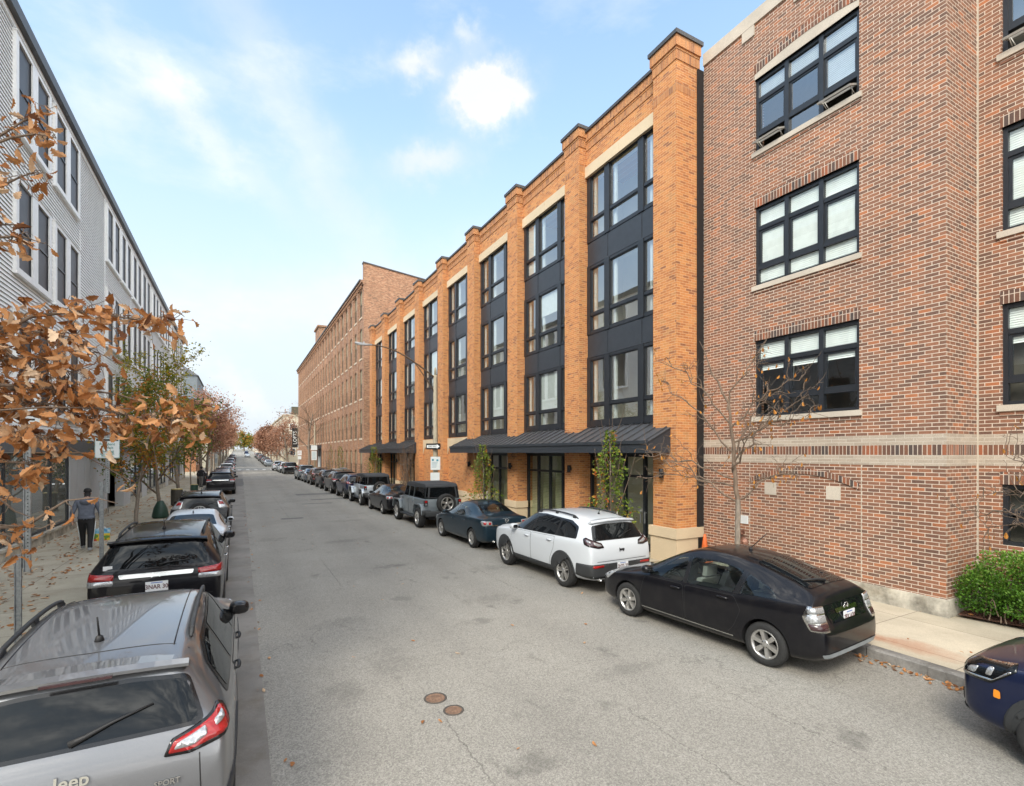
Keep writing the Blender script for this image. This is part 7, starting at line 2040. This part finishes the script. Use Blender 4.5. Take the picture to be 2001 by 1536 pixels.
# ------------------------------------------------------------------ people
def person(label, loc, rz, sc, cols, pose, fat=1.0):
    """cols: top, trousers, shoe, skin, hair.  pose: dict of joints; +y is ahead"""
    T = thing('person', label, 'person', loc, rz); T.scale = (sc, sc, sc)
    J = pose
    bm = bmesh.new(); sk = bm.verts.layers.skin.verify(); V = {}
    def v(n, p, r_): V[n] = bm.verts.new(p); V[n][sk].radius = r_ if hasattr(r_, '__len__') else (r_, r_)
    for n, pr in J.items():
        if isinstance(pr, tuple): v(n, pr[0], tuple(q*(fat if n[0] not in 'fp' or n == 'pelvis' else 1) for q in pr[1]))
    def e(*ns):
        for a_, b_ in zip(ns, ns[1:]): bm.edges.new((V[a_], V[b_]))
    e('pelvis','waist','chest','neck0','neck1','head0','head1')
    for s_ in 'LR':
        e('chest','sh'+s_,'el'+s_,'wr'+s_,'pa'+s_); e('pelvis','hip'+s_,'kn'+s_,'an'+s_,'he'+s_); e('an'+s_,'to'+s_)
        for k in range(5): e('pa'+s_, 'f%da%s' % (k,s_), 'f%db%s' % (k,s_))
    V['pelvis'][sk].use_root = True
    me = bpy.data.meshes.new('body'); bm.to_mesh(me); bm.free()
    o = bpy.data.objects.new('body', me); COL.objects.link(o)
    o.modifiers.new('s','SKIN').use_smooth_shade = True
    sb = o.modifiers.new('u','SUBSURF'); sb.levels = sb.render_levels = 2
    m2 = evalmesh(o); o.modifiers.clear(); o.data = m2; m2.name = 'body'
    m2.materials.clear()
    for c in cols: m2.materials.append(c)
    idx = []
    for p in m2.polygons:
        c = p.center; z = c.z
        hands = min((c-Vector(J['pa'+s_][0])).length for s_ in 'LR') < .115 and z < 1.1
        if hands: k = 3
        elif z < .115: k = 2
        elif z < J['hem'+'']: k = 1
        elif z < J['collar']: k = 0
        elif z > J['hairz'] or (c.y < J['head0'][0][1]-.015 and z > J['hairz']-.11): k = 4
        else: k = 3
        idx.append(k)
    m2.polygons.foreach_set('material_index', idx); m2.polygons.foreach_set('use_smooth', [True]*len(idx))
    o.parent = T
    return T, o
def pose_walk(fw=.22, bowed=.10):
    J = {'pelvis': ((0,0,.93),(.155,.12)), 'waist': ((0,.01,1.08),(.165,.125)), 'chest': ((0,.035,1.32),(.175,.125)), 'neck0': ((0,.06,1.475),(.075,.07)), 'neck1': ((0,.06+bowed*.5,1.545),(.055,.055)),
         'head0': ((0,.07+bowed,1.60),(.078,.088)), 'head1': ((0,.075+bowed*1.2,1.715),(.075,.088)), 'hem': .94, 'collar': 1.52, 'hairz': 1.665}
    for s_, x, ph in (('L',-1,1),('R',1,-1)):
        J['hip'+s_] = ((x*.095,0,.86),(.105,.11)); J['kn'+s_] = ((x*.11,ph*fw*.55+.03,.48),(.068,.072)); J['an'+s_] = ((x*.11,ph*fw-.02,.10 if ph > 0 else .12),(.048,.05))
        J['he'+s_] = ((x*.11,ph*fw-.06,.045),(.036,.04)); J['to'+s_] = ((x*.125,ph*fw+.16,.04 if ph > 0 else .035),(.042,.032))
        J['sh'+s_] = ((x*.215,.03,1.405),(.082,.08)); J['el'+s_] = ((x*.305,-ph*.05,1.13),(.056,.056)); J['wr'+s_] = ((x*.325,-ph*.02+.09,.90),(.036,.036))
        J['pa'+s_] = ((x*.325,-ph*.02+.115,.825),(.034,.024))
        px_, py_, pz_ = J['pa'+s_][0]
        for k in range(4):
            yy = py_-.035+.024*k
            L = (.062,.075,.080,.070)[k]
            J['f%da%s' % (k,s_)] = ((px_, yy, pz_-.045),(.011,.011)); J['f%db%s' % (k,s_)] = ((px_-x*.018, yy+.004, pz_-.045-L*.6),(.009,.009))
        J['f4a'+s_] = ((px_-x*.028, py_+.04, pz_-.005),(.011,.011)); J['f4b'+s_] = ((px_-x*.036, py_+.055, pz_-.045),(.009,.009))
    return J
SKIN = plain('skin', (.42,.25,.18), .6, var=.06)
HAIR = plain('dark_hair', (.015,.013,.012), .8)
def face(T, J, yaw=0):
    """eyes, nose, mouth, ears on the head"""
    c = Vector(J['head0'][0])*.5+Vector(J['head1'][0])*.5; b = MB()
    b.lathe([(.0,.05),(.013,.02),(.016,0),(0,-.012)], c+Vector((0,.083,-.035)), 'z', 8)
    for s_ in (-1,1): b.lathe([(0,.016),(.012,.01),(.014,-.01),(0,-.024)], c+Vector((s_*.080,-.005,-.012)), 'z', 8)
    b.build('nose_and_ears', SKIN, T, True)
    b = MB()
    for s_ in (-1,1): b.lathe([(0,.009),(.011,0),(0,-.009)], c+Vector((s_*.032,.083,0)), 'z', 8)
    b.box(c.x-.025,c.x+.025,c.y+.074,c.y+.086,c.z-.068,c.z-.062); b.build('eyes_and_mouth', HAIR, T, True)
J = pose_walk(.27, .12)
T, bo = person('man in grey blue hooded sweatshirt and black track trousers walking away on the left pavement', (-4.04, 19.45, .175), RAD(4), 1.03,
   [plain('slate_sweatshirt',(.115,.132,.17),.9,var=.2,scale=12), plain('black_track_trousers',(.012,.012,.014),.8), plain('grey_trainers',(.30,.32,.34),.7), SKIN, HAIR], J, 1.14)
face(T, J)
b = MB()   # hood lying on the back, hem band, stripes down the trousers
b.lathe([(0,.05),(.10,.04),(.14,-.02),(.12,-.09),(.05,-.13),(0,-.14)], (0,-.075,1.46), 'z', 16); b.v = [(x*1.05, (y+.075)*.55-.075, z) for x, y, z in b.v]; b.build('hood', plain('slate_sweatshirt',(.115,.132,.17),.9), T, True)
b = MB(); b.lathe([(.196,.93),(.205,.95),(.205,.985),(.194,1.0)], (0,.0,0), 'z', 24, cap=False); b.v = [(x, y*.80+.0, z) for x, y, z in b.v]; b.build('hem_band', plain('slate_sweatshirt',(.115,.132,.17),.9), T, True)
b = MB(); b.tube([(.213,.0,.84),(.185,-.06,.48),(.162,-.21,.14)], .010, 6); b.tube([(-.213,.0,.84),(-.185,.13,.48),(-.162,.19,.14)], .010, 6); b.build('trouser_stripes', SIGN_W, T, True)
b = MB(); b.lathe([(.098,.0),(.102,.03),(.085,.085),(.05,.112),(0,.12)], (0,.075+.12*1.2-.004,1.685), 'z', 18); b.v = [(x*.95, y, z) for x, y, z in b.v]; b.prism([(-.07,.29,1.69),(.07,.29,1.69),(.045,.37,1.675),(-.045,.37,1.675)], (0,0,.012)); b.build('cap', HAIR, T, True)
# carried bag: its handles run up into the right hand
T = thing('shopping_bag', 'printed blue and yellow shopping bag carried by the walking man', 'bag', (-3.70, 19.62, .42), RAD(6))
def bag_mat():
    t = NT('printed_bag'); p = t.obj(); s_ = t.n('ShaderNodeSeparateXYZ'); t.l(p, s_.inputs[0])
    v_ = t.n('ShaderNodeTexVoronoi', i_Scale=13.0); t.l(p, v_.inputs['Vector'])
    lo = t.ramp(v_.outputs['Color'], [(0,(.50,.33,.02)),(.35,(.62,.45,.03)),(.55,(.10,.22,.03)),(.75,(.45,.06,.03)),(1,(.65,.55,.20))], 'CONSTANT')
    hi = t.ramp(v_.outputs['Color'], [(0,(.05,.22,.42)),(.5,(.12,.38,.55)),(1,(.60,.66,.68))])
    t.bsdf(t.mix(t.math('GREATER_THAN', s_.outputs[2], .22), lo, hi), .45); return t.mat
b = MB(); b.prism([(-.19,-.07,0),(.19,-.07,0),(.20,-.07,.36),(-.20,-.07,.36)], (0,.14,0)); b.build('sack', bag_mat(), T, True)
b = MB()
for y_ in (-.055,.055): b.tube([(-.10,y_,.34),(-.07,y_*.6,.40),(0,0,.425),(.07,y_*.6,.40),(.10,y_,.34)], .007, 6)
b.build('handles', SIGN_W, T, True)
J = pose_walk(.05, .02)
T, bo = person('far person in black jacket and grey trousers standing by the pavement trees', (-2.86, 50.3, .175), RAD(-30), 1.0,
   [plain('black_jacket',(.014,.014,.016),.8), plain('grey_trousers',(.16,.15,.14),.9), plain('black_shoes',(.02,.02,.02),.6), SKIN, HAIR], J)
face(T, J)
b = MB(); b.lathe([(.105,0),(.11,.05),(.08,.11),(0,.13)], (0,.09,1.66), 'z', 14); b.build('hair', HAIR, T, True)

# ------------------------------------------------------------------ fallen leaves
def litter(name, pts, m, seed, s0, s1):
    r = random.Random(seed); lv = Leaves()
    for (x, y, z) in pts:
        lv.leaf(Vector((x, y, z+.008)), Vector((r.gauss(0,1), r.gauss(0,1), r.uniform(-.05,.12))), Vector((r.gauss(0,.25), r.gauss(0,.25), 1)), r.uniform(s0, s1), max(0,min(1,r.gauss(.5,.25))), 'oak', r.uniform(-.3,.3))
    me = bpy.data.meshes.new(name); me.from_pydata([tuple(v) for v in lv.v], [], lv.f); me.materials.append(m)
    at = me.attributes.new('tone','FLOAT','FACE'); at.data.foreach_set('value', lv.t)
    o = bpy.data.objects.new(name, me); COL.objects.link(o); return o
r = random.Random(31); pts = []
clumps = [(r.uniform(-5.5,-2.7), r.uniform(8,46), r.uniform(.15,.6)) for _ in range(75)]
for x, y, s_ in clumps:
    for k in range(r.randint(4,20)):
        px, py = x+r.gauss(0,s_*.6), y+r.gauss(0,s_*1.4)
        if -5.5 < px < -2.6: pts.append((px, py, .155+.05*(px+2.55)/-27))
for k in range(420): x = r.uniform(-5.5,-2.6); pts.append((x, r.uniform(6,60), .155))
for k in range(160): pts.append((-5.5+abs(r.gauss(0,.12)), r.uniform(6,34), .158))
pts = [(x, y, .158+(-2.55-x)*.0018) for x, y, z in pts]
tag(litter('fallen_leaves', pts, L_OAK, 5, .06, .13), kind='stuff')
pts = [(kr(y)-.03-abs(r.gauss(0,.10)), y, .006) for y in [r.uniform(1.5,6.5) for _ in range(70)]+[r.gauss(3.4,.5) for _ in range(60)]+[r.uniform(6,60) for _ in range(140)]]
pts += [(r.uniform(.1,.5), r.uniform(4,30), .008) for _ in range(45)]+[(r.uniform(-.2,8), r.uniform(3.5,45), .006) for _ in range(90)]
pts += [(r.uniform(11.35,12.3), r.uniform(-.5,4.1), .235) for _ in range(60)]+[(r.uniform(8.7,11), r.uniform(2,30), .20) for _ in range(40)]
tag(litter('scattered_leaves', pts, L_OAK, 6, .04, .09), kind='stuff')

# ------------------------------------------------------------------ buildings far down the street
def block(name, label, x0, x1, y0, y1, h, wallm, rows, z0=.1, face='-X', roofm=CAPM, sill=3.6, wm=GL_DARK, endwin=None):
    B = thing(name, label, 'building', ((x0+x1)/2, (y0+y1)/2, z0))
    b = MB(); b.box(x0, x1, y0, y1, z0-.5, h); b.build('wall', wallm, B)
    b = MB(); b.box(x0-.25, x1+.25, y0-.25, y1+.25, h, h+.35); b.build('roof', roofm, B)
    n = max(1, int((y1-y0)/3.6)); xf = x0 if face == '-X' else x1; s_ = -1 if face == '-X' else 1
    for z in rows:
        for k in range(n):
            y = y0+(y1-y0)*(k+.5)/n
            b = MB(); b.box(xf-.03*s_, xf+.05*s_, y-.75, y+.75, z, z+1.9); f = b.build('window', WHITE_TRIM, B)
            b = MB(); b.box(xf+.04*s_, xf+.06*s_, y-.63, y+.63, z+.12, z+1.78); b.build('pane', wm, f)
        m_ = max(1, int(abs(x1-x0)/4))
        for k in range(min(m_, 6)):
            x = (x1-2.2-k*4) if face == '+X' else (x0+2.2+k*4)
            if x < x0+.8 or x > x1-.8: continue
            b = MB(); b.box(x-.75, x+.75, y0-.05, y0+.03, z, z+1.9); f = b.build('window', WHITE_TRIM, B)
            b = MB(); b.box(x-.63, x+.63, y0-.06, y0-.04, z+.12, z+1.78); b.build('pane', wm, f)
    return B
BR2 = brick('rust_brick', [(0,(.28,.12,.05)),(.5,(.38,.16,.07)),(1,(.44,.20,.09))], (.45,.3,.2))
B = block('brick_house', 'orange brick house with slate blue top storey beyond the clapboard block', -26, -6.0, 93.5, 108.5, 11.2, BR2, (1.2,4.8,8.2), face='+X')
b = MB(); b.box(-26, -5.8, 93.2, 108.8, 11.56, 15.2); b.build('top_storey', plain('slate_blue_cladding',(.16,.19,.21),.6), B)
b = MB(); b.prism([(-26.3,93,15.2),(-5.6,93,15.2),(-7.6,93,16.6),(-26.3,93,16.6)], (0,16,0)); b.build('mansard_roof', plain('grey_slate',(.14,.15,.165),.7), B)
block('white_house', 'white flat roofed house beyond the crossing on the left', -26, -5.6, 121, 138, 12.0, CREAMW, (1.2,4.8,8.2), face='+X', roofm=WHITE_TRIM)
block('grey_house', 'grey house farther up on the left behind the rust trees', -26, -5.2, 140, 158, 11.0, plain('grey_render',(.30,.32,.32),.8), (1.8,5.4), face='+X')
block('town_house', 'tan town house far up the left side', -26, -5.6, 162, 215, 10.5, BEIGE, (2.6,6.0), face='+X')
B = block('beige_block', 'beige four storey block with bracketed roof past the crossing on the right', 10.6, 44, 150, 250, 13.2, BEIGE, (2.4,5.8,9.2), roofm=plain('tan_cornice',(.42,.36,.26),.8))
b = MB(); b.box(16, 30, 152, 166, 13.55, 18.2); b.build('penthouse', CREAMW, B)
b = MB(); b.box(12.6, 15.2, 151, 158, 13.55, 15.8); b.build('roof_glasshouse', GL_MILL, B)
block('white_shop', 'low white shop building just past the crossing on the right', 13.2, 34, 122, 140, 5.4, plain('white_render',(.62,.63,.62),.8), (1.2,), roofm=WHITE_TRIM)
for k, (x0, x1, y0, y1, h) in enumerate(((-40,-16,360,380,13),(18,40,350,375,12),(-14,14,385,400,14))):
    if k < 2: block('distant_block', ('pale block left of the street end','pale block right of the street end','pale block closing the far street')[k], x0, x1, y0, y1, h+4, CREAMW, (9,13), z0=4, face='+X' if k == 0 else '-X')
